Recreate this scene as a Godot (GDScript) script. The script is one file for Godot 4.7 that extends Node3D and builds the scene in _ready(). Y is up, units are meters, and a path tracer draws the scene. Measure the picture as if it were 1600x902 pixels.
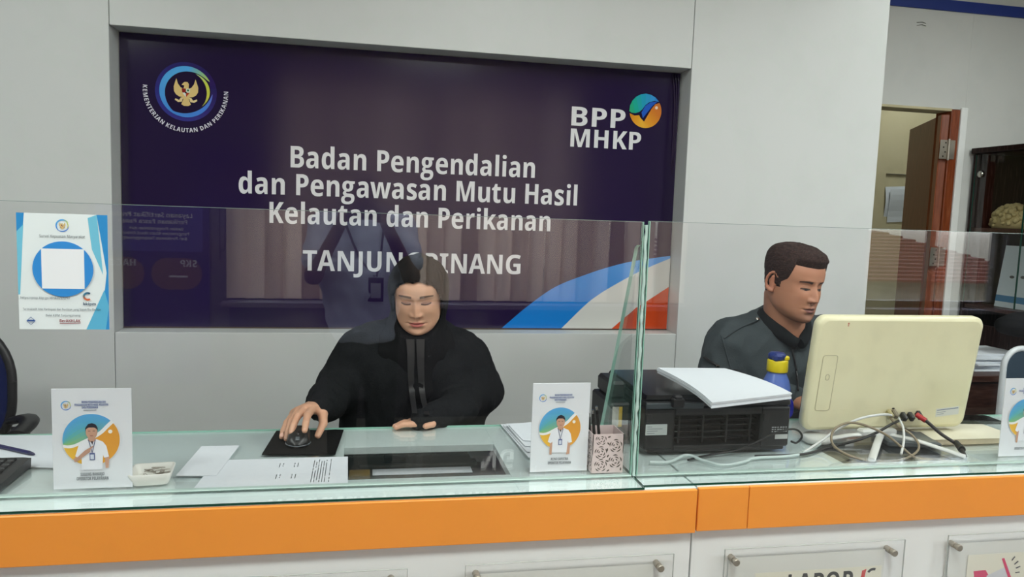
extends Node3D
# A service counter: two clerks behind glass screens, a recessed purple banner on the wall, a door and a cabinet beyond.
# The camera stands at (0, 1.42, 0); the counter front runs along x; the banner wall is at z = -3; y is up, metres.

const EYE := Vector3(0, 1.42, 0)
const FOCAL := 1186.27            # pixels of the 1600 x 902 frame
const TOP := 0.785                # height of the counter top
const PANE := -1.72               # plane of the glass screens
const WALL := -3.0
const FAR := -3.75

var look := Basis.from_euler(Vector3(deg_to_rad(-5.756), deg_to_rad(-11.175), deg_to_rad(1.998)), EULER_ORDER_YXZ)
var names := {}
var M := {}
var bold: SystemFont
var regular: SystemFont
var rng := RandomNumberGenerator.new()


func _ready() -> void:
	rng.seed = 7
	camera_and_light()
	fonts_and_materials()
	room()
	far_side()
	window_side()
	counters()
	screens()
	wall_banner()
	seated_woman()
	seated_man()
	photographer()
	left_desk_things()
	right_desk_things()
	furniture()


# ---------------------------------------------------------------- camera and light

func camera_and_light() -> void:
	var cam := Camera3D.new()
	cam.name = "camera"
	cam.fov = rad_to_deg(2.0 * atan(451.0 / FOCAL))
	cam.near = 0.02
	cam.far = 100.0
	cam.transform = Transform3D(look, EYE)
	cam.current = true
	add_child(cam)

	var env := Environment.new()
	env.background_mode = Environment.BG_SKY
	var sky := Sky.new()
	var air := ProceduralSkyMaterial.new()
	air.sky_top_color = Color(0.80, 0.86, 0.93)
	air.sky_horizon_color = Color(0.95, 0.95, 0.94)
	air.ground_bottom_color = Color(0.42, 0.42, 0.40)
	air.ground_horizon_color = Color(0.62, 0.62, 0.60)
	sky.sky_material = air
	env.sky = sky
	env.background_energy_multiplier = SKY_ENERGY
	env.tonemap_mode = Environment.TONE_MAPPER_LINEAR
	env.tonemap_exposure = 1.05
	env.sdfgi_enabled = true
	env.ssao_enabled = true
	env.ssil_enabled = true
	var we := WorldEnvironment.new()
	we.name = "world_environment"
	we.environment = env
	add_child(we)

	for at in [Vector3(-1.9, 2.86, -0.12), Vector3(0.55, 2.86, -0.12), Vector3(3.0, 2.86, -0.12)]:
		ceiling_panel(at, PANEL_ENERGY * 1.35, "square white ceiling light panel above the waiting side of the counter", "front ceiling light panels")
	for at in [Vector3(-1.6, 2.86, -1.35), Vector3(0.85, 2.86, -1.35), Vector3(3.05, 2.86, -1.9)]:
		ceiling_panel(at, PANEL_ENERGY * (0.52 if at.x < 3.0 else 0.86), "square white ceiling light panel above the clerks' side of the counter", "rear ceiling light panels")
	ceiling_panel(Vector3(4.1, 2.86, -4.7), PANEL_ENERGY * 0.27, "square white ceiling light panel in the room behind the open door")


const SKY_ENERGY := 8.5
const PANEL_ENERGY := 2.75


func ceiling_panel(at: Vector3, energy: float, label: String, group := "") -> void:
	var t := thing("ceiling_light", label, "ceiling light", at, group)
	var st := S()
	for s in [-1, 1]:
		cbox(st, at + Vector3(s * 0.31, 0.005, 0), Vector3(0.03, 0.03, 0.65), 0.003)
		cbox(st, at + Vector3(0, 0.005, s * 0.31), Vector3(0.59, 0.03, 0.03), 0.003)
	put(st, "frame", mat(Color(0.85, 0.85, 0.85), 0.5), t)
	st = S()
	cbox(st, at + Vector3(0, 0.012, 0), Vector3(0.588, 0.012, 0.588), 0.002)
	var glow := mat(Color(0.95, 0.95, 0.95), 0.6)
	glow.emission_enabled = true
	glow.emission = Color(0.97, 1.0, 0.985)
	glow.emission_energy_multiplier = 2.0
	put(st, "lamp_diffuser", glow, t)
	var l := AreaLight3D.new()
	l.name = "lamp_light"
	l.area_size = Vector2(0.58, 0.58)
	l.light_energy = energy
	l.light_color = Color(0.97, 1.0, 0.985)
	l.area_range = 14.0
	l.shadow_enabled = true
	l.rotation.x = -PI / 2
	l.position = Vector3(0, -0.003, 0)
	t.add_child(l)


# ---------------------------------------------------------------- pixels to places

func ray(px: float, py: float) -> Vector3:
	return look * Vector3((px - 800.0) / FOCAL, -(py - 451.0) / FOCAL, -1.0)


func on_y(px: float, py: float, y: float = TOP) -> Vector3:
	var d := ray(px, py)
	return EYE + d * ((y - EYE.y) / d.y)


func on_z(px: float, py: float, z: float) -> Vector3:
	var d := ray(px, py)
	return EYE + d * (z / d.z)


func on_x(px: float, py: float, x: float) -> Vector3:
	var d := ray(px, py)
	return EYE + d * (x / d.x)


# ---------------------------------------------------------------- nodes

func numbered(called: String) -> String:
	var n: int = names.get(called, 0)
	names[called] = n + 1
	return called if n == 0 else "%s_%03d" % [called, n]


func thing(called: String, label: String, category: String, at: Vector3, group := "") -> Node3D:
	var o := Node3D.new()
	o.name = numbered(called)
	add_child(o)
	o.position = at
	tag(o, label, category, group)
	return o


func tag(o: Node, label: String, category: String, group := "") -> void:
	o.set_meta("label", label)
	o.set_meta("category", category)
	if group != "":
		o.set_meta("group", group)


func origin_of(o: Node) -> Vector3:
	var at := Vector3.ZERO
	var n := o
	while n != self and n is Node3D:
		at += (n as Node3D).position
		n = n.get_parent()
	return at


# commits a shape given in world metres as one named mesh under parent
func put(st: SurfaceTool, called: String, m: Material, parent: Node = self) -> MeshInstance3D:
	st.generate_normals()
	return put_mesh(st.commit(), called, m, parent)


func put_mesh(mesh: Mesh, called: String, m: Material, parent: Node = self) -> MeshInstance3D:
	var o := MeshInstance3D.new()
	o.name = numbered(called) if parent == self else called
	o.mesh = mesh
	o.material_override = m
	o.position = -origin_of(parent)
	parent.add_child(o, true)
	return o


func struct(st: SurfaceTool, called: String, m: Material, label := "") -> MeshInstance3D:
	var o := put(st, called, m)
	o.set_meta("kind", "structure")
	if label != "":
		o.set_meta("label", label)
	return o


# ---------------------------------------------------------------- shapes

func S() -> SurfaceTool:
	var st := SurfaceTool.new()
	st.begin(Mesh.PRIMITIVE_TRIANGLES)
	st.set_smooth_group(-1)
	return st


# a, b, c run counter-clockwise seen from outside
func tri(st: SurfaceTool, a: Vector3, b: Vector3, c: Vector3) -> void:
	st.add_vertex(c)
	st.add_vertex(b)
	st.add_vertex(a)


func quad(st: SurfaceTool, a: Vector3, b: Vector3, c: Vector3, d: Vector3) -> void:
	tri(st, a, b, c)
	tri(st, a, c, d)


func face_out(st: SurfaceTool, pts: Array, centre: Vector3) -> void:
	var n: Vector3 = (pts[1] - pts[0]).cross(pts[2] - pts[0])
	var flip: bool = n.dot(pts[0] - centre) < 0.0
	for i in range(1, pts.size() - 1):
		if flip:
			tri(st, pts[0], pts[i + 1], pts[i])
		else:
			tri(st, pts[0], pts[i], pts[i + 1])


# a box with chamfered edges
func cbox(st: SurfaceTool, c: Vector3, s: Vector3, b := 0.003, turn := Basis.IDENTITY) -> void:
	var h := s / 2.0
	b = minf(b, minf(h.x, minf(h.y, h.z)) * 0.9)
	var at := func(sx: int, sy: int, sz: int, axis: int) -> Vector3:
		var v := Vector3(sx * (h.x - b), sy * (h.y - b), sz * (h.z - b))
		v[axis] += [sx, sy, sz][axis] * b
		return c + turn * v
	for axis in 3:
		var u := (axis + 1) % 3
		var w := (axis + 2) % 3
		for s1 in [-1, 1]:
			var pts := []
			for k in [[-1, -1], [1, -1], [1, 1], [-1, 1]]:
				var g := [0, 0, 0]
				g[axis] = s1
				g[u] = k[0]
				g[w] = k[1]
				pts.append(at.call(g[0], g[1], g[2], axis))
			face_out(st, pts, c)
			for s2 in [-1, 1]:                       # the edge along u, between faces axis and w
				var e := []
				for k in [[-1, axis], [1, axis], [1, w], [-1, w]]:
					var g := [0, 0, 0]
					g[axis] = s1
					g[w] = s2
					g[u] = k[0]
					e.append(at.call(g[0], g[1], g[2], k[1]))
				face_out(st, e, c)
	for sx in [-1, 1]:
		for sy in [-1, 1]:
			for sz in [-1, 1]:
				face_out(st, [at.call(sx, sy, sz, 0), at.call(sx, sy, sz, 1), at.call(sx, sy, sz, 2)], c)


func span(st: SurfaceTool, lo: Vector3, hi: Vector3, b := 0.002) -> void:
	cbox(st, (lo + hi) / 2.0, (hi - lo).abs(), b)


# an outline in the x-y plane of xf, drawn out along its z from z0 to z1
func prism(st: SurfaceTool, outline: PackedVector2Array, z0: float, z1: float, xf := Transform3D.IDENTITY, smooth_sides := false) -> void:
	var p := outline
	var area := 0.0
	for i in p.size():
		area += p[i].cross(p[(i + 1) % p.size()])
	if area < 0:
		p = p.duplicate()
		p.reverse()
	var lo := minf(z0, z1)
	var hi := maxf(z0, z1)
	var idx := Geometry2D.triangulate_polygon(p)
	for i in range(0, idx.size(), 3):
		var a := p[idx[i]]
		var b := p[idx[i + 1]]
		var c := p[idx[i + 2]]
		if (b - a).cross(c - a) < 0:
			var s := b
			b = c
			c = s
		tri(st, xf * Vector3(a.x, a.y, hi), xf * Vector3(b.x, b.y, hi), xf * Vector3(c.x, c.y, hi))
		tri(st, xf * Vector3(a.x, a.y, lo), xf * Vector3(c.x, c.y, lo), xf * Vector3(b.x, b.y, lo))
	if smooth_sides:
		st.set_smooth_group(1)
	for i in p.size():
		var a := p[i]
		var b := p[(i + 1) % p.size()]
		quad(st, xf * Vector3(a.x, a.y, lo), xf * Vector3(b.x, b.y, lo), xf * Vector3(b.x, b.y, hi), xf * Vector3(a.x, a.y, hi))
	st.set_smooth_group(-1)


func rounded(w: float, h: float, r: float, n := 6) -> PackedVector2Array:
	var out := PackedVector2Array()
	for k in 4:
		var c := Vector2([1, -1, -1, 1][k] * (w / 2 - r), [1, 1, -1, -1][k] * (h / 2 - r))
		for i in n + 1:
			var a := PI / 2 * (k + float(i) / n)
			out.append(c + Vector2(cos(a), sin(a)) * r)
	return out


func disc(r: float, n := 32, c := Vector2.ZERO, ry := -1.0) -> PackedVector2Array:
	var out := PackedVector2Array()
	for i in n:
		var a := TAU * i / n
		out.append(c + Vector2(cos(a) * r, sin(a) * (r if ry < 0 else ry)))
	return out


# profile of (radius, height) turned about the y axis of xf
func lathe(st: SurfaceTool, profile: Array, n: int, xf: Transform3D, smooth := true) -> void:
	st.set_smooth_group(2 if smooth else -1)
	for i in profile.size() - 1:
		var p: Vector2 = profile[i]
		var q: Vector2 = profile[i + 1]
		for k in n:
			var a := TAU * k / n
			var b := TAU * (k + 1) / n
			var pa := xf * Vector3(p.x * cos(a), p.y, p.x * sin(a))
			var pb := xf * Vector3(p.x * cos(b), p.y, p.x * sin(b))
			var qa := xf * Vector3(q.x * cos(a), q.y, q.x * sin(a))
			var qb := xf * Vector3(q.x * cos(b), q.y, q.x * sin(b))
			if p.x > 1e-6:
				tri(st, pa, qb, pb)
			if q.x > 1e-6:
				tri(st, pa, qa, qb)
	st.set_smooth_group(-1)


# a round bar through points; r is one radius or one for each point
func tube(st: SurfaceTool, pts: Array, r: Variant, n := 8, flat := 1.0) -> void:
	st.set_smooth_group(3)
	var rings := []
	var side := Vector3.ZERO
	for i in pts.size():
		var d: Vector3 = (pts[mini(i + 1, pts.size() - 1)] - pts[maxi(i - 1, 0)]).normalized()
		if side == Vector3.ZERO:
			side = d.cross(Vector3.UP if absf(d.y) < 0.9 else Vector3.RIGHT).normalized()
		side = (side - d * side.dot(d)).normalized()
		var up := side.cross(d)
		var ring := []
		var rad: float = r[i] if r is Array else r
		for k in n:
			var a := TAU * k / n
			ring.append(pts[i] + side * cos(a) * rad + up * sin(a) * rad * flat)
		rings.append(ring)
	for i in rings.size() - 1:
		for k in n:
			quad(st, rings[i][k], rings[i + 1][k], rings[i + 1][(k + 1) % n], rings[i][(k + 1) % n])
	st.set_smooth_group(-1)
	for k in range(1, n - 1):
		tri(st, rings[0][0], rings[0][k], rings[0][k + 1])
		tri(st, rings[-1][0], rings[-1][k + 1], rings[-1][k])


# a smooth line through points
func curve(pts: Array, steps := 8) -> Array:
	var out := []
	for i in pts.size() - 1:
		var a: Vector3 = pts[maxi(i - 1, 0)]
		var d: Vector3 = pts[mini(i + 2, pts.size() - 1)]
		for k in steps:
			out.append((pts[i] as Vector3).cubic_interpolate(pts[i + 1], a, d, float(k) / steps))
	out.append(pts[-1])
	return out


# rings of equal length joined one to the next, both ends closed
func loft(st: SurfaceTool, rings: Array, smooth := true) -> void:
	st.set_smooth_group(4 if smooth else -1)
	var n: int = rings[0].size()
	var mid := Vector3.ZERO
	for p in rings[0]:
		mid += p / n
	var turn: Vector3 = (rings[0][1] - rings[0][0]).cross(rings[0][2] - rings[0][1])
	var fwd: Vector3 = rings[1][0] - rings[0][0]
	var flip := turn.dot(fwd) < 0
	for i in rings.size() - 1:
		for k in n:
			var a: Vector3 = rings[i][k]
			var b: Vector3 = rings[i][(k + 1) % n]
			var c: Vector3 = rings[i + 1][(k + 1) % n]
			var d: Vector3 = rings[i + 1][k]
			if flip:
				quad(st, a, d, c, b)
			else:
				quad(st, a, b, c, d)
	st.set_smooth_group(-1)
	for k in range(1, n - 1):
		if flip:
			tri(st, rings[0][0], rings[0][k], rings[0][k + 1])
			tri(st, rings[-1][0], rings[-1][k + 1], rings[-1][k])
		else:
			tri(st, rings[0][0], rings[0][k + 1], rings[0][k])
			tri(st, rings[-1][0], rings[-1][k], rings[-1][k + 1])


# ---------------------------------------------------------------- flat print: coloured shapes and letters laid on a sheet

class Print:
	var v := PackedVector3Array()
	var c := PackedColorArray()
	var layer := 1
	var lift := 0.00025

	func poly(p: PackedVector2Array, col: Color) -> void:
		var idx := Geometry2D.triangulate_polygon(p)
		var lin := col.srgb_to_linear()
		for i in range(0, idx.size(), 3):
			var a := p[idx[i]]
			var b := p[idx[i + 1]]
			var d := p[idx[i + 2]]
			if (b - a).cross(d - a) > 0:
				var s := b
				b = d
				d = s
			for q in [a, b, d]:
				v.append(Vector3(q.x, q.y, layer * lift))
				c.append(lin)
		layer += 1

	# a crescent or ring between two outlines of the same length
	func band(outer: PackedVector2Array, inner: PackedVector2Array, cols: Array, closed := false) -> void:
		var n := outer.size()
		for i in (n if closed else n - 1):
			var j := (i + 1) % n
			var f := float(i) / maxf(1, n - 1) * (cols.size() - 1)
			var k := mini(int(f), maxi(0, cols.size() - 2))
			var col: Color = cols[0] if cols.size() == 1 else (cols[k] as Color).lerp(cols[k + 1], f - k)
			var lin := col.srgb_to_linear()
			var t := [outer[i], outer[j], inner[j], outer[i], inner[j], inner[i]]
			for m in [0, 3]:
				var a: Vector2 = t[m]
				var b: Vector2 = t[m + 1]
				var d: Vector2 = t[m + 2]
				if (b - a).cross(d - a) > 0:
					var s := b
					b = d
					d = s
				for q in [a, b, d]:
					v.append(Vector3(q.x, q.y, layer * lift))
					c.append(lin)
		layer += 1

	func bar(x: float, y: float, w: float, h: float, col: Color) -> void:
		poly(PackedVector2Array([Vector2(x, y), Vector2(x + w, y), Vector2(x + w, y + h), Vector2(x, y + h)]), col)
		layer -= 1

	# letters: at = start of the base line, cap = height of a capital; width > 0 stretches them to that length; turn about at
	func text(s: String, at: Vector2, cap: float, col: Color, font: Font, width := 0.0, turn := 0.0, align := 0) -> float:
		var tm := TextMesh.new()
		tm.text = s
		tm.font = font
		tm.font_size = 64
		tm.pixel_size = 0.01
		tm.depth = 0.0
		tm.curve_step = 2.0
		tm.horizontal_alignment = HORIZONTAL_ALIGNMENT_LEFT
		tm.vertical_alignment = VERTICAL_ALIGNMENT_BOTTOM
		var arr := tm.get_mesh_arrays()
		if arr.is_empty() or arr[0] == null:
			return 0.0
		var lo := 1e9
		var hi := -1e9
		for p in arr[0]:
			lo = minf(lo, p.x)
			hi = maxf(hi, p.x)
		var asc := 64 * 0.01 * 0.714          # cap height of the letters
		var base: float = font.get_descent(64) * 0.01
		var sy := cap / asc
		var sx := sy if width <= 0 else width / (hi - lo)
		var w := (hi - lo) * sx
		var shift := -w * 0.5 * align
		var lin := col.srgb_to_linear()
		var idx: PackedInt32Array = arr[Mesh.ARRAY_INDEX] if arr[Mesh.ARRAY_INDEX] != null else PackedInt32Array(range(arr[0].size()))
		for i in range(0, idx.size(), 3):
			var q := []
			for k in 3:
				var p: Vector3 = arr[0][idx[i + k]]
				q.append(Vector2((p.x - lo) * sx + shift, (p.y - base) * sy).rotated(turn) + at)
			if (q[1] - q[0]).cross(q[2] - q[0]) > 0:
				var s2 = q[1]
				q[1] = q[2]
				q[2] = s2
			for e in q:
				v.append(Vector3(e.x, e.y, layer * lift))
				c.append(lin)
		return w

	func mesh(xf: Transform3D) -> ArrayMesh:
		var vv := PackedVector3Array()
		var nn := PackedVector3Array()
		var n := (xf.basis * Vector3(0, 0, 1)).normalized()
		for p in v:
			vv.append(xf * p)
			nn.append(n)
		var a := []
		a.resize(Mesh.ARRAY_MAX)
		a[Mesh.ARRAY_VERTEX] = vv
		a[Mesh.ARRAY_NORMAL] = nn
		a[Mesh.ARRAY_COLOR] = c
		var out := ArrayMesh.new()
		out.add_surface_from_arrays(Mesh.PRIMITIVE_TRIANGLES, a)
		return out


func put_print(p: Print, called: String, m: Material, xf: Transform3D, parent: Node, label := "") -> void:
	var o := put_mesh(p.mesh(xf), called, m, parent)
	if label != "":
		o.set_meta("label", label)


# ---------------------------------------------------------------- materials

func mat(c: Color, rough := 0.6, metal := 0.0, spec := 0.5) -> StandardMaterial3D:
	var m := StandardMaterial3D.new()
	m.albedo_color = c
	m.roughness = rough
	m.metallic = metal
	m.metallic_specular = spec
	return m


func noise_tex(freq: float, ramp: Array, size := 512, octaves := 4, seed_ := 1, normal := false, bump := 4.0) -> NoiseTexture2D:
	var n := FastNoiseLite.new()
	n.seed = seed_
	n.frequency = freq
	n.fractal_octaves = octaves
	var t := NoiseTexture2D.new()
	t.width = size
	t.height = size
	t.seamless = true
	t.noise = n
	if normal:
		t.as_normal_map = true
		t.bump_strength = bump
	else:
		var g := Gradient.new()
		g.offsets = PackedFloat32Array(range(ramp.size()).map(func(i): return float(i) / (ramp.size() - 1)))
		g.colors = PackedColorArray(ramp)
		t.color_ramp = g
	return t


func grained(c: Color, spread: float, freq: float, scale: Vector3, rough := 0.6, seed_ := 1) -> StandardMaterial3D:
	var m := mat(Color.WHITE, rough)
	m.albedo_texture = noise_tex(freq, [c.darkened(spread), c, c.lightened(spread * 0.6)], 512, 5, seed_)
	m.uv1_triplanar = true
	m.uv1_world_triplanar = true
	m.uv1_scale = scale
	return m


func woven(c: Color, rough := 0.9, scale := 14.0, bump := 6.0) -> StandardMaterial3D:
	var m := mat(c, rough, 0.0, 0.22)
	m.normal_enabled = true
	m.normal_texture = noise_tex(0.08, [], 256, 3, 5, true, bump)
	m.normal_scale = 0.5
	m.uv1_triplanar = true
	m.uv1_scale = Vector3.ONE * scale
	m.rim_enabled = true
	m.rim = 0.06
	m.rim_tint = 0.7
	return m


func fonts_and_materials() -> void:
	bold = SystemFont.new()
	bold.font_names = PackedStringArray(["Droid Sans"])
	bold.font_weight = 700
	regular = SystemFont.new()
	regular.font_names = PackedStringArray(["Droid Sans"])
	M.ink = mat(Color.WHITE, 0.45)
	M.ink.vertex_color_use_as_albedo = true
	M.gloss_ink = mat(Color.WHITE, 0.13)
	M.gloss_ink.vertex_color_use_as_albedo = true
	M.wall = grained(Color(0.80, 0.81, 0.80), 0.014, 0.01, Vector3.ONE * 0.7, 0.42, 3)
	M.far_wall = grained(Color(0.80, 0.805, 0.79), 0.018, 0.012, Vector3.ONE * 0.6, 0.7, 4)
	M.cream = grained(Color(0.78, 0.74, 0.60), 0.05, 0.012, Vector3.ONE * 0.6, 0.8, 5)
	M.ceiling = mat(Color(0.86, 0.86, 0.84), 0.85)
	M.floor = grained(Color(0.50, 0.48, 0.46), 0.08, 0.02, Vector3.ONE * 0.9, 0.35, 6)
	M.white = mat(Color(0.91, 0.915, 0.905), 0.35)
	M.orange = grained(Color(0.95, 0.59, 0.23), 0.012, 0.012, Vector3.ONE * 0.8, 0.35, 8)
	M.black = mat(Color(0.035, 0.036, 0.04), 0.45)
	M.black_gloss = mat(Color(0.02, 0.02, 0.023), 0.12)
	M.grey_plastic = mat(Color(0.20, 0.22, 0.23), 0.35)
	M.steel = mat(Color(0.66, 0.63, 0.58), 0.35, 0.75)
	M.top = mat(Color(0.83, 0.885, 0.875), 0.35)
	M.chrome = mat(Color(0.78, 0.77, 0.74), 0.18, 1.0)
	M.paper = grained(Color(0.845, 0.865, 0.885), 0.02, 0.03, Vector3.ONE * 4.0, 0.8, 9)
	M.green_edge = mat(Color(0.60, 0.79, 0.72), 0.12)
	M.dark_edge = mat(Color(0.07, 0.26, 0.21), 0.10)
	M.pane = mat(Color(0.86, 0.95, 0.92, 0.001), 0.0)
	M.pane.transparency = BaseMaterial3D.TRANSPARENCY_ALPHA
	M.sheet = mat(Color(0.80, 0.90, 0.87, 0.008), 0.0)
	M.sheet.transparency = BaseMaterial3D.TRANSPARENCY_ALPHA
	M.acrylic = mat(Color(0.93, 0.94, 0.92, 0.02), 0.02)
	M.acrylic.transparency = BaseMaterial3D.TRANSPARENCY_ALPHA
	M.acrylic_edge = mat(Color(0.70, 0.71, 0.69), 0.2)
	M.seam = mat(Color(0.20, 0.17, 0.14), 0.8)
	M.cloth_black = woven(Color(0.085, 0.09, 0.098), 0.9, 10.0)
	M.cloth_black.albedo_color = Color(0.10, 0.105, 0.112)
	M.hijab = woven(Color(0.085, 0.085, 0.09), 0.9, 12.0)
	M.jacket = woven(Color(0.25, 0.28, 0.29), 0.78, 9.0, 5.0)
	M.rib = woven(Color(0.10, 0.115, 0.12), 0.9, 30.0)
	M.skin = mat(Color.WHITE, 0.5)
	M.skin.vertex_color_use_as_albedo = true
	M.skin.subsurf_scatter_enabled = true
	M.skin.subsurf_scatter_strength = 0.06
	M.wood = grained(Color(0.50, 0.23, 0.10), 0.22, 0.02, Vector3(6.0, 0.6, 6.0), 0.35, 11)
	M.dark_wood = grained(Color(0.12, 0.045, 0.04), 0.3, 0.02, Vector3(6.0, 0.6, 6.0), 0.4, 12)
	M.dark_wood.metallic_specular = 0.3
	M.desk_wood = grained(Color(0.24, 0.13, 0.09), 0.25, 0.02, Vector3(0.8, 6.0, 6.0), 0.4, 13)


# ---------------------------------------------------------------- the room

func room() -> void:
	var st := S()
	span(st, Vector3(-4.6, -0.1, -5.6), Vector3(5.6, 0.0, 1.9), 0.001)
	struct(st, "floor", M.floor)
	st = S()
	span(st, Vector3(-4.6, 2.875, -5.6), Vector3(5.6, 2.98, 1.9), 0.001)
	struct(st, "ceiling", M.ceiling)
	st = S()
	span(st, Vector3(-4.6, 0, -5.6), Vector3(-4.5, 2.875, 1.9), 0.001)
	struct(st, "wall_left", M.wall)
	st = S()
	span(st, Vector3(5.5, 0, -5.6), Vector3(5.6, 2.875, 1.9), 0.001)
	struct(st, "wall_right", M.wall)
	# the banner wall: boards with fine joints round a recess
	var root := Node3D.new()
	root.name = "wall_back"
	root.set_meta("kind", "structure")
	root.set_meta("label", "smooth pale grey board wall with a deep recess for the banner")
	add_child(root)
	var x0 := -0.8976
	var x1 := 1.3125
	var y0 := 0.9270
	var y1 := 2.0322
	var boards := [
		[Vector3(-4.5, 0, WALL - 0.11), Vector3(-2.10, 2.875, WALL)],
		[Vector3(-2.098, 0, WALL - 0.11), Vector3(x0 - 0.001, 2.875, WALL)],
		[Vector3(x0 + 0.001, 0, WALL - 0.11), Vector3(x1 - 0.001, y0, WALL - 0.001)],
		[Vector3(x0 + 0.001, y1, WALL - 0.11), Vector3(x1 - 0.001, 2.875, WALL - 0.001)],
		[Vector3(x1 + 0.001, 0, WALL - 0.11), Vector3(2.203, 2.875, WALL)],
	]
	for b in boards:
		st = S()
		span(st, b[0], b[1], 0.0015)
		put(st, "panel", M.wall, root)
	st = S()
	span(st, Vector3(-4.5, 0, WALL - 0.20), Vector3(2.203, 2.875, WALL - 0.112), 0.001)
	put(st, "backing", M.wall, root)
	# return of the banner wall towards the far wall
	st = S()
	span(st, Vector3(2.10, 0, FAR), Vector3(2.2, 2.875, WALL - 0.2), 0.001)
	put(st, "return_panel", M.wall, root)


func far_side() -> void:
	# far wall with the door opening
	var dx0 := 2.44
	var dx1 := 3.275
	var dtop := 2.072
	var st := S()
	span(st, Vector3(-4.5, 0, FAR - 0.12), Vector3(dx0, 2.875, FAR), 0.001)
	span(st, Vector3(dx0, dtop, FAR - 0.12), Vector3(dx1, 2.875, FAR), 0.001)
	span(st, Vector3(dx1, 0, FAR - 0.12), Vector3(5.5, 2.875, FAR), 0.001)
	struct(st, "wall_far", M.far_wall)
	st = S()
	var a := on_z(1393, 9, FAR)
	span(st, Vector3(2.21, a.y, FAR), Vector3(5.5, a.y + 0.058, FAR + 0.012), 0.002)
	struct(st, "trim_1", mat(Color(0.09, 0.19, 0.50), 0.4), "dark blue band running along the top of the far wall")
	# the small fixing left in the plaster above the door
	st = S()
	for k in 2:
		var p := on_z(1440, 36 + k * 4, FAR)
		tube(st, [p + Vector3(-0.03, -0.002 * k, 0.001), p + Vector3(0.0, 0.004, 0.004), p + Vector3(0.025, 0.0, 0.001)], 0.0018, 6)
	struct(st, "trim_2", mat(Color(0.45, 0.45, 0.42), 0.6), "small bent wire clips on the far wall above the door")
	# frame, leaf and hinges
	var d := Node3D.new()
	d.name = "door_1"
	d.position = Vector3(3.2, 0, FAR)
	d.set_meta("kind", "structure")
	d.set_meta("label", "reddish brown wooden door standing open inwards, with two steel hinges")
	add_child(d)
	st = S()
	span(st, Vector3(dx1 - 0.03, 0, FAR - 0.13), Vector3(dx1 + 0.012, dtop + 0.01, FAR + 0.012), 0.003)
	span(st, Vector3(dx0 - 0.012, 0, FAR - 0.13), Vector3(dx0 + 0.03, dtop + 0.01, FAR + 0.012), 0.003)
	put(st, "white_casing", M.white, d)
	st = S()
	span(st, Vector3(dx1 - 0.085, 0, FAR - 0.12), Vector3(dx1 - 0.03, dtop - 0.002, FAR + 0.004), 0.004)
	put(st, "jamb", M.wood, d)
	st = S()
	span(st, Vector3(dx0 + 0.03, dtop - 0.012, FAR - 0.12), Vector3(dx1 - 0.085, dtop + 0.002, FAR + 0.004), 0.002)
	put(st, "head_jamb", M.cream, d)
	# the leaf swings away into the room behind
	var pin := Vector3(dx1 - 0.10, 0, FAR - 0.02)
	var far_end := on_y(1432, 200, 2.045)
	var along := Vector3(far_end.x - pin.x, 0, far_end.z - pin.z).normalized()
	var nrm := Vector3(along.z, 0, -along.x)
	if nrm.x > 0:
		nrm = -nrm
	var turn := Basis(along, Vector3.UP, along.cross(Vector3.UP))
	st = S()
	cbox(st, pin + along * 0.37 + Vector3(0, 1.0275, 0), Vector3(0.74, 2.035, 0.04), 0.003, turn)
	var leaf := put(st, "leaf", M.wood, d)
	st = S()
	cbox(st, pin + along * 0.035 + nrm * 0.021 + Vector3(0, 1.0275, 0), Vector3(0.07, 2.033, 0.004), 0.001, turn)
	put(st, "edge_strip", grained(Color(0.58, 0.29, 0.13), 0.12, 0.02, Vector3(6, 0.6, 6), 0.3, 14), leaf)
	for py in [235, 402]:
		var h := on_z(1497 if py == 235 else 1483, py, FAR)
		st = S()
		cbox(st, Vector3(dx1 - 0.118, h.y, FAR + 0.004), Vector3(0.048, 0.105, 0.004), 0.001)
		cbox(st, Vector3(dx1 - 0.066, h.y, FAR + 0.006), Vector3(0.034, 0.105, 0.004), 0.001)
		tube(st, [Vector3(dx1 - 0.091, h.y - 0.058, FAR + 0.010), Vector3(dx1 - 0.091, h.y + 0.058, FAR + 0.010)], 0.007, 10)
		var hinge := put(st, "hinge", M.steel, d)
		for k in 4:
			st = S()
			lathe(st, [Vector2(0, 0.001), Vector2(0.004, 0.0008), Vector2(0.005, 0)], 10, Transform3D(Basis(Vector3.RIGHT, PI / 2), Vector3(dx1 - 0.120 + (k % 2) * 0.012, h.y - 0.038 + k * 0.025, FAR + 0.006)))
			put(st, "screw", M.seam, hinge)
	# the room behind the door
	st = S()
	span(st, Vector3(2.1, 0, -5.5), Vector3(5.5, 2.875, -5.4), 0.001)
	span(st, Vector3(2.1, 0, -5.4), Vector3(2.2, 2.875, FAR - 0.12), 0.001)
	struct(st, "wall_behind_door", M.cream)
	var p0 := on_z(1384, 292, -5.39)
	var p1 := on_z(1420, 345, -5.39)
	var nt := thing("notice_sheet", "creased white notice sheets hanging on the cream wall behind the door", "notice", Vector3((p0.x + p1.x) / 2, p1.y, -5.39))
	for k in 2:
		st = S()
		var w := p1.x - p0.x
		var rows := []
		for i in 7:
			var f := i / 6.0
			var y := p0.y + (p1.y - p0.y) * f - k * 0.02
			var z := -5.395 + 0.012 * k + 0.012 * sin(f * 4.0 + k)
			rows.append([Vector3(p0.x + k * 0.03 + 0.01 * f, y, z), Vector3(p1.x + k * 0.02, y + 0.015, z + 0.004)])
		for i in 6:
			quad(st, rows[i + 1][0], rows[i + 1][1], rows[i][1], rows[i][0])
		put(st, "sheet", M.paper, nt)
	st = S()
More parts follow.
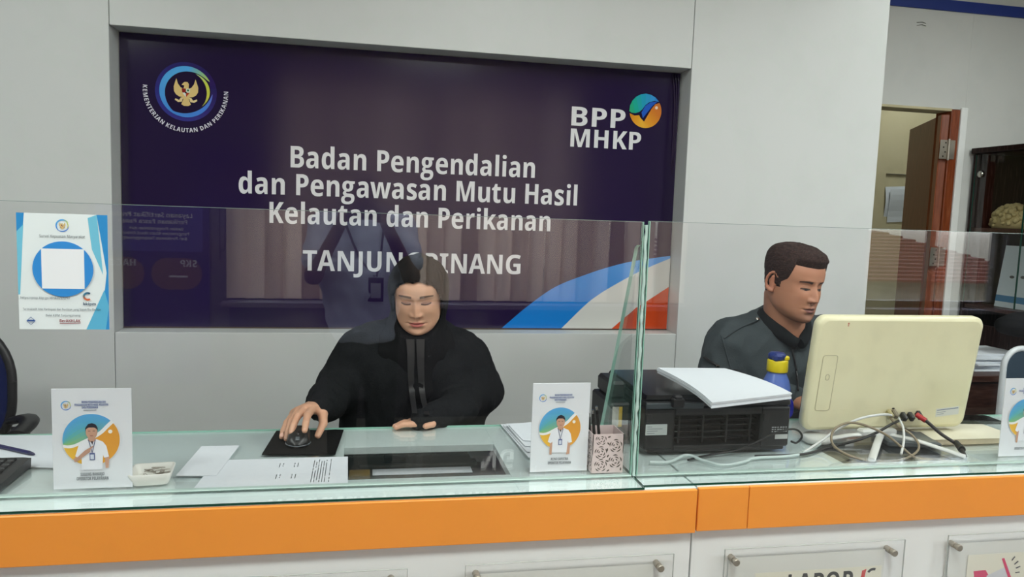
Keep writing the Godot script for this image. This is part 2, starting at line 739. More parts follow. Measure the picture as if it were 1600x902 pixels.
	span(st, Vector3(p0.x, p0.y + 0.10, -5.398), Vector3(p1.x + 0.1, p0.y + 0.106, -5.385), 0.001)
	put(st, "hanging_wire", M.steel, nt)
	# partition behind the cabinet
	st = S()
	span(st, Vector3(3.76, 0, FAR), Vector3(3.86, 2.875, -1.9), 0.001)
	struct(st, "wall_partition", M.far_wall)


# ---------------------------------------------------------------- behind the camera: what the glass and the banner mirror

func window_side() -> void:
	var z := 1.66
	var sill := 0.79
	var head := 2.74
	var st := S()
	var ax0 := -0.84
	var ax1 := 2.24
	var bx0 := 3.72
	var bx1 := 4.95
	span(st, Vector3(-4.5, 0, z), Vector3(ax0, 2.875, z + 0.15), 0.001)
	span(st, Vector3(ax1, 0, z), Vector3(bx0, 2.875, z + 0.15), 0.001)
	span(st, Vector3(bx1, 0, z), Vector3(5.5, 2.875, z + 0.15), 0.001)
	for w in [[ax0, ax1], [bx0, bx1]]:
		span(st, Vector3(w[0], head, z), Vector3(w[1], 2.875, z + 0.15), 0.001)
	struct(st, "wall_front", grained(Color(0.42, 0.40, 0.43), 0.04, 0.012, Vector3.ONE * 0.6, 0.6, 21))
	st = S()
	for w in [[ax0, ax1], [bx0, bx1]]:
		span(st, Vector3(w[0], 0, z), Vector3(w[1], sill, z + 0.15), 0.001)
	struct(st, "wall_front_lower", grained(Color(0.20, 0.17, 0.22), 0.06, 0.012, Vector3.ONE * 0.6, 0.6, 22), "dark panelled wall below the windows")
	var n := 0
	for w in [[ax0, ax1], [bx0, bx1]]:
		n += 1
		var r := Node3D.new()
		r.name = "window_%d" % n
		r.position = Vector3((w[0] + w[1]) / 2, sill, z)
		r.set_meta("kind", "structure")
		add_child(r)
		st = S()
		span(st, Vector3(w[0], sill, z + 0.06), Vector3(w[1], sill + 0.05, z + 0.12), 0.002)
		span(st, Vector3(w[0], head - 0.05, z + 0.06), Vector3(w[1], head, z + 0.12), 0.002)
		var cols: int = 4 if n == 1 else 2
		for k in cols + 1:
			var x: float = lerpf(w[0] + 0.025, w[1] - 0.025, float(k) / cols)
			span(st, Vector3(x - 0.025, sill, z + 0.06), Vector3(x + 0.025, head, z + 0.12), 0.002)
		put(st, "window_frame", mat(Color(0.30, 0.29, 0.30), 0.4), r)
		for k in cols:
			st = S()
			var xa: float = lerpf(w[0] + 0.025, w[1] - 0.025, float(k) / cols)
			var xb: float = lerpf(w[0] + 0.025, w[1] - 0.025, float(k + 1) / cols)
			var a := Vector3(xa, sill + 0.05, z + 0.09)
			quad(st, a, a + Vector3(xb - xa, 0, 0), Vector3(xb, head - 0.05, z + 0.09), Vector3(xa, head - 0.05, z + 0.09))
			put(st, "pane", M.pane, r)
		st = S()
		span(st, Vector3(w[0] - 0.04, sill - 0.03, z - 0.10), Vector3(w[1] + 0.04, sill + 0.002, z + 0.06), 0.004)
		put(st, "window_sill", mat(Color(0.50, 0.46, 0.50), 0.35), r)
	# the vertical blind: one part for each slat
	var bl := thing("vertical_blind", "beige vertical slat blind across the office window facing the counter", "blind", Vector3((ax0 + ax1) / 2, 0.80, z - 0.06))
	st = S()
	span(st, Vector3(ax0 - 0.02, 2.75, z - 0.085), Vector3(ax1 + 0.02, 2.79, z - 0.035), 0.003)
	put(st, "head_rail", M.white, bl)
	var cloths := []
	for c in [Color(0.88, 0.80, 0.73), Color(0.80, 0.71, 0.64), Color(0.66, 0.56, 0.50)]:
		var cloth := mat(c, 0.85)
		cloth.backlight_enabled = true
		cloth.backlight = Color(c.r, c.g * 0.97, c.b * 0.95) * (1.0 if c.r > 0.85 else 0.86 if c.r > 0.7 else 0.70)
		cloths.append(cloth)
	var count := 27
	var pitch := (ax1 - ax0) / count
	for i in count:
		st = S()
		st.set_smooth_group(1)
		var c := Vector3(ax0 + pitch * (i + 0.5), 0, z - 0.06)
		var ang := deg_to_rad(12.0 + rng.randf_range(-6, 10))
		var dirx := Vector3(cos(ang), 0, sin(ang))
		var nor := Vector3(-sin(ang), 0, cos(ang))
		for k in 4:
			var f0 := k / 4.0 - 0.5
			var f1 := (k + 1) / 4.0 - 0.5
			var q0 := c + dirx * 0.127 * f0 + nor * 0.02 * (0.25 - f0 * f0)
			var q1 := c + dirx * 0.127 * f1 + nor * 0.02 * (0.25 - f1 * f1)
			quad(st, q0 + Vector3(0, 0.815, 0), q1 + Vector3(0, 0.815, 0), q1 + Vector3(0, 2.75, 0), q0 + Vector3(0, 2.75, 0))
		put(st, "slat", cloths[[0, 0, 1, 0, 2, 0, 0, 1, 0][i % 9]], bl)
	st = S()
	tube(st, curve([Vector3(ax0 + 0.0, 2.75, z - 0.10), Vector3(ax0 - 0.005, 1.6, z - 0.10), Vector3(ax0 - 0.01, 1.16, z - 0.10), Vector3(ax0 - 0.03, 1.13, z - 0.10), Vector3(ax0 - 0.04, 1.2, z - 0.10), Vector3(ax0 - 0.035, 2.75, z - 0.10)]), 0.003, 5)
	put(st, "pull_cord", M.seam, bl)
	# the printed service banner hanging beside the blind; its words read backwards in the glass
	var sb := thing("service_banner", "tall purple printed service banner on the wall beside the blind", "banner", Vector3(-1.30, 0.25, z - 0.02))
	st = S()
	span(st, Vector3(-1.66, 0.25, z - 0.022), Vector3(-0.955, 1.95, z - 0.004), 0.001)
	put(st, "print_sheet", mat(Color(0.22, 0.18, 0.46), 0.4), sb)
	var p := Print.new()
	# local x runs towards -x of the room, as one reads it facing the window wall
	var lilac := Color(0.95, 0.94, 0.97)
	p.poly(PackedVector2Array([Vector2(-0.28, 0.05), Vector2(0.34, 0.05), Vector2(0.34, 0.34), Vector2(-0.28, 0.34)]), Color(0.34, 0.33, 0.68))
	for k in 3:
		var hx := -0.24 + k * 0.25
		var hexa := PackedVector2Array([Vector2(hx - 0.10, 0.56), Vector2(hx - 0.05, 0.44), Vector2(hx + 0.05, 0.44), Vector2(hx + 0.10, 0.56), Vector2(hx + 0.05, 0.66), Vector2(hx - 0.05, 0.66)])
		p.poly(hexa, Color(0.80, 0.76, 0.84))
		var small := PackedVector2Array()
		for q in hexa:
			small.append((q - Vector2(hx, 0.55)) * 0.88 + Vector2(hx, 0.55))
		p.poly(small, [Color(0.55, 0.20, 0.30), Color(0.50, 0.36, 0.45), Color(0.36, 0.34, 0.50)][k])
	p.text("Layanan Sertifikat Produk", Vector2(-0.22, 0.262), 0.028, lilac, bold)
	p.text("Perikanan Pasca Panen", Vector2(-0.19, 0.222), 0.026, lilac, bold)
	p.text("Badan Pengendalian dan", Vector2(-0.165, 0.182), 0.019, lilac, bold)
	p.text("Pengawasan Mutu Hasil Kelautan", Vector2(-0.20, 0.152), 0.019, lilac, bold)
	p.text("dan Perikanan Tanjungpinang", Vector2(-0.19, 0.122), 0.019, lilac, bold)
	p.layer += 1
	for k in 2:
		var pill := PackedVector2Array()
		for q in rounded(0.30, 0.20, 0.095):
			pill.append(q + Vector2(-0.125 + k * 0.34, -0.09))
		p.poly(pill, Color(0.52, 0.38, 0.30))
	p.text("SKP", Vector2(-0.245, -0.045), 0.042, lilac, bold)
	p.text("HACCP", Vector2(0.115, -0.045), 0.042, lilac, bold)
	p.bar(-0.19, -0.113, 0.11, 0.012, lilac)
	put_print(p, "printed_text", M.ink, Transform3D(Basis(Vector3(-1, 0, 0), Vector3.UP, Vector3(0, 0, -1)), Vector3(-1.275, 1.05, z - 0.023)), sb)
	# the neighbour's tiled house, lower down the slope outside the bare window
	var ho := thing("neighbour_house", "low house with a brown tiled hip roof outside the bare window", "house", Vector3(9.7, -3.2, 12.1))
	st = S()
	span(st, Vector3(5.6, -3.2, 10.6), Vector3(13.8, 0.35, 13.6), 0.01)
	put(st, "house_wall", mat(Color(0.72, 0.70, 0.64), 0.8), ho)
	var tile := grained(Color(0.46, 0.24, 0.17), 0.3, 0.03, Vector3.ONE * 1.5, 0.7, 31)
	var rows := 14
	for k in rows:
		var f0 := float(k) / rows
		var f1 := float(k + 1) / rows
		st = S()
		# front slope courses shorten towards the ridge
		var xa0 := lerpf(4.8, 7.4, f0)
		var xb0 := lerpf(14.6, 11.5, f0)
		var xa1 := lerpf(4.8, 7.4, f1)
		var xb1 := lerpf(14.6, 11.5, f1)
		var ya := lerpf(0.30, 1.27, f0) + 0.05
		var yb := lerpf(0.30, 1.27, f1) + 0.012
		var za := lerpf(9.9, 12.1, f0) - 0.05
		var zb := lerpf(9.9, 12.1, f1)
		quad(st, Vector3(xb0, ya, za), Vector3(xa0, ya, za), Vector3(xa1, yb, zb), Vector3(xb1, yb, zb))
		quad(st, Vector3(xb0, ya - 0.05, za), Vector3(xa0, ya - 0.05, za), Vector3(xa0, ya, za), Vector3(xb0, ya, za))
		quad(st, Vector3(xb0, ya, za), Vector3(xb1, yb, zb), Vector3(xb1, yb, 24.2 - zb), Vector3(xb0, ya, 24.2 - za))
		quad(st, Vector3(xa0, ya, 24.2 - za), Vector3(xa1, yb, 24.2 - zb), Vector3(xa1, yb, zb), Vector3(xa0, ya, za))
		put(st, "tile_course", tile, ho)
	st = S()
	span(st, Vector3(-30, -3.4, 2.2), Vector3(40, -3.2, 60), 0.01)
	struct(st, "ground", mat(Color(0.40, 0.42, 0.34), 0.9))


# ---------------------------------------------------------------- the counters

func counter_unit(called: String, label: String, x0: float, x1: float, front: float, hole: Array, joints: Array) -> Node3D:
	var back := -2.19
	var t := thing(called, label, "counter", Vector3((x0 + x1) / 2, 0, (front + back) / 2))
	var by := TOP - 0.006
	var st := S()
	# the white top board leaves an opening for the sunken tray
	span(st, Vector3(x0, by - 0.02, front), Vector3(hole[0], by, back), 0.001)
	span(st, Vector3(hole[1], by - 0.02, front), Vector3(x1, by, back), 0.001)
	span(st, Vector3(hole[0], by - 0.02, front), Vector3(hole[1], by, hole[2]), 0.001)
	span(st, Vector3(hole[0], by - 0.02, hole[3]), Vector3(hole[1], by, back), 0.001)
	put(st, "top_board", M.top, t)
	# sunken tray under the opening
	st = S()
	var d := 0.09
	span(st, Vector3(hole[0] - 0.012, by - d, hole[2] + 0.012), Vector3(hole[1] + 0.012, by - d + 0.012, -2.215), 0.001)
	span(st, Vector3(hole[0] - 0.02, by - d, hole[2] + 0.012), Vector3(hole[0] - 0.006, by - 0.02, -2.215), 0.001)
	span(st, Vector3(hole[1] + 0.006, by - d, hole[2] + 0.012), Vector3(hole[1] + 0.02, by - 0.02, -2.215), 0.001)
	span(st, Vector3(hole[0] - 0.012, by - d, hole[2] + 0.003), Vector3(hole[1] + 0.012, by - 0.02, hole[2] + 0.015), 0.001)
	put(st, "sunken_tray", grained(Color(0.12, 0.095, 0.08), 0.2, 0.02, Vector3(1, 6, 6), 0.6, 41), t)
	st = S()
	cbox(st, Vector3((hole[0] + hole[1]) / 2, by - 0.066, -2.185), Vector3(hole[1] - hole[0] + 0.01, 0.022, 0.04), 0.003)
	put(st, "tray_rail", grained(Color(0.20, 0.165, 0.13), 0.2, 0.02, Vector3(1, 6, 6), 0.5, 42), t)
	# front: orange band above, white board set back below
	var cuts: Array = [x0] + joints + [x1]
	for i in cuts.size() - 1:
		st = S()
		span(st, Vector3(cuts[i] + 0.0008, 0.669, front - 0.012), Vector3(cuts[i + 1] - 0.0008, by - 0.003, front + 0.010), 0.0012)
		put(st, "orange_band", M.orange, t)
	st = S()
	span(st, Vector3(x0 + 0.001, 0.09, front - 0.028), Vector3(x1 - 0.001, by - 0.02, front - 0.012), 0.0012)
	put(st, "front_board", M.white, t)
	st = S()
	span(st, Vector3(x0 + 0.01, 0.0, front - 0.07), Vector3(x1 - 0.01, 0.09, front - 0.05), 0.001)
	put(st, "plinth", M.black, t)
	for x in [x0, x1 - 0.018]:
		st = S()
		span(st, Vector3(x, 0.0, front - 0.03), Vector3(x + 0.018, by - 0.02, back + 0.02), 0.001)
		put(st, "end_board", M.white, t)
	return t


func glass_sheet(label: String, x0: float, x1: float, front: float) -> void:
	var t := thing("glass_sheet", label, "glass top", Vector3((x0 + x1) / 2, TOP - 0.006, -1.92))
	var back := -2.185
	var y0 := TOP - 0.0055
	var st := S()
	quad(st, Vector3(x0, TOP, front), Vector3(x1, TOP, front), Vector3(x1, TOP, back), Vector3(x0, TOP, back))
	quad(st, Vector3(x0, y0, front), Vector3(x0, y0, back), Vector3(x1, y0, back), Vector3(x1, y0, front))
	put(st, "glass", M.sheet, t)
	st = S()
	quad(st, Vector3(x0, y0, front), Vector3(x1, y0, front), Vector3(x1, TOP, front), Vector3(x0, TOP, front))
	quad(st, Vector3(x0, y0, back), Vector3(x0, y0, front), Vector3(x0, TOP, front), Vector3(x0, TOP, back))
	quad(st, Vector3(x1, y0, front), Vector3(x1, y0, back), Vector3(x1, TOP, back), Vector3(x1, TOP, front))
	put(st, "green_edge", M.dark_edge, t)
	st = S()
	quad(st, Vector3(x1, y0, back), Vector3(x0, y0, back), Vector3(x0, TOP, back), Vector3(x1, TOP, back))
	put(st, "rear_edge", M.green_edge, t)


func acrylic_holder(label: String, x0: float, x1: float, y1: float, face: float) -> Node3D:
	var t := thing("acrylic_holder", label, "sign holder", Vector3((x0 + x1) / 2, y1 - 0.42, face))
	var z := face + 0.020
	var st := S()
	for zz in [z, z + 0.004]:
		quad(st, Vector3(x0, y1 - 0.42, zz), Vector3(x1, y1 - 0.42, zz), Vector3(x1, y1, zz), Vector3(x0, y1, zz))
	put(st, "acrylic_pane", M.acrylic, t)
	st = S()
	span(st, Vector3(x0, y1 - 0.0012, z), Vector3(x1, y1, z + 0.004), 0.0003)
	span(st, Vector3(x0, y1 - 0.42, z), Vector3(x1, y1 - 0.4188, z + 0.004), 0.0003)
	span(st, Vector3(x0, y1 - 0.42, z), Vector3(x0 + 0.0012, y1, z + 0.004), 0.0003)
	span(st, Vector3(x1 - 0.0012, y1 - 0.42, z), Vector3(x1, y1, z + 0.004), 0.0003)
	put(st, "pane_edge", M.acrylic_edge, t)
	# a second, smaller clear sheet holds the print against the back
	for zz in [face + 0.006, face + 0.008]:
		st = S()
		quad(st, Vector3(x0 + 0.02, y1 - 0.40, zz), Vector3(x1 - 0.045, y1 - 0.40, zz), Vector3(x1 - 0.045, y1 - 0.03, zz), Vector3(x0 + 0.02, y1 - 0.03, zz))
	put(st, "backing_sheet", mat(Color(0.87, 0.875, 0.85), 0.3), t)
	for x in [x0 + 0.028, x1 - 0.036]:
		for y in [y1 - 0.031, y1 - 0.39]:
			st = S()
			var xf := Transform3D(Basis(Vector3.RIGHT, PI / 2), Vector3(x, y, face))
			lathe(st, [Vector2(0.0, 0.0), Vector2(0.008, 0.0), Vector2(0.008, 0.019), Vector2(0.0065, 0.0195), Vector2(0.0065, 0.0255), Vector2(0.0085, 0.026), Vector2(0.0085, 0.034), Vector2(0.0075, 0.035), Vector2(0, 0.035)], 20, xf, false)
			put(st, "standoff_bolt", M.steel, t)
	return t


func counters() -> void:
	counter_unit("service_counter", "long white service counter with an orange band, the seated woman behind it", -2.7, 0.7915, -1.642, [-0.042, 0.362, -1.772, -2.018], [])
	counter_unit("service_counter", "white service counter with a jointed orange band under the cream computer", 0.797, 3.0, -1.650, [1.275, 1.66, -1.772, -2.0], [0.93])
	glass_sheet("pale green glass sheet over the counter top before the seated woman", -2.7, 0.6585, -1.637)
	glass_sheet("pale green glass sheet over the counter top under the printer", 0.661, 3.0, -1.652)
	# things lying in the sunken tray; the eye meets them low, through the opening
	var fy := TOP - 0.006 - 0.09 + 0.0125
	var g0 := on_y(545, 746, fy + 0.012)
	var g1 := on_y(578, 735, fy + 0.012)
	var t := thing("box_file", "narrow gold striped box file lying in the sunken tray", "folder", Vector3((g0.x + g1.x) / 2, fy, (g0.z + g1.z) / 2))
	var st := S()
	for k in 3:
		span(st, Vector3(g0.x, fy + 0.005 * k, g0.z), Vector3(g1.x, fy + 0.0042 + 0.005 * k, g1.z), 0.0006)
	put(st, "folder", mat(Color(0.46, 0.37, 0.16), 0.5), t)
	st = S()
	for k in 2:
		span(st, Vector3(g0.x + 0.001, fy + 0.0042 + 0.005 * k, g0.z - 0.001), Vector3(g1.x - 0.001, fy + 0.005 + 0.005 * k, g1.z + 0.001), 0.0002)
	put(st, "page_edge", M.seam, t)
	var m0 := on_y(560, 727, fy + 0.012)
	var m1 := on_y(740, 708, fy + 0.012)
	var mo := thing("flat_monitor", "dark grey flat screen lying in the sunken tray before the woman", "screen", Vector3((m0.x + m1.x) / 2, fy, (m0.z + m1.z) / 2))
	st = S()
	span(st, Vector3(m0.x, fy, m0.z), Vector3(m1.x, fy + 0.011, m1.z), 0.003)
	put(st, "screen_case", mat(Color(0.22, 0.22, 0.20), 0.5), mo)
	st = S()
	span(st, Vector3(m0.x + 0.07, fy + 0.011, m0.z - 0.012), Vector3(m0.x + 0.14, fy + 0.0125, m1.z + 0.004), 0.0004)
	put(st, "screen_face", M.black_gloss, mo)
	for a in [[582, 743, 735, 729, 0.0016, "long pale paper strip lying at the front of the sunken tray"], [736, 714, 761, 701, 0.016, "small white note block lying in the sunken tray corner"]]:
		var q0 := on_y(a[0], a[1], fy + a[4])
		var q1 := on_y(a[2], a[3], fy + a[4])
		var o := thing("paper_note", a[5], "paper", Vector3((q0.x + q1.x) / 2, fy, (q0.z + q1.z) / 2))
		st = S()
		span(st, Vector3(q0.x, fy + 0.0004, q0.z), Vector3(q1.x, fy + a[4], q1.z), 0.0005)
		put(st, "sheets", M.paper, o)
	# clear holders bolted to the front
	var f1 := -1.642 - 0.012
	var f2 := -1.650 - 0.012
	acrylic_holder("empty clear acrylic holder below the small white card tray", -0.48, on_z(637, 885, f1 + 0.02).x, 0.621, f1)
	acrylic_holder("empty clear acrylic holder on steel bolts beside the counter joint", on_z(727, 877, f1 + 0.02).x, on_z(1053, 863, f1 + 0.02).x, 0.621, f1)
	var h3 := acrylic_holder("clear acrylic holder with a cream sheet headed in black, under the printer", on_z(1132, 857, f2 + 0.02).x, on_z(1414, 842, f2 + 0.02).x, 0.6205, f2)
	var h4 := acrylic_holder("clear acrylic holder with a pink loudhailer print, under the cream computer", on_z(1481, 835, f2 + 0.02).x, 2.02, 0.6245, f2)
	var paper := mat(Color(0.90, 0.89, 0.82), 0.7)
	var z := f2 + 0.010
	st = S()
	span(st, Vector3(on_z(1180, 900, z).x, 0.22, z - 0.0006), Vector3(on_z(1378, 884, z).x, on_z(1378, 884, z).y, z), 0.0002)
	put(st, "printed_sheet", paper, h3)
	var p := Print.new()
	var a0 := on_z(1232, 899, z)
	var a1 := on_z(1336, 892, z)
	p.text("LAPOR", Vector2(a0.x, a1.y - 0.052), 0.052, Color(0.12, 0.12, 0.13), bold, a1.x - a0.x)
	var q := on_z(1347, 892, z)
	p.poly(PackedVector2Array([Vector2(q.x, q.y), Vector2(q.x + 0.012, q.y + 0.004), Vector2(q.x + 0.006, q.y - 0.035), Vector2(q.x - 0.004, q.y - 0.035)]), Color(0.80, 0.16, 0.16))
	p.band(arc(Vector2(q.x + 0.032, q.y - 0.014), 0.020, 2.6, 1.2, 8), arc(Vector2(q.x + 0.032, q.y - 0.014), 0.013, 2.6, 1.2, 8), [Color(0.12, 0.12, 0.13)])
	put_print(p, "black_lettering", M.ink, Transform3D(Basis.IDENTITY, Vector3(0, 0, z)), h3)
	st = S()
	q = on_z(1513, 868, z)
	span(st, Vector3(q.x, 0.22, z - 0.0006), Vector3(1.95, q.y, z), 0.0002)
	put(st, "printed_sheet", paper, h4)
	p = Print.new()
	var pink := Color(0.85, 0.10, 0.38)
	p.poly(px_shape([[1522, 902], [1521, 893], [1540, 891], [1546, 902], [1543, 925], [1527, 925]], z), pink)
	p.poly(px_shape([[1541, 900], [1575, 884], [1582, 916], [1545, 920]], z), Color(0.83, 0.84, 0.86))
	p.poly(px_shape([[1565, 873], [1569, 872], [1586, 921], [1581, 922]], z), pink)
	for k in 4:
		var b := [[1580, 875, 1585, 869], [1584, 881, 1590, 876], [1586, 887, 1593, 884], [1585, 894, 1592, 893]][k] as Array
		p.poly(px_shape([[b[0], b[1]], [b[2], b[3]], [b[2] + 1, b[3] + 1.6], [b[0] + 1, b[1] + 1.6]], z), Color(0.25, 0.25, 0.27))
	put_print(p, "pink_loudhailer_print", M.ink, Transform3D(Basis.IDENTITY, Vector3(0, 0, z)), h4)


func arc(c: Vector2, r: Variant, a0: float, a1: float, n: int) -> PackedVector2Array:
	var out := PackedVector2Array()
	for i in n + 1:
		var f := float(i) / n
		var a := lerpf(a0, a1, f)
		var rr: float = r.call(f) if r is Callable else r
		out.append(c + Vector2(cos(a), sin(a)) * rr)
	return out


# an outline given as pixels, read on the plane z
func px_shape(pts: Array, z: float) -> PackedVector2Array:
	var out := PackedVector2Array()
	for p in pts:
		var w := on_z(p[0], p[1], z)
		out.append(Vector2(w.x, w.y))
	return out


# ---------------------------------------------------------------- the glass screens on the counters

func screen(label: String, x0: float, x1: float, y1: float) -> Node3D:
	var t := thing("glass_screen", label, "glass screen", Vector3((x0 + x1) / 2, TOP, PANE))
	var st := S()
	for s in [-1, 1]:
		var z: float = PANE + s * 0.005
		if s > 0:
			quad(st, Vector3(x0, TOP, z), Vector3(x1, TOP, z), Vector3(x1, y1, z), Vector3(x0, y1, z))
		else:
			quad(st, Vector3(x1, TOP, z), Vector3(x0, TOP, z), Vector3(x0, y1, z), Vector3(x1, y1, z))
	put(st, "glass", M.pane, t)
	st = S()
	span(st, Vector3(x0, y1 - 0.0006, PANE - 0.005), Vector3(x1, y1 + 0.0004, PANE + 0.005), 0.0002)
	put(st, "top_edge", mat(Color(0.50, 0.56, 0.54), 0.25), t)
	for x in [x0, x1]:
		st = S()
		var s: float = 1.0 if x == x1 else -1.0
		span(st, Vector3(x - s * 0.0025, TOP, PANE - 0.005), Vector3(x, y1, PANE - 0.0015), 0.0004)
		span(st, Vector3(x - s * 0.0025, TOP, PANE + 0.003), Vector3(x, y1, PANE + 0.005), 0.0004)
		put(st, "pale_green_edge", M.green_edge, t)
		st = S()
		span(st, Vector3(x - s * 0.0025, TOP, PANE - 0.0015), Vector3(x - s * 0.0004, y1 - 0.002, PANE + 0.003), 0.0004)
		put(st, "dark_green_edge", M.dark_edge, t)
	st = S()
	cbox(st, Vector3((x0 + x1) / 2, TOP + 0.0015, PANE), Vector3(x1 - x0, 0.003, 0.016), 0.001)
	put(st, "silicone_joint", mat(Color(0.66, 0.74, 0.71), 0.4), t)
	return t


func screens() -> void:
	var a := screen("clear glass screen standing on the counter before the seated woman", -2.7, 0.6530, 1.4073)
	var b := screen("clear glass screen standing on the counter before the printer and man", 0.6665, 3.0, 1.4095)
	# ragged clear sealant runs down the joint between the screens
	var st := S()
	var pts := []
	var rad := []
	for i in 40:
		pts.append(Vector3(0.6600 + 0.0012 * sin(i * 1.7), lerpf(TOP, 1.40, i / 39.0), PANE + 0.001 * cos(i * 2.3)))
		rad.append(0.0048 + 0.0014 * sin(i * 2.9 + 1.0) * sin(i * 0.7))
	tube(st, pts, rad, 7)
	put(st, "sealant_bead", mat(Color(0.70, 0.79, 0.76), 0.35), b)
	# triangular glass fin that braces the first screen from behind
	st = S()
	var o := PackedVector2Array([Vector2(-PANE + 0.006, TOP), Vector2(-PANE + 0.245, TOP), Vector2(-PANE + 0.222, 0.84), Vector2(-PANE + 0.02, 1.345), Vector2(-PANE + 0.006, 1.352)])
	var xf := Transform3D(Basis(Vector3(0, 0, -1), Vector3.UP, Vector3(1, 0, 0)), Vector3(0.6415, 0, 0))
	for x in [0.6415, 0.6505]:
		var idx := Geometry2D.triangulate_polygon(o)
		for i in range(0, idx.size(), 3):
			tri(st, Vector3(x, o[idx[i]].y, -o[idx[i]].x), Vector3(x, o[idx[i + 1]].y, -o[idx[i + 1]].x), Vector3(x, o[idx[i + 2]].y, -o[idx[i + 2]].x))
	var fin_mat := mat(Color(0.62, 0.80, 0.74, 0.05), 0.0)
	fin_mat.transparency = BaseMaterial3D.TRANSPARENCY_ALPHA
	put(st, "bracing_fin", fin_mat, a)
	st = S()
	for i in range(1, 4):
		var p := o[i]
		var q := o[i + 1]
		quad(st, xf * Vector3(p.x, p.y, 0), xf * Vector3(q.x, q.y, 0), xf * Vector3(q.x, q.y, 0.009), xf * Vector3(p.x, p.y, 0.009))
	put(st, "fin_edge", M.green_edge, a)
	survey_poster()


func emblem(p: Print, c: Vector2, s: float, with_words := false) -> void:
	# ring of crescents round a gold eagle; s is the radius of the ring
	if with_words:
		p.band(arc(c, s * 1.16, 0.3, TAU + 0.3, 48), arc(c, s * 0.9, 0.3, TAU + 0.3, 48), [Color(0.19, 0.13, 0.36), Color(0.16, 0.14, 0.40), Color(0.20, 0.20, 0.52), Color(0.22, 0.20, 0.50), Color(0.17, 0.12, 0.34)])
	if with_words:
		p.poly(disc(s * 0.93, 48, c + Vector2(0, s * 0.04)), Color(0.12, 0.07, 0.20))
	var outer := func(_f: float) -> float: return s
	var inner := func(f: float) -> float: return s * (1.0 - 0.235 * pow(sin(PI * clampf(f, 0.0, 1.0)), 0.55))
	var sky := Color(0.33, 0.66, 0.90)
	p.band(arc(c, outer, 0.45, 4.3, 40), arc(c, inner, 0.45, 4.3, 40), [Color(0.72, 0.80, 0.36), sky, sky, Color(0.30, 0.60, 0.88), Color(0.26, 0.50, 0.82)])
	p.band(arc(c, outer, 3.9, 6.25, 30), arc(c, func(f: float) -> float: return s * (1.0 - 0.17 * pow(sin(PI * f), 0.7)), 3.9, 6.25, 30), [Color(0.28, 0.55, 0.86), Color(0.28, 0.52, 0.84), Color(0.30, 0.52, 0.86), Color(0.42, 0.46, 0.80)])
	p.band(arc(c, func(f: float) -> float: return s * (0.80 + 0.10 * sin(PI * f)), 1.1, -0.75, 24), arc(c, func(f: float) -> float: return s * (0.80 - 0.02 * sin(PI * f)), 1.1, -0.75, 24), [Color(0.70, 0.82, 0.60), Color(0.78, 0.82, 0.32), Color(0.80, 0.80, 0.30), Color(0.62, 0.62, 0.36)])
	var gold := Color(0.88, 0.76, 0.50)
	var e := func(pts: Array) -> PackedVector2Array:
		var out := PackedVector2Array()
		for q in pts:
			out.append(c + Vector2(q[0], q[1]) * s)
		return out
	for m in [-1, 1]:
		p.poly(e.call([[m * 0.06, 0.10], [m * 0.20, 0.16], [m * 0.30, 0.30], [m * 0.36, 0.50], [m * 0.40, 0.38], [m * 0.46, 0.18], [m * 0.45, 0.00], [m * 0.38, -0.12], [m * 0.26, -0.20], [m * 0.12, -0.22], [m * 0.04, -0.10]]), gold)
		p.poly(e.call([[m * 0.10, -0.22], [m * 0.20, -0.24], [m * 0.26, -0.34], [m * 0.40, -0.28], [m * 0.42, -0.34], [m * 0.30, -0.42], [m * 0.16, -0.40]]), gold.lightened(0.2))
	p.poly(e.call([[-0.10, 0.34], [-0.04, 0.38], [0.06, 0.38], [0.11, 0.30], [0.10, 0.10], [0.14, -0.18], [0.10, -0.30], [0.18, -0.50], [0.08, -0.56], [-0.08, -0.56], [-0.18, -0.50], [-0.10, -0.30], [-0.14, -0.18], [-0.10, 0.10], [-0.06, 0.24], [-0.16, 0.26]]), gold)
	p.poly(e.call([[-0.16, 0.12], [0.0, 0.12], [0.0, -0.04], [-0.14, -0.04]]), Color(0.55, 0.16, 0.12))
	p.poly(e.call([[0.0, 0.12], [0.16, 0.12], [0.14, -0.04], [0.0, -0.04]]), Color(0.86, 0.88, 0.80))
	p.poly(e.call([[-0.14, -0.04], [0.0, -0.04], [0.0, -0.22]]), Color(0.86, 0.88, 0.84))
	p.poly(e.call([[0.0, -0.04], [0.14, -0.04], [0.0, -0.22]]), Color(0.70, 0.26, 0.14))
	p.poly(disc(s * 0.04, 10, c + Vector2(0.08, 0.05) * s), Color(0.16, 0.45, 0.28))
	p.poly(disc(s * 0.035, 10, c + Vector2(0.0, -0.04) * s), Color(0.08, 0.08, 0.08))
	if with_words:
		var words := "KEMENTERIAN KELAUTAN DAN PERIKANAN"
		var cap := s * 0.165
		var total := 0.0
		for ch in words:
			total += bold.get_string_size(ch, HORIZONTAL_ALIGNMENT_LEFT, -1, 64).x
		var at := 0.0
		var r := s * 1.60
		for ch in words:
			var w: float = bold.get_string_size(ch, HORIZONTAL_ALIGNMENT_LEFT, -1, 64).x
			if ch != " ":
				var a := lerpf(3.02, 6.36, (at + w / 2) / total)
				p.text(ch, c + Vector2(cos(a), sin(a)) * r, cap, Color(0.86, 0.85, 0.90), bold, 0.0, a - 1.5 * PI, 1)
			at += w
		p.layer += 1


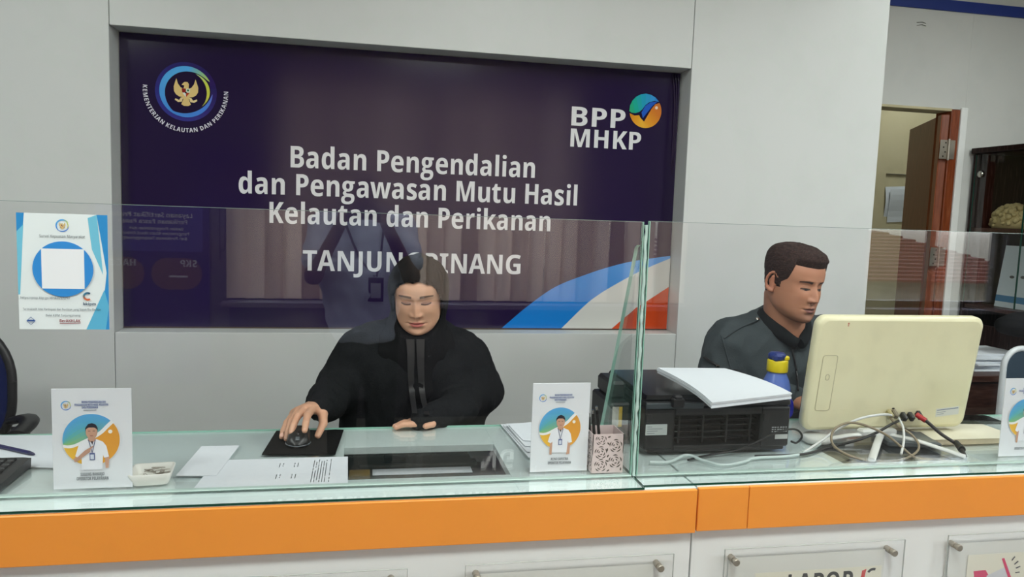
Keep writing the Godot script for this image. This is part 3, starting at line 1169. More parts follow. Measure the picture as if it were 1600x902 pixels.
func globe_mark(p: Print, c: Vector2, r: float) -> void:
	# the round mark: teal to blue wave above, orange drop below
	var dark := Color(0.11, 0.07, 0.20)
	p.poly(disc(r * 1.04, 40, c), dark)
	var teal := PackedVector2Array()
	for i in 25:
		var a := lerpf(PI * 1.02, PI * 0.20, i / 24.0)
		teal.append(c + Vector2(cos(a), sin(a)) * r * 0.99)
	var low := PackedVector2Array()
	for q in [[-0.98, -0.06], [-0.86, -0.14], [-0.62, -0.16], [-0.38, -0.08], [-0.20, 0.08], [-0.02, 0.34], [0.22, 0.52], [0.50, 0.60], [0.80, 0.58]]:
		low.append(c + Vector2(q[0], q[1]) * r)
	var up := PackedVector2Array()
	for i in low.size():
		up.append(teal[int(round(i * 24.0 / (low.size() - 1)))])
	p.band(up, low, [Color(0.20, 0.66, 0.42), Color(0.13, 0.66, 0.58), Color(0.15, 0.62, 0.74), Color(0.22, 0.60, 0.86), Color(0.18, 0.48, 0.82)])
	p.poly(PackedVector2Array([c + Vector2(-0.02, 0.30) * r, c + Vector2(0.30, 0.52) * r, c + Vector2(0.72, 0.58) * r, c + Vector2(0.40, 0.30) * r, c + Vector2(0.10, -0.10) * r, c + Vector2(-0.14, -0.42) * r, c + Vector2(-0.24, -0.10) * r]), Color(0.14, 0.36, 0.76))
	var edge := PackedVector2Array()
	var mid := PackedVector2Array()
	for i in 33:
		var f := i / 32.0
		var a := lerpf(PI * 0.16, -PI * 0.96, f)
		edge.append(c + Vector2(cos(a), sin(a)) * r * 0.98)
	var track := [[0.82, 0.50], [0.58, 0.42], [0.36, 0.14], [0.16, -0.22], [-0.06, -0.62], [-0.30, -0.40], [-0.38, -0.26], [-0.66, -0.30], [-0.96, -0.18]]
	for i in 33:
		var f := i / 32.0 * (track.size() - 1)
		var k := mini(int(f), track.size() - 2)
		mid.append(c + Vector2(track[k][0], track[k][1]).lerp(Vector2(track[k + 1][0], track[k + 1][1]), f - k) * r)
	p.band(edge, mid, [Color(0.80, 0.46, 0.20), Color(0.84, 0.48, 0.18), Color(0.90, 0.60, 0.18), Color(0.92, 0.70, 0.22), Color(0.88, 0.60, 0.16), Color(0.82, 0.50, 0.14)])
	p.poly(disc(r * 0.09, 14, c + Vector2(0.66, 0.22) * r), Color(0.97, 0.86, 0.76))


func survey_poster() -> void:
	# stuck on the customers' side of the first screen
	var z := PANE + 0.0058
	var a := on_z(25, 332, z)
	var b := on_z(168, 336, z)
	var c := on_z(169, 515, z)
	var w := b.x - a.x
	var h := a.y - c.y
	var t := thing("survey_poster", "white and blue satisfaction survey poster stuck on the glass screen", "poster", Vector3((a.x + b.x) / 2, c.y, z))
	var st := S()
	span(st, Vector3(a.x, c.y, z), Vector3(b.x, a.y, z + 0.0005), 0.0001)
	put(st, "paper", mat(Color(0.90, 0.93, 0.93), 0.5), t)
	var p := Print.new()
	p.lift = 0.00012
	var blue := Color(0.18, 0.55, 0.80)
	var light := Color(0.45, 0.76, 0.86)
	var U := func(x: float, y: float) -> Vector2: return Vector2((x - 0.5) * w, (0.5 - y) * h)
	p.poly(PackedVector2Array([U.call(0, 0), U.call(0.085, 0), U.call(0.07, 0.12), U.call(0, 0.16)]), blue)
	p.poly(PackedVector2Array([U.call(0, 0.16), U.call(0.075, 0.10), U.call(0.02, 0.7), U.call(0, 0.7)]), light)
	p.poly(PackedVector2Array([U.call(0.88, 0), U.call(1, 0), U.call(1, 1), U.call(0.90, 1), U.call(0.98, 0.5)]), blue)
	p.poly(PackedVector2Array([U.call(0.78, 0.03), U.call(0.88, 0.0), U.call(0.94, 0.52), U.call(0.82, 0.30)]), light)
	p.poly(PackedVector2Array([U.call(0.95, 0.65), U.call(1, 0.8), U.call(0.96, 1.0), U.call(0.74, 1.0)]), Color(0.36, 0.70, 0.84))
	emblem(p, U.call(0.5, 0.10), w * 0.075)
	p.text("Survei Kepuasan Masyarakat", U.call(0.5, 0.205), w * 0.034, Color(0.25, 0.28, 0.30), regular, w * 0.50, 0, 1)
	p.poly(disc(w * 0.335, 48, U.call(0.5, 0.475)), Color(0.20, 0.55, 0.84))
	p.poly(PackedVector2Array([U.call(0.265, 0.30), U.call(0.735, 0.30), U.call(0.735, 0.645), U.call(0.265, 0.645)]), Color(0.93, 0.94, 0.95))
	p.text("https://ptsp.kkp.go.id/skm/s/u/47", U.call(0.03, 0.735), w * 0.028, Color(0.3, 0.34, 0.38), regular, w * 0.54)
	p.band(arc(U.call(0.765, 0.708), w * 0.052, 0.9, 5.4, 20), arc(U.call(0.765, 0.708), w * 0.030, 0.9, 5.4, 20), [Color(0.16, 0.30, 0.42), Color(0.20, 0.50, 0.62), Color(0.85, 0.42, 0.25), Color(0.84, 0.40, 0.25)])
	p.poly(PackedVector2Array([U.call(0.80, 0.70), U.call(0.845, 0.685), U.call(0.86, 0.69), U.call(0.815, 0.72), U.call(0.86, 0.74), U.call(0.835, 0.745)]), Color(0.16, 0.30, 0.42))
	p.text("bkipm", U.call(0.715, 0.785), w * 0.032, Color(0.18, 0.28, 0.40), bold, w * 0.14)
	p.text("Terimakasih Atas Partisipasi dan Penilaian yang Bapak/Ibu Berikan", U.call(0.05, 0.833), w * 0.026, Color(0.2, 0.25, 0.3), regular, w * 0.86)
	p.text("Balai KIPM Tanjungpinang", U.call(0.30, 0.885), w * 0.026, Color(0.3, 0.34, 0.38), regular, w * 0.38)
	p.text("BerAKHLAK", U.call(0.45, 0.935), w * 0.034, Color(0.55, 0.18, 0.20), bold, w * 0.23)
	p.poly(PackedVector2Array([U.call(0.45, 0.945), U.call(0.68, 0.940), U.call(0.68, 0.945), U.call(0.45, 0.950)]), Color(0.55, 0.2, 0.22))
	p.band(arc(U.call(0.135, 0.925), w * 0.05, 0, TAU, 4), arc(U.call(0.135, 0.925), w * 0.043, 0, TAU, 4), [Color(0.2, 0.35, 0.6)], true)
	p.bar((0.095 - 0.5) * w, (0.5 - 0.93) * h, w * 0.08, w * 0.02, Color(0.2, 0.35, 0.6))
	put_print(p, "printed_layout", M.ink, Transform3D(Basis.IDENTITY, Vector3((a.x + b.x) / 2, (a.y + c.y) / 2, z + 0.0005)), t)


func wall_banner() -> void:
	var z := WALL - 0.104
	var t := thing("wall_banner", "glossy dark purple banner with white lettering set into the wall recess", "banner", Vector3(0.2075, 0.93, z))
	var vinyl := mat(Color(0.125, 0.072, 0.215), 0.13)
	var st := S()
	span(st, Vector3(-0.895, 0.930, z - 0.005), Vector3(1.310, 2.030, z), 0.0005)
	put(st, "printed_sheet", vinyl, t)
	st = S()
	span(st, Vector3(-0.8955, 0.9275, z - 0.005), Vector3(1.3105, 0.9325, z + 0.003), 0.001)
	put(st, "bottom_batten", mat(Color(0.30, 0.24, 0.20), 0.6), t)
	# loose folds of vinyl in the top corner
	st = S()
	for k in 3:
		tube(st, curve([Vector3(1.272 + 0.012 * k, 2.026, z + 0.003), Vector3(1.283 + 0.010 * k, 1.96, z + 0.004), Vector3(1.289 + 0.007 * k, 1.85, z + 0.004), Vector3(1.290 + 0.006 * k, 1.60, z + 0.002)], 6), [0.002, 0.003, 0.004, 0.005, 0.005, 0.005, 0.005, 0.005, 0.005, 0.005, 0.005, 0.005, 0.005, 0.005, 0.004, 0.004, 0.003, 0.002, 0.001], 6)
	put(st, "vinyl_fold", vinyl, t)
	var xf := Transform3D(Basis.IDENTITY, Vector3(0, 0, z))
	# swooshes in the corner
	var p := Print.new()
	var blue_up := [[783.9, 515], [826.5, 477], [869, 447.8], [919.6, 427.8], [955, 416.5], [991.4, 407.9], [1047, 399.9]]
	var blue_low := [[877, 515], [914.3, 477], [932, 463], [951.5, 450.5], [988.8, 429.7], [1018, 416], [1047.3, 403.9]]
	var red_up := [[955.5, 515], [975, 497], [985, 489], [994, 481], [1007, 473], [1019.4, 465], [1045.5, 448.5]]
	var clip := func(a: Array) -> PackedVector2Array:
		var out := PackedVector2Array()
		for q in px_shape(a, z):
			out.append(Vector2(minf(q.x, 1.3095), maxf(q.y, 0.9332)))
		return out
	var smooth := func(a: PackedVector2Array) -> PackedVector2Array:
		var out := PackedVector2Array()
		for i in a.size() - 1:
			for k in 6:
				out.append(a[i].cubic_interpolate(a[i + 1], a[maxi(i - 1, 0)], a[mini(i + 2, a.size() - 1)], k / 6.0))
		out.append(a[-1])
		return out
	var bu: PackedVector2Array = smooth.call(clip.call(blue_up))
	var bw: PackedVector2Array = smooth.call(clip.call(blue_low))
	var ru: PackedVector2Array = smooth.call(clip.call(red_up))
	p.band(bu, bw, [Color(0.10, 0.46, 0.78), Color(0.16, 0.52, 0.82), Color(0.32, 0.60, 0.86)])
	p.band(bw, ru, [Color(0.80, 0.80, 0.78)])
	var corner := PackedVector2Array(ru)
	corner.append(Vector2(1.3095, 0.9332))
	p.poly(corner, Color(0.78, 0.28, 0.12))
	put_print(p, "corner_swoosh", M.gloss_ink, xf, t, "blue, white and red swoosh")
	p = Print.new()
	emblem(p, Vector2(-0.664, 1.828), 0.0945, true)
	put_print(p, "round_emblem", M.gloss_ink, xf, t, "gold eagle in a ring of blue crescents with curved lettering")
	p = Print.new()
	var white := Color(0.86, 0.86, 0.87)
	var l0 := on_z(892.5, 196, z)
	var l1 := on_z(976.5, 196, z)
	p.text("BPP", Vector2(l0.x, l0.y), 0.077, white, bold, l1.x - l0.x)
	l0 = on_z(891, 229, z)
	l1 = on_z(1001, 229, z)
	p.text("MHKP", Vector2(l0.x, l0.y), 0.074, white, bold, l1.x - l0.x)
	var gc := on_z(1008.5, 173.5, z)
	globe_mark(p, Vector2(gc.x, gc.y), 0.0725)
	put_print(p, "round_logo", M.gloss_ink, xf, t, "white letters beside a blue and orange globe")
	for a in [["Badan Pengendalian", 454, 836, 455, 261.4, 0.0815], ["dan Pengawasan Mutu Hasil", 373, 902, 462, 305.0, 0.0815], ["Kelautan dan Perikanan", 421, 860, 475, 350.0, 0.0815], ["TANJUNGPINANG", 473, 813, 490, 423.0, 0.080]]:
		p = Print.new()
		var base := on_z(a[3], a[4], z)
		var e0 := on_z(a[1], a[4], z)
		var e1 := on_z(a[2], a[4], z)
		p.text(a[0], Vector2(e0.x, base.y), a[5], white, bold, e1.x - e0.x)
		put_print(p, "lettering", M.gloss_ink, xf, t)


# ---------------------------------------------------------------- bodies: a smooth field of tapered bones, meshed as surface nets

class Field:
	var prims := []
	var lo := Vector3.INF
	var hi := -Vector3.INF
	var v := PackedVector3Array()
	var idx := PackedInt32Array()

	func bone(a: Vector3, b: Vector3, ra: float, rb: float, k := 0.03) -> void:
		prims.append([0, a, b, ra, rb, k])
		grow(a, ra)
		grow(b, rb)

	func egg(c: Vector3, r: Vector3, k := 0.03, turn := Basis.IDENTITY) -> void:
		prims.append([1, c, r, turn.inverse(), maxf(r.x, maxf(r.y, r.z)), k])
		grow(c, maxf(r.x, maxf(r.y, r.z)))

	# takes away an oval tunnel running along +z of turn
	func cut(c: Vector3, rx: float, ry: float, turn: Basis, z_from: float, k := 0.008) -> void:
		prims.append([2, c, rx, ry, turn.inverse(), z_from, k])

	# takes away all above a plane
	func trim(c: Vector3, n: Vector3, k := 0.006) -> void:
		prims.append([3, c, n.normalized(), k])

	func grow(c: Vector3, r: float) -> void:
		lo = lo.min(c - Vector3.ONE * r)
		hi = hi.max(c + Vector3.ONE * r)

	func build(cell: float) -> void:
		lo -= Vector3.ONE * cell * 3
		hi += Vector3.ONE * cell * 3
		var nx := int((hi.x - lo.x) / cell) + 2
		var ny := int((hi.y - lo.y) / cell) + 2
		var nz := int((hi.z - lo.z) / cell) + 2
		var g := PackedFloat32Array()
		g.resize(nx * ny * nz)
		g.fill(1.0)
		for p in prims:
			var kind: int = p[0]
			var plo := lo
			var phi := hi
			var k: float = p[-1]
			if kind == 0:
				var m: float = maxf(p[3], p[4]) + k + cell * 3
				plo = (p[1] as Vector3).min(p[2]) - Vector3.ONE * m
				phi = (p[1] as Vector3).max(p[2]) + Vector3.ONE * m
			elif kind == 1:
				var m: float = p[4] + k + cell * 3
				plo = p[1] - Vector3.ONE * m
				phi = p[1] + Vector3.ONE * m
			var i0 := maxi(0, int((plo.x - lo.x) / cell))
			var i1 := mini(nx - 1, int((phi.x - lo.x) / cell) + 1)
			var j0 := maxi(0, int((plo.y - lo.y) / cell))
			var j1 := mini(ny - 1, int((phi.y - lo.y) / cell) + 1)
			var k0 := maxi(0, int((plo.z - lo.z) / cell))
			var k1 := mini(nz - 1, int((phi.z - lo.z) / cell) + 1)
			for kk in range(k0, k1 + 1):
				for j in range(j0, j1 + 1):
					var row := (kk * ny + j) * nx
					for i in range(i0, i1 + 1):
						var q := lo + Vector3(i, j, kk) * cell
						var d: float
						if kind == 0:
							var ba: Vector3 = p[2] - p[1]
							var pa: Vector3 = q - p[1]
							var t := clampf(pa.dot(ba) / maxf(ba.length_squared(), 1e-9), 0.0, 1.0)
							d = (pa - ba * t).length() - lerpf(p[3], p[4], t)
						elif kind == 1:
							var e: Vector3 = p[3] * (q - p[1])
							var s: Vector3 = e / p[2]
							var l0 := s.length()
							var l1 := (s / (p[2] as Vector3)).length()
							d = l0 * (l0 - 1.0) / maxf(l1, 1e-6)
						elif kind == 2:
							var e: Vector3 = p[4] * (q - p[1])
							var s := pow(pow(absf(e.x / p[2]), 2.5) + pow(absf(e.y / p[3]), 2.5), 0.4)
							d = maxf((s - 1.0) * minf(p[2], p[3]), p[5] - e.z)
						else:
							d = (q - p[1]).dot(p[2])
						var o := g[row + i]
						if kind == 2:
							g[row + i] = maxf(o, -d)
						elif kind == 3:
							g[row + i] = maxf(o, d)
						else:
							var h := maxf(k - absf(o - d), 0.0) / maxf(k, 1e-6)
							g[row + i] = minf(o, d) - h * h * k * 0.25
		var at := PackedInt32Array()
		at.resize(nx * ny * nz)
		at.fill(-1)
		var off := [0, 1, nx, nx + 1, nx * ny, nx * ny + 1, nx * ny + nx, nx * ny + nx + 1]
		var cor := [Vector3(0, 0, 0), Vector3(1, 0, 0), Vector3(0, 1, 0), Vector3(1, 1, 0), Vector3(0, 0, 1), Vector3(1, 0, 1), Vector3(0, 1, 1), Vector3(1, 1, 1)]
		var edges := [[0, 1], [2, 3], [4, 5], [6, 7], [0, 2], [1, 3], [4, 6], [5, 7], [0, 4], [1, 5], [2, 6], [3, 7]]
		var reach := cell * 1.8
		for kk in nz - 1:
			for j in ny - 1:
				var row := (kk * ny + j) * nx
				for i in nx - 1:
					var b := row + i
					if absf(g[b]) > reach:
						continue
					var mask := 0
					for c in 8:
						if g[b + off[c]] < 0.0:
							mask |= 1 << c
					if mask == 0 or mask == 255:
						continue
					var sum := Vector3.ZERO
					var n := 0
					for e in edges:
						var va := g[b + off[e[0]]]
						var vb := g[b + off[e[1]]]
						if (va < 0.0) != (vb < 0.0):
							sum += cor[e[0]].lerp(cor[e[1]], va / (va - vb))
							n += 1
					at[b] = v.size()
					v.append(lo + (Vector3(i, j, kk) + sum / n) * cell)
		for kk in range(1, nz - 1):
			for j in range(1, ny - 1):
				var row := (kk * ny + j) * nx
				for i in range(1, nx - 1):
					var b := row + i
					if at[b] < 0 and absf(g[b]) > reach:
						continue
					var s := g[b] < 0.0
					if s != (g[b + 1] < 0.0):
						face(at[b], at[b - nx], at[b - nx - nx * ny], at[b - nx * ny], s)
					if s != (g[b + nx] < 0.0):
						face(at[b], at[b - nx * ny], at[b - 1 - nx * ny], at[b - 1], s)
					if s != (g[b + nx * ny] < 0.0):
						face(at[b], at[b - 1], at[b - 1 - nx], at[b - nx], s)

	func face(a: int, b: int, c: int, d: int, s: bool) -> void:
		if a < 0 or b < 0 or c < 0 or d < 0:
			return
		if s:
			idx.append_array([a, c, b, a, d, c])
		else:
			idx.append_array([a, b, c, a, c, d])


# joins vertex sheets into one mesh with smooth normals; each sheet is [vertices, indices, colour or colours]
func skin_mesh(sheets: Array) -> ArrayMesh:
	var v := PackedVector3Array()
	var c := PackedColorArray()
	var ix := PackedInt32Array()
	for s in sheets:
		var base := v.size()
		v.append_array(s[0])
		if s[2] is Color:
			for i in s[0].size():
				c.append(s[2])
		else:
			c.append_array(s[2])
		for i in s[1]:
			ix.append(base + i)
	var n := PackedVector3Array()
	n.resize(v.size())
	for i in range(0, ix.size(), 3):
		var f := (v[ix[i + 2]] - v[ix[i]]).cross(v[ix[i + 1]] - v[ix[i]])
		for k in 3:
			n[ix[i + k]] += f
	for i in n.size():
		n[i] = n[i].normalized()
	var a := []
	a.resize(Mesh.ARRAY_MAX)
	a[Mesh.ARRAY_VERTEX] = v
	a[Mesh.ARRAY_NORMAL] = n
	a[Mesh.ARRAY_COLOR] = c
	a[Mesh.ARRAY_INDEX] = ix
	var out := ArrayMesh.new()
	out.add_surface_from_arrays(Mesh.PRIMITIVE_TRIANGLES, a)
	return out


func field_sheet(f: Field, cell: float, col: Color, folds := 0.0, freq := 9.0, seed_ := 1, stretch := Vector3.ONE) -> Array:
	f.build(cell)
	if folds > 0.0:
		var n := FastNoiseLite.new()
		n.seed = seed_
		n.frequency = freq
		n.fractal_octaves = 2
		n.fractal_type = FastNoiseLite.FRACTAL_RIDGED
		var nor := PackedVector3Array()
		nor.resize(f.v.size())
		for i in range(0, f.idx.size(), 3):
			var g := (f.v[f.idx[i + 2]] - f.v[f.idx[i]]).cross(f.v[f.idx[i + 1]] - f.v[f.idx[i]])
			for k in 3:
				nor[f.idx[i + k]] += g
		for i in f.v.size():
			f.v[i] += nor[i].normalized() * folds * n.get_noise_3dv(f.v[i] * stretch)
	return [f.v, f.idx, col.srgb_to_linear()]


# the point of a vertex sheet that the eye meets at a pixel
func on_sheet(sheet: Array, px: float, py: float, lift := 0.004) -> Vector3:
	var d := ray(px, py).normalized()
	var best := 1e9
	var at := EYE + d * 2.5
	for p in sheet[0]:
		var e: Vector3 = p - EYE
		var t := e.dot(d)
		if t < best and (e - d * t).length_squared() < 0.0001:
			best = t
			at = EYE + d * t
	return at - d * lift


func trail(sheet: Array, pixels: Array, lift := 0.004) -> Array:
	var out := []
	for q in pixels:
		out.append(on_sheet(sheet, q[0], q[1], lift))
	return curve(out, 5)


# the skull: half-width, front and back by height, in metres, face towards +z
const SKULL := [
	[-0.114, 0.010, 0.074, 0.030], [-0.110, 0.022, 0.082, 0.012], [-0.100, 0.038, 0.088, -0.015], [-0.085, 0.050, 0.090, -0.045],
	[-0.065, 0.058, 0.089, -0.066], [-0.040, 0.0645, 0.089, -0.080], [-0.015, 0.069, 0.088, -0.090], [0.010, 0.072, 0.087, -0.097],
	[0.035, 0.0745, 0.090, -0.101], [0.060, 0.0735, 0.086, -0.100], [0.085, 0.066, 0.072, -0.091], [0.105, 0.049, 0.049, -0.068],
	[0.116, 0.026, 0.022, -0.038], [0.120, 0.004, -0.004, -0.012]]


func skull_at(y: float) -> Vector3:
	for i in SKULL.size() - 1:
		if y <= SKULL[i + 1][0]:
			var f: float = (y - SKULL[i][0]) / (SKULL[i + 1][0] - SKULL[i][0])
			var a: Array = SKULL[maxi(i - 1, 0)]
			var b: Array = SKULL[i]
			var c: Array = SKULL[i + 1]
			var d: Array = SKULL[mini(i + 2, SKULL.size() - 1)]
			return Vector3(b[1], b[2], b[3]).cubic_interpolate_in_time(Vector3(c[1], c[2], c[3]), Vector3(a[1], a[2], a[3]), Vector3(d[1], d[2], d[3]), f, c[0] - b[0], a[0] - b[0] if i > 0 else -0.01, d[0] - b[0])
	return Vector3(0.004, -0.004, -0.012)


func bump(x: float, y: float, cx: float, cy: float, sx: float, sy: float) -> float:
	var a := (x - cx) / sx
	var b := (y - cy) / sy
	return exp(-(a * a + b * b))


func head_point(phi: float, y: float, o: Dictionary) -> Vector3:
	var s := skull_at(y)
	var fat: float = o.get("wide", 1.0)
	fat += float(o.get("jaw", 0.0)) * clampf((-0.02 - y) / 0.05, 0.0, 1.0)
	var sn := sin(phi)
	var cs := cos(phi)
	var mid := (s.y + s.z) / 2.0
	var x := s.x * fat * signf(sn) * pow(absf(sn), 0.9)
	var z := mid + (s.y - mid if cs > 0 else mid - s.z) * signf(cs) * pow(absf(cs), 0.80 if cs > 0 else 0.95)
	if cs > -0.2:
		var ax := absf(x)
		var w := clampf((cs + 0.2) * 2.0, 0.0, 1.0)
		var nose := 0.0
		if y < 0.03 and y > -0.05:
			var f := clampf((0.024 - y) / 0.054, 0.0, 1.0)
			var end := clampf((y + 0.046) / 0.012, 0.0, 1.0)
			nose = (0.003 + 0.0175 * f * f * (3 - 2 * f) * 1.0) * end * end * (3 - 2 * end) * exp(-pow(ax / lerpf(0.0075, 0.0115, f), 2.0)) * clampf((0.03 - y) / 0.012, 0, 1)
		nose += 0.0085 * bump(ax, y, 0.0135, -0.0345, 0.0068, 0.0070)
		nose -= 0.0035 * bump(ax, y, 0.0065, -0.044, 0.004, 0.003)
		z += w * (nose * float(o.get("nose", 1.0))
			- 0.0095 * bump(ax, y, 0.030, 0.007, 0.018, 0.0115) + 0.0062 * bump(ax, y, 0.031, 0.005, 0.013, 0.0085)
			+ 0.0030 * bump(ax, y, 0.028, 0.025, 0.022, 0.007)
			+ 0.0045 * bump(ax, y, 0.040, -0.024, 0.020, 0.018)
			+ 0.0062 * bump(ax, y, 0.0, -0.0600, 0.021, 0.0052) - 0.0022 * bump(ax, y, 0.0, -0.056, 0.0035, 0.006)
			+ 0.0070 * bump(ax, y, 0.0, -0.0715, 0.017, 0.0055) - 0.0040 * bump(ax, y, 0.0, -0.0655, 0.024, 0.0018)
			- 0.0040 * bump(ax, y, 0.0, -0.083, 0.020, 0.006) - 0.002 * bump(ax, y, 0.027, -0.065, 0.005, 0.006)
			+ 0.0060 * bump(ax, y, 0.0, -0.100, 0.018, 0.010))
	var crown: float = o.get("crown", 1.0)
	return Vector3(x, y if y < 0.03 else 0.03 + (y - 0.03) * crown, z)


func head_colour(p: Vector3, phi: float, o: Dictionary) -> Color:
	var c: Color = o.skin
	var ax := absf(p.x)
	var y := p.y
	if cos(phi) > 0.05:
		# lips
		var lw := 0.0245 * float(o.get("lip_wide", 1.0))
		if ax < lw:
			var f := ax / lw
			var top := -0.0655 + 0.0085 * (1.0 - f * f) - 0.0015 * exp(-pow(ax / 0.004, 2))
			var low := -0.0655 - 0.0120 * (1.0 - f * f)
			var inside := clampf(minf(top - y, y - low) / 0.0018 + 0.4, 0.0, 1.0)
			c = c.lerp(o.lips, inside * 0.9)
			c = c.lerp(Color(0.16, 0.07, 0.06), clampf(1.0 - absf(y + 0.0655 - 0.001 * f) / 0.0016, 0, 1) * 0.8)
		# brows
		var bx := (ax - 0.0135) / 0.040
		if bx > 0 and bx < 1:
			var by := 0.0255 + float(o.get("brow_y", 0.0)) + 0.0045 * sin(bx * 2.5) - 0.003 * bx
			var bh := 0.0036 * (1.0 - 0.55 * bx) * float(o.get("brow", 1.0))
			c = c.lerp(o.brow_colour, clampf((bh - absf(y - by)) / 0.0016 + 0.5, 0.0, 1.0) * float(o.get("brow_dark", 0.8)))
		# eyes
		var ex := (ax - 0.031) / 0.0155
		if absf(ex) < 1.0:
			var arch := 1.0 - ex * ex
			var open_: float = o.get("open", 0.0)
			var lower := 0.0015 + float(o.get("eye_y", 0.0)) - 0.0042 * arch
			var upper := lower + (0.0012 + open_) * arch
			if open_ > 0.002 and y > lower and y < upper:
				var gaze: float = o.get("gaze", 0.0)
				var ix := absf(p.x - signf(p.x) * 0.031 - gaze)
				c = Color(0.05, 0.03, 0.025) if ix < 0.0075 else Color(0.42, 0.34, 0.30)
			if o.has("shadow"):
				c = c.lerp(o.shadow, 0.45 * clampf(1.0 - absf(y - (upper + 0.004)) / 0.0075, 0.0, 1.0) * arch)
			var lash := clampf(1.0 - absf(y - upper) / 0.0032, 0.0, 1.0)
			c = c.lerp(Color(0.10, 0.06, 0.05), lash * 0.95)
			c = c.lerp(c.darkened(0.35), clampf(1.0 - absf(y - (upper + 0.0062 * arch + 0.001)) / 0.0014, 0, 1) * 0.5)
		# nostrils
		c = c.lerp(Color(0.20, 0.10, 0.08), bump(ax, y, 0.0070, -0.0425, 0.0036, 0.0022) * 0.7)
		if o.has("stubble"):
			var chin := bump(ax, y, 0.0, -0.095, 0.05, 0.024) + 0.5 * bump(ax, y, 0.0, -0.052, 0.022, 0.004)
			c = c.lerp(o.stubble, clampf(chin, 0, 1) * 0.35)
	return c


# the head as one sheet of vertices placed by xf
func head_sheet(xf: Transform3D, o: Dictionary, cols := 180, rows := 150) -> Array:
	var v := PackedVector3Array()
	var c := PackedColorArray()
	var ix := PackedInt32Array()
	for r in rows + 1:
		var y := lerpf(-0.114, 0.120, float(r) / rows)
		for k in cols:
			var s := 2.0 * k / cols - 1.0
			var phi := PI * signf(s) * pow(absf(s), 1.35)
			var p := head_point(phi, y, o)
			v.append(xf * p)
			c.append(head_colour(p, phi, o).srgb_to_linear())
	for r in rows:
		for k in cols:
			var a := r * cols + k
			var b := r * cols + (k + 1) % cols
			ix.append_array([a, a + cols, b + cols, a, b + cols, b])
	var base := v.size()
	v.append(xf * Vector3(0, -0.1145, 0.05))
	c.append((o.skin as Color).srgb_to_linear())
	v.append(xf * Vector3(0, 0.1205, -0.008))
	c.append((o.skin as Color).srgb_to_linear())
	for k in cols:
		var b := (k + 1) % cols
		ix.append_array([base, k, b, base + 1, rows * cols + b, rows * cols + k])
	return [v, ix, c]


# hair: the part of the head that depth(phi, y) lifts, as a shell
func hair_sheet(xf: Transform3D, o: Dictionary, depth: Callable, col: Color, cols := 200, rows := 130) -> Array:
	var v := PackedVector3Array()
	var c := PackedColorArray()
	var ix := PackedInt32Array()
	var on := PackedByteArray()
	var n := FastNoiseLite.new()
	n.seed = 4
	n.frequency = 1.0
	var centre := Vector3(0, 0.02, -0.01)
	for r in rows + 1:
		var y := lerpf(-0.075, 0.120, float(r) / rows)
		for k in cols:
			var phi := TAU * k / cols - PI
			var p := head_point(phi, y, o)
			var d: float = depth.call(phi, y)
			var dir := (p - centre).normalized()
			var strand := n.get_noise_3d(p.x * 380.0, p.y * 420.0, p.z * 60.0) * 0.0022 + n.get_noise_3d(p.x * 90, p.y * 90, p.z * 30) * 0.002
			on.append(1 if d > -0.0045 else 0)
			v.append(xf * (p + dir * (d + (strand if d > 0.002 else 0.0))))
			var tone := 1.0 + n.get_noise_3d(p.x * 420.0, p.y * 420.0, p.z * 80.0) * 0.9
			c.append(Color(col.r * tone, col.g * tone, col.b * tone).srgb_to_linear())
	for r in rows:
		for k in cols:
			var a := r * cols + k
			var b := r * cols + (k + 1) % cols
			if on[a] + on[b] + on[a + cols] + on[b + cols] >= 4:
				ix.append_array([a, a + cols, b + cols, a, b + cols, b])
	var top := v.size()
	v.append(xf * Vector3(0, 0.120 + float(depth.call(1.5, 0.12)), -0.008))
	c.append(col.srgb_to_linear())
	for k in cols:
		ix.append_array([top, rows * cols + (k + 1) % cols, rows * cols + k])
	return [v, ix, c]


# fingers: each a chain of joints with radii
func finger(f: Field, pts: Array, r0: float, r1: float, k := 0.004) -> void:
	for i in pts.size() - 1:
		f.bone(pts[i], pts[i + 1], lerpf(r0, r1, float(i) / (pts.size() - 1)), lerpf(r0, r1, float(i + 1) / (pts.size() - 1)), k)


func nails(tips: Array, col: Color) -> Array:
	# small flat ovals on the finger ends: [tip, direction, up, width]
	var v := PackedVector3Array()
	var ix := PackedInt32Array()
	for t in tips:
		var d: Vector3 = t[1].normalized()
		var up: Vector3 = (t[2] - d * t[2].dot(d)).normalized()
		var side := d.cross(up)
		var base := v.size()
		v.append(t[0] + up * (t[3] * 0.95))
		for k in 10:
			var a := TAU * k / 10
			v.append(t[0] + d * cos(a) * t[3] * 0.75 + side * sin(a) * t[3] * 0.72 + up * (t[3] * (0.93 - 0.25 * sin(a) * sin(a))))
		for k in 10:
			ix.append_array([base, base + 1 + k, base + 1 + (k + 1) % 10])
	return [v, ix, col.srgb_to_linear()]


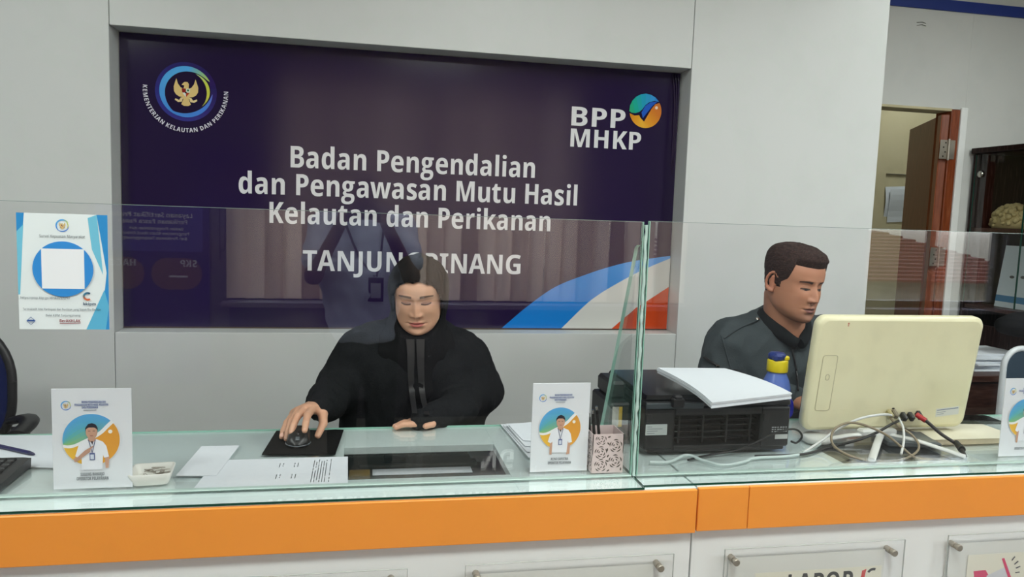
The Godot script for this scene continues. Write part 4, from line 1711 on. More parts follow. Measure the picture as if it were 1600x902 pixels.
func seated_woman() -> void:
	var t := thing("person", "woman in black hijab and loose black top, looking down with hand on mouse", "person", Vector3(0.17, 0.0, -2.46))
	var tone := Color(0.80, 0.61, 0.50)
	var xf := Transform3D(Basis.from_euler(Vector3(deg_to_rad(20), deg_to_rad(-9), deg_to_rad(1.5)), EULER_ORDER_YXZ).scaled(Vector3.ONE * 0.975), Vector3(0.170, 1.160, -2.360))
	var o := {"skin": tone, "lips": Color(0.68, 0.34, 0.32), "brow_colour": Color(0.26, 0.17, 0.13), "brow_dark": 1.0, "brow": 1.25, "shadow": Color(0.45, 0.29, 0.24), "open": 0.0, "wide": 1.09, "nose": 0.8, "lip_wide": 0.98, "crown": 0.82, "jaw": 0.13}
	var sheets := [head_sheet(xf, o)]
	# hidden body under the clothes, joined to both hands
	var f := Field.new()
	f.egg(Vector3(0.17, 0.72, -2.47), Vector3(0.17, 0.32, 0.11))
	f.bone(Vector3(0.17, 0.95, -2.45), Vector3(0.17, 1.09, -2.40), 0.055, 0.050)
	f.bone(Vector3(0.03, 0.97, -2.46), Vector3(0.31, 0.97, -2.46), 0.05, 0.05)
	f.bone(Vector3(0.02, 0.96, -2.46), Vector3(-0.05, 0.85, -2.45), 0.05, 0.042)
	f.bone(Vector3(-0.05, 0.85, -2.45), Vector3(-0.100, 0.842, -2.225), 0.042, 0.029)
	f.bone(Vector3(0.32, 0.96, -2.46), Vector3(0.375, 0.83, -2.44), 0.05, 0.042)
	f.bone(Vector3(0.375, 0.83, -2.44), Vector3(0.240, 0.810, -2.235), 0.040, 0.022)
	sheets.append(field_sheet(f, 0.014, tone))
	# the hand over the mouse
	f = Field.new()
	var wrist := Vector3(-0.102, 0.846, -2.222)
	var kn := [Vector3(-0.134, 0.853, -2.138), Vector3(-0.153, 0.855, -2.136), Vector3(-0.171, 0.848, -2.142), Vector3(-0.184, 0.838, -2.152)]
	for i in 4:
		f.bone(wrist + Vector3(-0.008 * i + 0.010, -0.004, 0.0), kn[i], 0.021, 0.0125, 0.016)
	var tips := [on_y(476, 673, 0.832), on_y(455, 676, 0.820), on_y(447.5, 686, 0.796), on_y(440, 683, 0.796)]
	var ends := []
	for i in 4:
		var m: Vector3 = kn[i].lerp(tips[i], 0.48) + Vector3(-0.003, 0.0105 if i < 3 else 0.006, 0.004)
		var e: Vector3 = m.lerp(tips[i], 0.62) + Vector3(0, 0.003, 0.003)
		finger(f, [kn[i], m, e, tips[i]], 0.0112 if i < 3 else 0.0100, 0.0078 if i < 3 else 0.0072)
		ends.append([e.lerp(tips[i], 0.85), tips[i] - e, Vector3(0, 0.7, 0.75), 0.0080])
	var thumb_tip := on_y(496.5, 681, 0.797)
	var th := [wrist + Vector3(0.008, -0.012, 0.018), Vector3(-0.106, 0.836, -2.158), Vector3(-0.102, 0.818, -2.115), thumb_tip]
	f.bone(th[0], th[1], 0.019, 0.0145, 0.012)
	finger(f, th.slice(1), 0.0140, 0.0088)
	ends.append([th[2].lerp(thumb_tip, 0.82), thumb_tip - th[2], Vector3(0.25, 0.7, 0.6), 0.0088])
	f.bone(Vector3(-0.100, 0.842, -2.26), wrist, 0.028, 0.026, 0.01)
	sheets.append(field_sheet(f, 0.0032, tone))
	sheets.append(nails(ends, Color(0.86, 0.68, 0.60)))
	# the other hand lies along the edge of the counter
	f = Field.new()
	var w2 := Vector3(0.226, 0.806, -2.208)
	ends = []
	for i in 4:
		var k2 := Vector3(0.178 + 0.004 * i, 0.799 - 0.0007 * i, -2.158 - 0.0155 * i)
		f.bone(w2 + Vector3(-0.01, -0.004, 0.014 - 0.009 * i), k2, 0.016, 0.0112, 0.012)
		var ln: float = [0.078, 0.086, 0.079, 0.060][i]
		var a := k2 + Vector3(-ln * 0.45, 0.001, 0.003)
		var b := k2 + Vector3(-ln * 0.78, 0.000, 0.005)
		var c := k2 + Vector3(-ln, -0.0075, 0.006)
		finger(f, [k2, a, b, c], 0.0095, 0.0070)
		ends.append([b.lerp(c, 0.8), c - b, Vector3(0, 1, 0.2), 0.0075])
	finger(f, [w2 + Vector3(-0.02, -0.008, 0.014), Vector3(0.205, 0.798, -2.158), Vector3(0.184, 0.796, -2.143)], 0.0115, 0.0080)
	f.bone(Vector3(0.27, 0.812, -2.25), w2, 0.022, 0.021, 0.01)
	sheets.append(field_sheet(f, 0.0034, tone))
	sheets.append(nails(ends, Color(0.86, 0.68, 0.60)))
	put_mesh(skin_mesh(sheets), "body", M.skin, t)
	# loose black top
	f = Field.new()
	f.egg(Vector3(0.17, 0.70, -2.47), Vector3(0.235, 0.37, 0.155), 0.05)
	f.egg(Vector3(0.17, 0.89, -2.425), Vector3(0.185, 0.15, 0.125), 0.05)
	f.bone(Vector3(0.010, 0.945, -2.46), Vector3(0.325, 0.925, -2.46), 0.078, 0.078, 0.05)
	f.bone(Vector3(0.17, 1.010, -2.44), Vector3(0.05, 0.970, -2.455), 0.07, 0.065, 0.05)
	f.bone(Vector3(0.17, 1.010, -2.44), Vector3(0.28, 0.955, -2.455), 0.07, 0.065, 0.05)
	f.bone(Vector3(0.005, 0.940, -2.46), Vector3(-0.055, 0.845, -2.455), 0.080, 0.078, 0.05)
	f.bone(Vector3(-0.055, 0.850, -2.455), Vector3(-0.098, 0.838, -2.275), 0.074, 0.052, 0.04)
	f.bone(Vector3(-0.098, 0.838, -2.275), Vector3(-0.113, 0.846, -2.186), 0.052, 0.035, 0.03)
	f.bone(Vector3(0.330, 0.915, -2.46), Vector3(0.372, 0.825, -2.445), 0.082, 0.080, 0.05)
	f.bone(Vector3(0.378, 0.830, -2.445), Vector3(0.300, 0.818, -2.275), 0.076, 0.048, 0.04)
	f.bone(Vector3(0.300, 0.818, -2.275), Vector3(0.176, 0.806, -2.190), 0.046, 0.029, 0.03)
	f.bone(Vector3(0.300, 0.815, -2.245), Vector3(0.172, 0.804, -2.172), 0.040, 0.0255, 0.02)
	var robe := field_sheet(f, 0.009, Color.WHITE, 0.007, 7.0, 3, Vector3(1.6, 0.8, 1.2))
	put_mesh(skin_mesh([robe]), "loose_top", M.cloth_black, t)
	# hijab: hood, neck wrap and the fall over the chest, open at the face
	f = Field.new()
	var B := xf.basis.orthonormalized()
	var H := func(x: float, y: float, z: float) -> Vector3: return xf * Vector3(x, y, z)
	f.egg(H.call(0, 0.000, -0.010), Vector3(0.0885, 0.106, 0.110), 0.02, B)
	f.egg(H.call(0, 0.028, -0.012), Vector3(0.089, 0.083, 0.110), 0.02, B)
	f.bone(H.call(0, -0.055, -0.020), Vector3(0.17, 1.035, -2.415), 0.082, 0.080, 0.03)
	f.bone(H.call(0, -0.085, 0.018), Vector3(0.17, 1.030, -2.380), 0.056, 0.060, 0.03)
	f.egg(Vector3(0.165, 0.960, -2.425), Vector3(0.155, 0.085, 0.108), 0.08)
	f.bone(Vector3(0.17, 1.01, -2.36), Vector3(0.18, 0.86, -2.310), 0.05, 0.035, 0.05)
	f.cut(H.call(0, -0.021, 0), 0.0735, 0.0925, B, 0.012)
	var veil := field_sheet(f, 0.0055, Color.WHITE, 0.005, 10.0, 8, Vector3(1.6, 0.5, 1.0))
	put_mesh(skin_mesh([veil]), "hijab", M.hijab, t)
	# dark satin ribbon hanging from the hijab in two ends
	var both := [PackedVector3Array(robe[0]), null, null]
	both[0].append_array(veil[0])
	for ends_ in [[[641, 530], [642, 555], [642, 585], [644, 615], [648, 646]], [[657, 530], [657, 555], [658, 585], [660, 615], [667, 648]]]:
		var mid := trail(both, ends_, 0.006)
		var st := S()
		st.set_smooth_group(1)
		for i in mid.size() - 1:
			var wa := 0.0125 * (1.0 - 0.45 * float(i) / mid.size())
			var wb := 0.0125 * (1.0 - 0.45 * float(i + 1) / mid.size())
			quad(st, mid[i + 1] + Vector3(-wb, 0, 0), mid[i + 1] + Vector3(wb, 0, 0.002), mid[i] + Vector3(wa, 0, 0.002), mid[i] + Vector3(-wa, 0, 0))
		put(st, "satin_ribbon", mat(Color(0.115, 0.115, 0.12), 0.4), t)


func seated_man() -> void:
	var t := thing("person", "man with short dark hair in a dark grey bomber jacket at the computer", "person", Vector3(1.45, 0.0, -2.46))
	var tone := Color(0.72, 0.505, 0.39)
	var xf := Transform3D(Basis.from_euler(Vector3(deg_to_rad(9), deg_to_rad(16), deg_to_rad(-3)), EULER_ORDER_YXZ).scaled(Vector3.ONE * 1.045), Vector3(1.440, 1.212, -2.345))
	var o := {"skin": tone, "lips": Color(0.47, 0.28, 0.25), "brow_colour": Color(0.12, 0.08, 0.07), "brow_dark": 0.85, "brow": 1.15, "open": 0.0050, "gaze": 0.003, "brow_y": -0.005, "eye_y": -0.0025, "jaw": 0.08, "wide": 1.06, "nose": 1.1, "stubble": Color(0.40, 0.29, 0.25)}
	var sheets := [head_sheet(xf, o)]
	var H := func(x: float, y: float, z: float) -> Vector3: return xf * Vector3(x, y, z)
	# neck and hidden body
	var f := Field.new()
	f.egg(Vector3(1.45, 0.75, -2.46), Vector3(0.16, 0.30, 0.10))
	f.bone(H.call(0, -0.05, -0.035), Vector3(1.445, 1.05, -2.405), 0.060, 0.064, 0.03)
	f.bone(H.call(0, -0.075, -0.005), Vector3(1.455, 1.035, -2.375), 0.046, 0.056, 0.03)
	f.bone(Vector3(1.30, 0.98, -2.45), Vector3(1.60, 0.99, -2.45), 0.05, 0.05)
	f.bone(Vector3(1.28, 0.98, -2.44), Vector3(1.215, 0.80, -2.42), 0.05, 0.04)
	f.bone(Vector3(1.215, 0.80, -2.42), Vector3(1.425, 0.83, -2.245), 0.04, 0.027)
	f.bone(Vector3(1.62, 0.99, -2.44), Vector3(1.68, 0.82, -2.42), 0.05, 0.04)
	f.bone(Vector3(1.68, 0.82, -2.42), Vector3(1.57, 0.83, -2.235), 0.04, 0.027)
	sheets.append(field_sheet(f, 0.010, tone))
	# hands resting on the counter behind the computer
	for s in [[Vector3(1.425, 0.828, -2.245), 0.1], [Vector3(1.57, 0.828, -2.235), -0.3]]:
		f = Field.new()
		var turn := Basis(Vector3.UP, s[1])
		for i in 4:
			var k: Vector3 = s[0] + turn * Vector3(-0.027 + 0.018 * i, -0.004, 0.082)
			f.bone(s[0] + turn * Vector3(-0.012 + 0.008 * i, 0, 0), k, 0.021, 0.012, 0.014)
			finger(f, [k, k + turn * Vector3(0, 0.004, 0.034), k + turn * Vector3(0, -0.012, 0.056), k + turn * Vector3(0, -0.026, 0.066)], 0.0108, 0.0078)
		var q: float = signf(s[1])
		finger(f, [s[0] + turn * Vector3(q * 0.018, -0.008, 0.02), s[0] + turn * Vector3(q * 0.046, -0.016, 0.056), s[0] + turn * Vector3(q * 0.040, -0.026, 0.085)], 0.0135, 0.009)
		sheets.append(field_sheet(f, 0.0045, tone))
	# ears
	for s in [-1.0, 1.0]:
		f = Field.new()
		var E := func(a: float, r: float, out: float) -> Vector3:
			# angle 0 is up, going backwards
			return H.call(s * (0.0735 + out), 0.006 + cos(a) * r * 1.30 - 0.006, -0.012 - sin(a) * r * 0.80)
		var ring := []
		for i in 11:
			var a := lerpf(-0.9, 3.3, i / 10.0)
			ring.append(E.call(a, 0.0235, 0.006 + 0.011 * sin(clampf(a, 0.0, PI)) ))
		for i in 10:
			f.bone(ring[i], ring[i + 1], 0.0042 if i < 8 else 0.0058, 0.0042 if i < 7 else 0.0062, 0.003)
		f.bone(E.call(2.4, 0.012, 0.006), E.call(0.4, 0.012, 0.009), 0.0045, 0.0040, 0.004)
		f.bone(E.call(1.6, 0.010, 0.001), E.call(3.0, 0.016, 0.001), 0.010, 0.008, 0.004)
		f.bone(E.call(0.3, 0.012, -0.001), E.call(1.6, 0.012, 0.0), 0.009, 0.010, 0.004)
		f.bone(E.call(-1.6, 0.010, 0.001), E.call(-2.4, 0.012, 0.001), 0.0045, 0.0045, 0.003)
		sheets.append(field_sheet(f, 0.0028, tone.lerp(Color(0.66, 0.36, 0.28), 0.25)))
	put_mesh(skin_mesh(sheets), "body", M.skin, t)
	# hair: close at the sides, a swept quiff in front
	var depth := func(phi: float, y: float) -> float:
		var a := absf(phi)
		var line := 0.0
		if a < 0.98:
			line = 0.067 + 0.003 * a
		elif a < 1.18:
			line = lerpf(0.070, 0.022, (a - 0.98) / 0.20)
		elif a < 1.42:
			line = lerpf(0.022, 0.006, (a - 1.18) / 0.24)
		elif a < 1.62:
			line = -0.012
		elif a < 2.0:
			line = lerpf(0.035, -0.030, (a - 1.62) / 0.38)
		else:
			line = lerpf(-0.030, -0.062, clampf((a - 2.0) / 0.8, 0, 1))
		var up := clampf((y - line) / 0.012, -1.0, 1.0)
		var thick := lerpf(0.0035, 0.016, clampf((y - 0.02) / 0.07, 0.0, 1.0))
		if a < 1.0:
			thick += 0.008 * (1.0 - a) * clampf((y - 0.06) / 0.03, 0.0, 1.0) * clampf((0.113 - y) / 0.02, 0.0, 1.0)
		thick *= lerpf(1.0, 0.75, clampf((y - 0.10) / 0.02, 0.0, 1.0))
		return up * thick if up > 0 else up * 0.006
	put_mesh(skin_mesh([hair_sheet(xf, o, depth, Color(0.20, 0.145, 0.13))]), "hair", hair_mat(), t)
	# jacket
	f = Field.new()
	f.egg(Vector3(1.45, 0.72, -2.46), Vector3(0.215, 0.38, 0.145), 0.05)
	f.egg(Vector3(1.455, 0.92, -2.425), Vector3(0.185, 0.13, 0.120), 0.05)
	f.bone(Vector3(1.275, 0.985, -2.445), Vector3(1.615, 1.000, -2.445), 0.074, 0.074, 0.05)
	f.bone(Vector3(1.45, 1.050, -2.425), Vector3(1.30, 1.000, -2.44), 0.066, 0.064, 0.05)
	f.bone(Vector3(1.45, 1.050, -2.425), Vector3(1.60, 1.010, -2.44), 0.066, 0.064, 0.05)
	f.bone(Vector3(1.262, 0.970, -2.44), Vector3(1.212, 0.80, -2.425), 0.078, 0.068, 0.04)
	f.bone(Vector3(1.212, 0.80, -2.425), Vector3(1.415, 0.830, -2.260), 0.064, 0.042, 0.03)
	f.bone(Vector3(1.632, 0.985, -2.44), Vector3(1.690, 0.82, -2.425), 0.078, 0.068, 0.04)
	f.bone(Vector3(1.690, 0.82, -2.425), Vector3(1.575, 0.830, -2.250), 0.064, 0.040, 0.03)
	# neck opening
	f.trim(H.call(0, -0.090, 0.0), Vector3(0.0, 1.0, 0.55))
	var jacket := field_sheet(f, 0.009, Color.WHITE, 0.010, 6.0, 12, Vector3(1.3, 0.9, 1.2))
	put_mesh(skin_mesh([jacket]), "bomber_jacket", M.jacket, t)
	# raised seams round the arm and over the shoulder
	for seam in [[[1127, 524], [1131, 538], [1136, 556], [1141, 572], [1146, 588]], [[1132, 529], [1150, 516], [1168, 507], [1185, 500]]]:
		var sm := S()
		tube(sm, trail(jacket, seam, 0.001), 0.0028, 6)
		put(sm, "seam", M.jacket, t)
	# ribbed collar, meeting in a V at the zip
	var c := Vector3(1.447, 1.072, -2.395)
	var st := S()
	var pts := []
	var rad := []
	for i in 33:
		var a := lerpf(-0.96, 0.96, i / 32.0) * PI
		var front := pow(maxf(0.0, -cos(a) * 0.5 + 0.5), 2.2)
		pts.append(c + Vector3(sin(a) * 0.082 * (1.0 - 0.45 * front), 0.020 - 0.082 * front, -cos(a) * 0.080 + 0.018 * front))
		rad.append(0.0215 - 0.006 * front)
	tube(st, pts, rad, 12, 1.25)
	put(st, "ribbed_collar", M.rib, t)
	st = S()
	var shirt := []
	for i in 21:
		var a := lerpf(-0.8, 0.8, i / 20.0) * PI
		var front := pow(maxf(0.0, -cos(a) * 0.5 + 0.5), 2.0)
		shirt.append(c + Vector3(sin(a) * 0.072 * (1.0 - 0.30 * front), 0.018 - 0.058 * front, -cos(a) * 0.068 + 0.004 * front))
	tube(st, shirt, 0.013, 10)
	put(st, "undershirt", mat(Color(0.05, 0.03, 0.035), 0.9), t)
	# zip down the front, snap on the shoulder, zip on the sleeve
	st = S()
	var zp := trail(jacket, [[1237, 541], [1239, 552], [1242, 566], [1245, 585], [1247, 610]], 0.003)
	tube(st, zp, 0.0036, 6)
	var zip := put(st, "front_zip", mat(Color(0.07, 0.07, 0.075), 0.4), t)
	st = S()
	cbox(st, zp[1] + Vector3(0.0, 0.0, 0.004), Vector3(0.006, 0.018, 0.004), 0.001)
	put(st, "zip_pull", M.chrome, zip)
	st = S()
	lathe(st, [Vector2(0, 0.004), Vector2(0.006, 0.003), Vector2(0.0085, 0), Vector2(0, -0.002)], 14, Transform3D(Basis(Vector3.RIGHT, 0.7), on_sheet(jacket, 1184, 498.5, 0.0)))
	put(st, "shoulder_snap", M.chrome, t)
	st = S()
	var sp := trail(jacket, [[1100, 558], [1107, 563], [1115, 568], [1122, 572]], 0.001)
	tube(st, sp, 0.0048, 8)
	var sz := put(st, "sleeve_zip", M.black, t)
	st = S()
	cbox(st, sp[-2] + Vector3(0, 0, 0.004), Vector3(0.012, 0.006, 0.005), 0.001)
	put(st, "zip_pull", M.chrome, sz)


func hair_mat() -> StandardMaterial3D:
	var m := mat(Color.WHITE, 0.75, 0.0, 0.3)
	m.vertex_color_use_as_albedo = true
	return m


func photographer() -> void:
	# stands behind the camera and shows only as a reflection: grey shirt, lanyard, phone held up in both hands
	var t := thing("person", "person in a grey blue shirt holding up a phone, mirrored in the glass", "person", Vector3(0.0, 0.0, 0.42))
	var tone := Color(0.40, 0.27, 0.21)
	var z := 0.42
	var xf := Transform3D(Basis.from_euler(Vector3(deg_to_rad(8), PI, 0), EULER_ORDER_YXZ), Vector3(0.0, 1.56, z - 0.02))
	var o := {"skin": tone, "lips": Color(0.34, 0.2, 0.18), "brow_colour": Color(0.06, 0.05, 0.05), "open": 0.003}
	var sheets := [head_sheet(xf, o, 90, 70)]
	var f := Field.new()
	f.bone(Vector3(0, 1.34, z + 0.02), Vector3(0, 1.50, z), 0.06, 0.055)
	f.egg(Vector3(0, 1.10, z + 0.03), Vector3(0.16, 0.26, 0.10))
	for s in [-1.0, 1.0]:
		f.bone(Vector3(s * 0.19, 1.33, z + 0.02), Vector3(s * 0.235, 1.08, z - 0.08), 0.048, 0.040)
		f.bone(Vector3(s * 0.235, 1.08, z - 0.08), Vector3(s * 0.10, 1.345, z - 0.31), 0.040, 0.028)
		f.bone(Vector3(s * 0.10, 0.10, z + 0.04), Vector3(s * 0.09, 0.80, z + 0.03), 0.045, 0.075)
		f.bone(Vector3(s * 0.10, 0.05, z + 0.06), Vector3(s * 0.11, 0.035, z - 0.12), 0.045, 0.035)
	sheets.append(field_sheet(f, 0.016, tone))
	for s in [-1.0, 1.0]:
		f = Field.new()
		var w := Vector3(s * 0.10, 1.345, z - 0.31)
		for i in 4:
			var k := Vector3(s * (0.098 - 0.002 * i), 1.405 - 0.016 * i, z - 0.375)
			f.bone(w, k, 0.020, 0.012, 0.012)
			finger(f, [k, k + Vector3(-s * 0.012, 0.002, -0.022), k + Vector3(-s * 0.036, 0.002, -0.016)], 0.010, 0.0078)
		finger(f, [w + Vector3(-s * 0.01, 0.01, 0), Vector3(s * 0.085, 1.372, z - 0.355), Vector3(s * 0.062, 1.392, z - 0.378)], 0.013, 0.009)
		sheets.append(field_sheet(f, 0.005, tone))
	put_mesh(skin_mesh(sheets), "body", M.skin, t)
	var depth := func(phi: float, y: float) -> float:
		var line := 0.065 if absf(phi) < 0.8 else lerpf(0.05, -0.05, clampf((absf(phi) - 0.8) / 1.5, 0, 1))
		return clampf((y - line) / 0.012, -1.0, 1.0) * 0.012
	put_mesh(skin_mesh([hair_sheet(xf, o, depth, Color(0.05, 0.04, 0.04), 80, 50)]), "hair", hair_mat(), t)
	f = Field.new()
	f.egg(Vector3(0, 1.10, z + 0.03), Vector3(0.215, 0.30, 0.135), 0.05)
	f.bone(Vector3(0, 0.78, z + 0.03), Vector3(0, 1.05, z + 0.03), 0.175, 0.17, 0.05)
	f.bone(Vector3(-0.18, 1.315, z + 0.02), Vector3(0.18, 1.315, z + 0.02), 0.065, 0.065, 0.05)
	for s in [-1.0, 1.0]:
		f.bone(Vector3(s * 0.195, 1.32, z + 0.01), Vector3(s * 0.225, 1.16, z - 0.05), 0.068, 0.066, 0.03)
	f.trim(Vector3(0, 0.76, 0), Vector3(0, -1, 0))
	f.trim(Vector3(0, 1.395, z - 0.01), Vector3(0, 1, -0.3))
	put_mesh(skin_mesh([field_sheet(f, 0.013, Color.WHITE, 0.010, 6.0, 22)]), "shirt", woven(Color(0.80, 0.84, 0.94), 0.8, 8.0), t)
	f = Field.new()
	f.bone(Vector3(-0.06, 0.80, z + 0.03), Vector3(0.06, 0.80, z + 0.03), 0.125, 0.125, 0.05)
	for s in [-1.0, 1.0]:
		f.bone(Vector3(s * 0.09, 0.78, z + 0.03), Vector3(s * 0.10, 0.10, z + 0.05), 0.095, 0.065, 0.04)
	put_mesh(skin_mesh([field_sheet(f, 0.016, Color.WHITE)]), "trousers", woven(Color(0.05, 0.05, 0.065), 0.9, 8.0), t)
	for s in [-1.0, 1.0]:
		f = Field.new()
		f.bone(Vector3(s * 0.10, 0.045, z + 0.08), Vector3(s * 0.11, 0.04, z - 0.13), 0.05, 0.042, 0.03)
		f.trim(Vector3(0, 0.002, 0), Vector3(0, -1, 0))
		put_mesh(skin_mesh([field_sheet(f, 0.010, Color.WHITE)]), "shoe", M.black, t)
	var st := S()
	tube(st, curve([Vector3(-0.10, 1.37, z - 0.06), Vector3(-0.02, 1.18, z - 0.112), Vector3(0.055, 1.085, z - 0.130)]), 0.006, 6)
	tube(st, curve([Vector3(0.10, 1.37, z - 0.06), Vector3(0.085, 1.20, z - 0.112), Vector3(0.065, 1.085, z - 0.130)]), 0.006, 6)
	put(st, "lanyard", M.black, t)
	st = S()
	cbox(st, Vector3(0.062, 1.022, z - 0.140), Vector3(0.075, 0.118, 0.008), 0.004)
	var card := put(st, "badge_holder", M.black, t)
	st = S()
	cbox(st, Vector3(0.062, 1.018, z - 0.1445), Vector3(0.048, 0.072, 0.002), 0.001)
	put(st, "badge_card", mat(Color(0.72, 0.74, 0.82), 0.4), card)
	for k in 3:
		st = S()
		lathe(st, [Vector2(0, 0.003), Vector2(0.005, 0.002), Vector2(0.006, 0)], 12, Transform3D(Basis(Vector3.RIGHT, -PI / 2), Vector3(0.0, 0.84 + k * 0.10, z - 0.128 - 0.014 * k)))
		put(st, "button", mat(Color(0.7, 0.7, 0.74), 0.3), t)
	var ph := thing("phone", "dark phone held up in both hands, mirrored in the glass", "phone", Vector3(0.0, 1.385, 0.012))
	st = S()
	prism(st, rounded(0.150, 0.074, 0.010), 0.010, 0.018, Transform3D(Basis.IDENTITY, Vector3(0.0, 1.40, 0.0)))
	put(st, "phone_case", M.black, ph)
	st = S()
	for k in 2:
		lathe(st, [Vector2(0, 0.0), Vector2(0.006, 0.0), Vector2(0.007, -0.002)], 16, Transform3D(Basis(Vector3.RIGHT, -PI / 2), Vector3(-0.05 + 0.018 * k, 1.42, 0.009)))
	put(st, "lens", M.black_gloss, ph)


# ---------------------------------------------------------------- things on the first counter

# a printed table card: upright front with a folded leg behind; corners as pixels of its foot and head
func table_card(label: String, x0: float, x1: float, z: float, h: float, who: int, name_line: String) -> void:
	var w := x1 - x0
	var t := thing("table_card", label, "table sign", Vector3((x0 + x1) / 2, TOP, z), "staff table cards")
	var st := S()
	span(st, Vector3(x0, TOP + 0.0006, z - 0.0025), Vector3(x1, TOP + h, z), 0.0006)
	put(st, "front_panel", mat(Color(0.90, 0.915, 0.93), 0.30), t)
	st = S()
	var back := [Vector3(x0 + 0.05, TOP + h * 0.72, z - 0.003), Vector3(x1 - 0.05, TOP + h * 0.72, z - 0.003), Vector3(x1 - 0.05, TOP + 0.002, z - 0.045), Vector3(x0 + 0.05, TOP + 0.002, z - 0.045)]
	quad(st, back[0], back[1], back[2], back[3])
	quad(st, back[3] + Vector3(0, 0, -0.002), back[2] + Vector3(0, 0, -0.002), back[1] + Vector3(0, 0, -0.002), back[0] + Vector3(0, 0, -0.002))
	put(st, "back_leg", mat(Color(0.84, 0.85, 0.86), 0.5), t)
	var p := Print.new()
	p.lift = 0.00012
	var U := func(x: float, y: float) -> Vector2: return Vector2((x - 0.5) * w, (1.0 - y) * h)
	emblem(p, U.call(0.18, 0.165), w * 0.065)
	var navy := Color(0.16, 0.30, 0.58)
	p.text("BADAN PENGENDALIAN DAN", U.call(0.53, 0.140), w * 0.030, navy, bold, w * 0.30, 0, 1)
	p.text("PENGAWASAN MUTU HASIL KELAUTAN", U.call(0.50, 0.168), w * 0.030, navy, bold, w * 0.42, 0, 1)
	p.text("DAN PERIKANAN", U.call(0.48, 0.194), w * 0.030, navy, bold, w * 0.20, 0, 1)
	p.bar(-0.10 * w, (1.0 - 0.214) * h, w * 0.16, w * 0.010, Color(0.6, 0.64, 0.68))
	# round field: sky to green wave, orange fish half
	var c: Vector2 = U.call(0.49, 0.505)
	var r := w * 0.365
	p.poly(disc(r, 48, c), Color(0.94, 0.95, 0.95))
	var wave := [Vector2(-0.985, -0.17), Vector2(-0.80, -0.20), Vector2(-0.58, -0.16), Vector2(-0.30, -0.02), Vector2(0.0, 0.13), Vector2(0.30, 0.33), Vector2(0.51, 0.55), Vector2(0.68, 0.72)]
	var along := func(f: float, drop: Vector2) -> Vector2:
		var g := f * (wave.size() - 1)
		var k := mini(int(g), wave.size() - 2)
		var q: Vector2 = wave[k].cubic_interpolate(wave[k + 1], wave[maxi(k - 1, 0)], wave[mini(k + 2, wave.size() - 1)], g - k) + drop
		return c + q.limit_length(0.985) * r
	var up := PackedVector2Array()
	var low := PackedVector2Array()
	for i in 29:
		var f := i / 28.0
		var a := lerpf(PI * 1.054, PI * 0.26, f)
		up.append(c + Vector2(cos(a), sin(a)) * r * 0.985)
		low.append(along.call(f, Vector2.ZERO))
	for k in 6:
		var g0 := k / 6.0
		var g1 := (k + 1) / 6.0
		var b0 := PackedVector2Array()
		var b1 := PackedVector2Array()
		for i in 29:
			b0.append(up[i].lerp(low[i], g0))
			b1.append(up[i].lerp(low[i], g1))
		var cc := Color(0.34, 0.66, 0.86).lerp(Color(0.34, 0.72, 0.66), minf(1.0, g0 * 1.7)).lerp(Color(0.66, 0.76, 0.28), maxf(0.0, g0 * 1.7 - 0.7))
		p.band(b0, b1, [cc, cc.lerp(Color(0.34, 0.66, 0.86), 0.5), Color(0.36, 0.66, 0.88)])
		p.layer -= 1
	p.layer += 1
	var edge := PackedVector2Array()
	var mid := PackedVector2Array()
	for i in 29:
		var f := i / 28.0
		var a := lerpf(PI * 0.20, -PI * 0.90, f)
		edge.append(c + Vector2(cos(a), sin(a)) * r * 0.985)
		mid.append(along.call(1.0 - f, Vector2(0.09, -0.10) if f < 0.6 else Vector2(0.02, -0.11)))
	p.band(edge, mid, [Color(0.88, 0.62, 0.24), Color(0.90, 0.62, 0.20), Color(0.91, 0.65, 0.19), Color(0.93, 0.72, 0.22), Color(0.94, 0.76, 0.28)])
	p.poly(disc(r * 0.075, 14, c + Vector2(0.66, 0.30) * r), Color(0.97, 0.95, 0.90))
	portrait(p, c, r, who)
	if name_line != "":
		p.text(name_line, U.call(0.5, 0.862), w * 0.043, Color(0.25, 0.27, 0.30), bold, w * 0.30, 0, 1)
	p.text("OPERATOR PELAYANAN", U.call(0.5, 0.906), w * 0.043, Color(0.25, 0.27, 0.30), bold, w * 0.40, 0, 1)
	put_print(p, "printed_portrait", M.ink, Transform3D(Basis.IDENTITY, Vector3((x0 + x1) / 2, TOP, z + 0.0002)), t, "printed half-length figure in a white shirt over a blue and orange disc")


